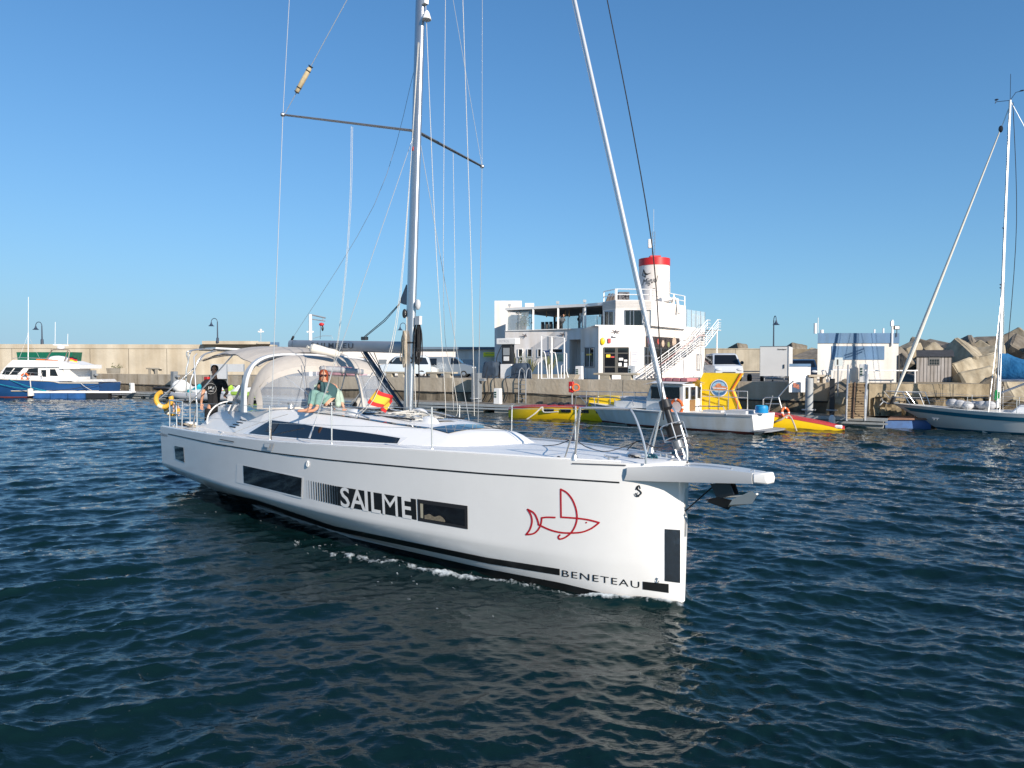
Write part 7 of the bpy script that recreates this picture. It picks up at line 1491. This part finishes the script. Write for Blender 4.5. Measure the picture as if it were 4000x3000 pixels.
g.grid(rows,closed=True); g.add(rows[0],[tuple(range(12))]); g.build('sail_cover',SC,r2,smooth=70)
g=MB(); g.prism([(mb_.x+.5,-.9,.9),(mb_.x+4,-1.05,.9),(mb_.x+4,-.9,1.3),(mb_.x+.8,-.75,1.2)],(0,1.8,0)); g.build('cabin',GEL2,r2,bev=.05)
g=MB(); rr=random.Random(8)
for k in range(6): g.ball((mb_.x-1.7+k*.28,rr.uniform(-.3,.3),1.12+rr.uniform(0,.12)),(.28,.34,.2),10,8)
g.build('sail_bag',mat('pale_sail_bag',(.45,.45,.46),.85,var=.3,scale=4,bump=.6,bscale=6),r2,smooth=70)
g=MB(); zz=lambda k:SZ2(k)
for s in (-1,1):
    top=[(-.35,0,1.72),(.1,s*.3,1.72),(1.3,s*.95,1.68)]; g.tube(smoothpath(top,4),.018,6); g.tube([(1.3,s*.95,1.68),(1.5,s*.95,1.12)],.018,6); g.tube([(.55,s*.55,1.7),(.9,s*.65,1.14)],.018,6); g.tube([(.0,s*.2,1.45),(1.35,s*.93,1.4)],.014,6)
g.tube([(-.35,0,1.72),(.12,0,1.16)],.018,6); g.build('pulpit',STEEL,r2)
for s in (-1,1):
    for x in (3.2,5.0,6.8,8.6): MB().tube([(x,s*(bb_(x/10.5)-.05),SZ2(x/10.5)-.05),(x,s*(bb_(x/10.5)-.05),SZ2(x/10.5)+.6)],.016,6).build('stanchion',STEEL,r2)
    for hh in (.6,.32): T1([(1.35,s*.93,1.05+hh)]+[(x,s*(bb_(x/10.5)-.05),SZ2(x/10.5)+hh) for x in (3.2,5.0,6.8,8.6,10.3)],.007,5).build('lifeline',WIRE,r2)
g=MB(); g.tube([(-.35,0,1.22),(-.15,0,1.12),(.3,0,1.2)],.04,6); g.tube([(-.35,0,1.22),(-.48,.12,1.38)],.03,5); g.tube([(-.35,0,1.22),(-.5,-.12,1.02)],.03,5); g.build('bow_anchor',GALV,r2)
T1([mb_+Vector((-.1,0,.35)),mb_+Vector((1.5,-.6,1.15)),mb_+Vector((3.2,-.8,1.3))],.05,6).build('spinnaker_pole',ALU,r2); g=MB(); [g.tube(smoothpath([mb_+Vector((rr.uniform(-.1,.1),-.12,.1+rr.uniform(0,.5))) for _ in range(5)],4),.03,5) for _ in range(3)]; g.build('green_line',mat('green_rope',(.02,.35,.10),.8),r2)
# blue motor boat at the left
m0,m1=Vector((-52.0,67.2,0)),Vector((GX(428,67.2),67.2,0)); mb1=axis_thing('motor_boat','blue hulled white cabin trawler motor boat moored at the far left','motor boat',m0,m1); LM=(m1-m0).length
BH=mat('blue_hull',(.014,.068,.195),.35,var=.2,scale=.6); SZ3=lambda k:cr([0,.35,.72,.76,1],[2.6,1.75,1.52,1.38,1.36],k)
xs=[0,.02,.06,.12,.2,.3,.42,.55,.7,.73,.76,.85,.93,1]
def bb3(k): return max(.03,2.1*math.sin(min(1,k/.5)*math.pi/2)**.8*(1-.12*max(0,(k-.6)/.4)**2))
rows=[]
for k in xs:
    z=SZ3(k); r_=[]
    for zz_,f in ((-.4,.7),(.0,.86),(.5,.93),(z*.7,.97),(z,1.)): r_.append((k*LM+ (1.4*(1-max(0,zz_)/z)*(1-k)**4),bb3(k)*(f if k>.25 else f*(.4+.6*max(0,zz_)/z)),zz_))
    rows.append([Vector(p) for p in r_]+[Vector((p[0],-p[1],p[2])) for p in reversed(r_)])
g=MB(); g.grid(rows); g.add(rows[-1],[tuple(range(10))]); bh=g.build('hull',BH,mb1,smooth=50)
for s in (-1,1):
    T1([(k*LM,s*(bb3(k)+.03),SZ3(k)-.02) for k in xs[2:]],.05,6).build('gunwale',mat('cream_rail',(.55,.50,.42),.5),bh); T1([(k*LM,s*(bb3(k)*.955+.03),.62) for k in (.45,.55,.7,.85,1)],.045,6).build('rub_rail',MATS['cream_rail'],bh)
    T1([(k*LM,s*(bb3(k)*.87+.02),.05) for k in (.25,.4,.55,.7,.85,1)],.05,6).build('red_boot_line',RB,bh)
g=MB(); g.grid([[Vector((k*LM,bb3(k)*j*.98,SZ3(k)-.12)) for j in (-1,0,1)] for k in xs]); g.build('deck',GEL2,mb1)
c_=lambda px,py,b=-1.55:TL(mb1,px,py,b=b)
def side(poly,y0,y1,name,m,par,bev=0): 
    g=MB(); P=[c_(x,y,y0) for x,y in poly]; g.prism(P,(0,y1-y0,0)); return g.build(name,m,par,bev=bev,smooth=0)
cab=side([(-20,1485),(20,1433),(65,1432),(235,1433),(272,1489),(-20,1489)],-1.55,1.55,'cabin',WHITE,mb1)
side([(20,1434),(48,1407),(70,1406),(235,1410),(280,1424),(312,1425),(312,1440),(232,1441),(230,1434)],-1.75,1.75,'flybridge',WHITE,mb1)
side([(245,1441),(272,1441),(272,1489),(268,1489)],-1.6,1.6,'aft_bulkhead',WHITE,mb1)
for P in ([(7,1462),(22,1436),(55,1436),(33,1464)],[(38,1464),(60,1437),(92,1437),(66,1464)],[(95,1466),(112,1440),(148,1438),(148,1466)],[(161,1445),(180,1445),(180,1472),(161,1471)],[(195,1442),(215,1442),(226,1469),(195,1468)]):
    w_=side(P,-1.58,-1.55,'cabin_window',GLASSD,cab); 
    w2=MB().prism([Vector((p.x,-p.y+.0,p.z)) for p in [c_(x,y,-1.58) for x,y in P]],(0,-.03,0)).build('cabin_window',GLASSD,cab)
g=MB(); a=lambda x,y,b:c_(x,y,b)
for b in (-1.2,1.2): g.tube([a(178,1408,b),a(203,1368,b),a(210,1366,b),a(266,1366,b),a(272,1372,b),a(263,1428,b)],.05,6); g.tube([a(246,1425,b),a(264,1370,b)],.04,6)
g.tube([a(205,1367,-1.2),a(205,1367,1.2)],.05,6); g.tube([a(268,1367,-1.2),a(268,1367,1.2)],.05,6); g.build('radar_arch',mat('arch_brown',(.20,.16,.13),.5,metal=.3),mb1)
g=MB(); g.ball(a(238,1358,0),(.35,.35,.18)); g.tube([a(208,1347,0),a(268,1350,0)],.06,6); g.tube([a(238,1366,0),a(238,1350,0)],.06,6); g.build('radar',WHITE,mb1)
for x,y0,y1,b in ((110,1405,1160,0),(215,1350,1258,.5),(264,1352,1304,-.5)): T1([a(x,y0,b),a(x+1,y1,b)],.022,5).build('whip_antenna',WHITE,mb1)
for x0,x1 in ((108,75),(110,155)): T1([a(x0,1310,0),a(x1,1400,-.5 if x1<100 else .8)],.012,4).build('mast_stay',WIRE,mb1)
g=MB(); g.tube([a(110,1300,0),a(110,1408,0)],.04,6); g.build('signal_mast',WHITE,mb1)
g=MB(); g.ball(a(228,1404,0),(.95,.9,.36)); g.tube([a(250,1410,.3),a(262,1412,.3)],.2,10); g.build('covered_liferaft',GEL2,mb1); g=MB(); g.tube([a(145,1409,-1.0),a(225,1415,-1.0)],[.18,.2],10); g.tube([a(150,1408,-.6),a(225,1413,-.6)],[.15,.18],10); g.build('orange_float',ORANGE,mb1)
T1([a(50,1400,-1.6),a(80,1397,-1.6),a(180,1400,-1.6)],.025,5).build('flybridge_rail',STEEL,mb1)
rg=rootinv(mb1).inverted(); ring_buoy('orange and white life ring on the cabin side of the blue motor boat',rg@a(97,1472,-2.0),.30)
g=MB(); [g.tube([a(x,1478,-2.05),a(x+12,1455,-2.05)],.02,5) for x in (10,60,110,155)]; g.tube([a(-5,1448,-2.05),a(160,1458,-2.05),a(170,1485,-2.05)],.02,5); g.build('side_rail',STEEL,mb1)
side([(272,1489),(300,1483),(395,1482),(405,1492),(290,1493)],-1.3,1.0,'aft_covers',mat('pale_cover',(.6,.58,.55),.8,var=.15,scale=3),mb1,bev=.05)
fg=thing('flag','small black red and gold flag on the stern of the blue motor boat arch','flag',tuple(rg@a(272,1394,0))); P=lambda u,v:Vector((u*.7,0,-v*.42-.1*u+.05*math.sin(u*6)))
for k,m in enumerate((BLACK,MATS['flag_red'],MATS['flag_yellow'])): MB().grid([[P(i/6,(k+j)/3) for j in (0,1)] for i in range(7)]).build(('black_stripe','red_stripe','gold_stripe')[k],m,fg)
for x0,y0,x1,y1,m in ((35,1482,180,1526,TQ),(-5,1500,180,1527,TQ),(402,1497,190,1528,BLKP),(315,1497,375,1531,ROPE)): T1(arc(a(x0,y0,-2.12),a(x1,y1,-2.9),.1),.025,5).build('mooring_line',m,mb1)
g=MB(); g.tube([a(118,1485,-2.2),a(121,1520,-2.3)],.04,6); g.build('fender_line',ROPE,mb1)
# ---------------------------------------------------------------- vehicles
def car(name,label,loc,rz,L,Wd,prof,glass,wheels,wr,m,sc=1.,front=None,group=None,trim=()):
    # prof: side outline (x from front, z); glass: list of (list of pts) side windows
    t=thing(name,label,{'parked_van':'van','parked_car':'car'}[name],loc,rz=rz,group=group); H_=max(z for x,z in prof)
    def yw(z): return Wd/2*(1-.16*max(0,(z-H_*.52)/(H_*.48))**1.5)
    n=len(prof); g=MB(); P=[]
    for s in (-1,1):
        P.append([Vector((x*sc,s*(yw(z)-.05)*sc,z*sc)) for x,z in prof])
    mid=[[Vector((x*sc,k*(yw(z)-.02)*sc,z*sc)) for x,z in prof] for k in (-1,-.9,0,.9,1)]
    # body skin: outline swept across the width, closed with side walls bulged outwards
    cx=sum(p[0] for p in prof)/n; cz=sum(p[1] for p in prof)/n
    rows=[]
    for y,k in ((-1,.97),(-.93,1),(0,1.012),(.93,1),(1,.97)):
        rows.append([Vector(((cx+(x-cx)*k)*sc,y*yw(z)*sc,(cz+(z-cz)*k if z>.35 else z)*sc)) for x,z in prof])
    g.grid(rows,closed=True); g.add(rows[0],[tuple(range(n))]); g.add(rows[-1],[tuple(range(n))]); b=g.build('body',m,t,smooth=32)
    for s in (-1,1):
        for w_ in glass:
            g=MB(); g.add([Vector((x*sc,s*(yw(z)+.012)*sc,z*sc)) for x,z in w_],[tuple(range(len(w_)))]); g.build('side_window',GLASSD,b)
    for s in (-1,1):
        for x in wheels:
            g=MB(); g.lathe([(wr*.55,-.11),(wr*.93,-.11),(wr,-.06),(wr,.06),(wr*.93,.11),(wr*.55,.11)],20,(x*sc,s*(Wd/2-.10)*sc,wr*sc),axis='Y'); ty=g.build('wheel',RUBBER,t); g=MB(); g.lathe([(0,s*.09),(wr*.25,s*.10),(wr*.6,s*.085),(wr*.6,-.1)],14,(x*sc,s*(Wd/2-.09)*sc,wr*sc),axis='Y'); g.build('rim',ALU,ty); 
    if front:
        (x0,z0),(x1,z1)=front[0]; g=MB(); wy=yw(z1)-.12; g.add([Vector(((x0-.03)*sc,-(yw(z0)-.10)*sc,z0*sc)),Vector(((x0-.03)*sc,(yw(z0)-.10)*sc,z0*sc)),Vector(((x1-.03)*sc,wy*sc,(z1+.01)*sc)),Vector(((x1-.03)*sc,-wy*sc,(z1+.01)*sc))],[(0,1,2,3)]); g.build('windscreen',GLASSD,b)
        hx,hz=front[1]
        for s in (-1,1): MB().ball((hx*sc,s*(Wd/2-.25)*sc,hz*sc),(.09,.2,.10)).build('headlight',mat('lamp_clear',(.55,.57,.6),.15),b); MB().ball(((x0+.2)*sc,s*(Wd/2+.1)*sc,(z0+.1)*sc),(.08,.12,.12)).build('wing_mirror',BLKP if name=='parked_van' else m,b)
        B1((hx*sc-.02,0,(hz-.22)*sc),(.06,Wd*.45*sc,.14*sc)).build('grille',DARK,b); B1((hx*sc-.05,0,(hz-.42)*sc),(.1,Wd*.92*sc,.2*sc)).build('bumper',m if name=='parked_car' else mat('bumper_grey',(.25,.26,.28),.6),b,bev=.03)
    return t
SILV=mat('silver_paint',(.22,.25,.28),.3,metal=.4,coat=.4); WCAR=mat('cream_car_paint',(.74,.73,.64),.3,coat=.4); GCAR=mat('grey_car_paint',(.30,.34,.38),.3,metal=.4,coat=.4); WV=mat('white_van_paint',(.55,.58,.61),.3,coat=.4); DCAR=mat('dark_car_paint',(.012,.02,.04),.2,coat=.6)
van=[(0,.35),(.02,.85),(.25,1.08),(1.15,1.30),(1.85,1.92),(2.4,1.98),(4.6,1.97),(4.85,1.8),(4.95,1.0),(4.95,.35)]
mpv=[(0,.35),(.02,.8),(.3,1.0),(1.0,1.12),(1.6,1.68),(2.1,1.8),(3.9,1.8),(4.2,1.6),(4.35,.9),(4.35,.35)]
mini=[(0,.35),(.03,.75),(.25,.92),(.8,1.05),(1.35,1.44),(1.9,1.5),(2.7,1.46),(3.2,1.2),(3.5,.95),(3.55,.35)]
h1=[(0,.4),(.0,.85),(.25,1.12),(.75,1.22),(1.45,1.88),(1.9,1.98),(4.5,1.96),(4.68,1.7),(4.72,.9),(4.72,.4)]
# trafic faces right (nearer end to the right), rz flips the x axis
q=G(1856,69.5); car('parked_van','silver grey van with dark rear side windows parked right of the cream car',(q.x,q.y,1.8),math.pi-.12,4.95,1.95,van,[[(1.2,1.32),(1.75,1.82),(2.2,1.84),(2.2,1.25)],[(3.6,1.2),(3.6,1.82),(4.7,1.8),(4.75,1.2)]],(.95,3.9),.33,SILV,1.0,((1.2,1.34),(1.83,1.86)) and (((1.18,1.34),(1.82,1.88)),(.12,.92)))
q=G(1712,66.5); car('parked_car','small cream white car parked immediately right of the yacht mast',(q.x,q.y,1.8),math.pi,3.55,1.63,mini,[[(1.1,1.02),(1.45,1.38),(1.95,1.42),(1.95,1.02)],[(2.02,1.02),(2.02,1.42),(2.7,1.38),(3.0,1.15),(2.9,1.02)]],(.7,2.9),.32,WCAR,1.05,(((.9,1.1),(1.35,1.4)),(.1,.75)))
q=G(1465,65.0); car('parked_van','pale grey people carrier parked between the sprayhood and the mast, facing left',(q.x,q.y,1.8),.25,4.35,1.8,mpv,[[(1.15,1.12),(1.6,1.62),(2.2,1.68),(2.2,1.1)],[(2.3,1.1),(2.3,1.68),(3.2,1.68),(3.2,1.1)],[(3.3,1.1),(3.3,1.66),(3.9,1.6),(4.1,1.1)]],(.85,3.55),.33,GCAR,1.15,(((.98,1.16),(1.55,1.62)),(.1,.8)))
q=G(2848,47.2); car('parked_van','white passenger van facing the camera behind the yellow fin',(q.x,q.y,1.8),R(84),4.72,1.85,h1,[[(.95,1.22),(1.5,1.78),(2.1,1.82),(2.1,1.2)],[(2.2,1.2),(2.2,1.82),(3.3,1.82),(3.3,1.2)],[(3.4,1.2),(3.4,1.82),(4.4,1.75),(4.5,1.2)]],(.9,3.6),.35,WV,1.0,(((.76,1.24),(1.43,1.86)),(.02,.88)))
q=G(3140,47); car('parked_car','dark blue estate car behind the white cabinet with blue top',(q.x,q.y,1.8),R(70),4.4,1.8,[(0,.35),(.02,.8),(.3,.95),(1.1,1.02),(1.8,1.5),(2.3,1.58),(3.8,1.55),(4.2,1.3),(4.4,.9),(4.4,.35)],[[(1.3,1.02),(1.85,1.42),(2.5,1.48),(2.5,1.0)],[(2.6,1.0),(2.6,1.48),(3.7,1.42),(3.9,1.0)]],(.85,3.5),.33,DCAR,1.0,(((1.12,1.06),(1.75,1.48)),(.05,.75)))
# box trailer
q=G(3028,46.5); tr_=thing('box_trailer','tall white box trailer standing between the white van and the white cabinet','trailer',(q.x,q.y,1.8),rz=R(-26))
B1((0,.9,1.42),(1.72,3.0,1.92)).build('trailer_box',mat('trailer_white',(.66,.65,.63),.5,var=.05,scale=1),tr_,bev=.03); g=MB(); g.tube([(-.86,-.61,.47),(.86,-.61,.47),(.86,-.61,2.38),(-.86,-.61,2.38)],.03,4,closed=True); g.build('box_trim',GALV,tr_)
mb=text_mb('Remolques',.12,lambda x,y:Vector((.2+x,-.625,2.15+y)),.003,None); mb.build('trailer_lettering',DARK,tr_,smooth=0)
for s in (-1,1): g=MB(); g.lathe([(.15,-.09),(.31,-.09),(.32,0),(.31,.09),(.15,.09)],16,(s*.88,.7,.33),axis='X'); g.build('wheel',RUBBER,tr_)
g=MB(); g.tube([(-.7,-.5,.42),(0,-1.5,.38),(.7,-.5,.42)],.05,4); g.tube([(0,-.5,.4),(0,-1.7,.38)],.05,4); g.tube([(0,-1.4,.1),(0,-1.4,.5)],.03,5); g.tube([(-.6,-.6,0),(-.6,-.6,.45)],.025,4); g.tube([(.6,-.6,0),(.6,-.6,.45)],.025,4); g.build('drawbar',GALV,tr_); g=MB(); g.lathe([(.0,-.04),(.12,-.04),(.12,.04),(0,.04)],14,(0,-1.4,.12),axis='X'); g.build('jockey_wheel',RUBBER,tr_)
B1((.6,-.63,1.1),(.05,.04,.25)).build('door_handle',DARK,tr_)
q=G(2930,49); t=thing('flat_trailer','small grey flat trailer with a tow bar beside the white passenger van','trailer',(q.x,q.y,1.8)); g=MB(); g.box((.1,0,.75),(1.3,1.0,.06)); g.tube([(.6,-.3,.7),(1.5,-.5,.35)],.04,4); g.build('trailer_bed',GALV,t); g=MB(); g.lathe([(.1,-.08),(.28,-.08),(.28,.08),(.1,.08)],14,(-.2,-.5,.3),axis='X'); g.build('wheel',RUBBER,t)
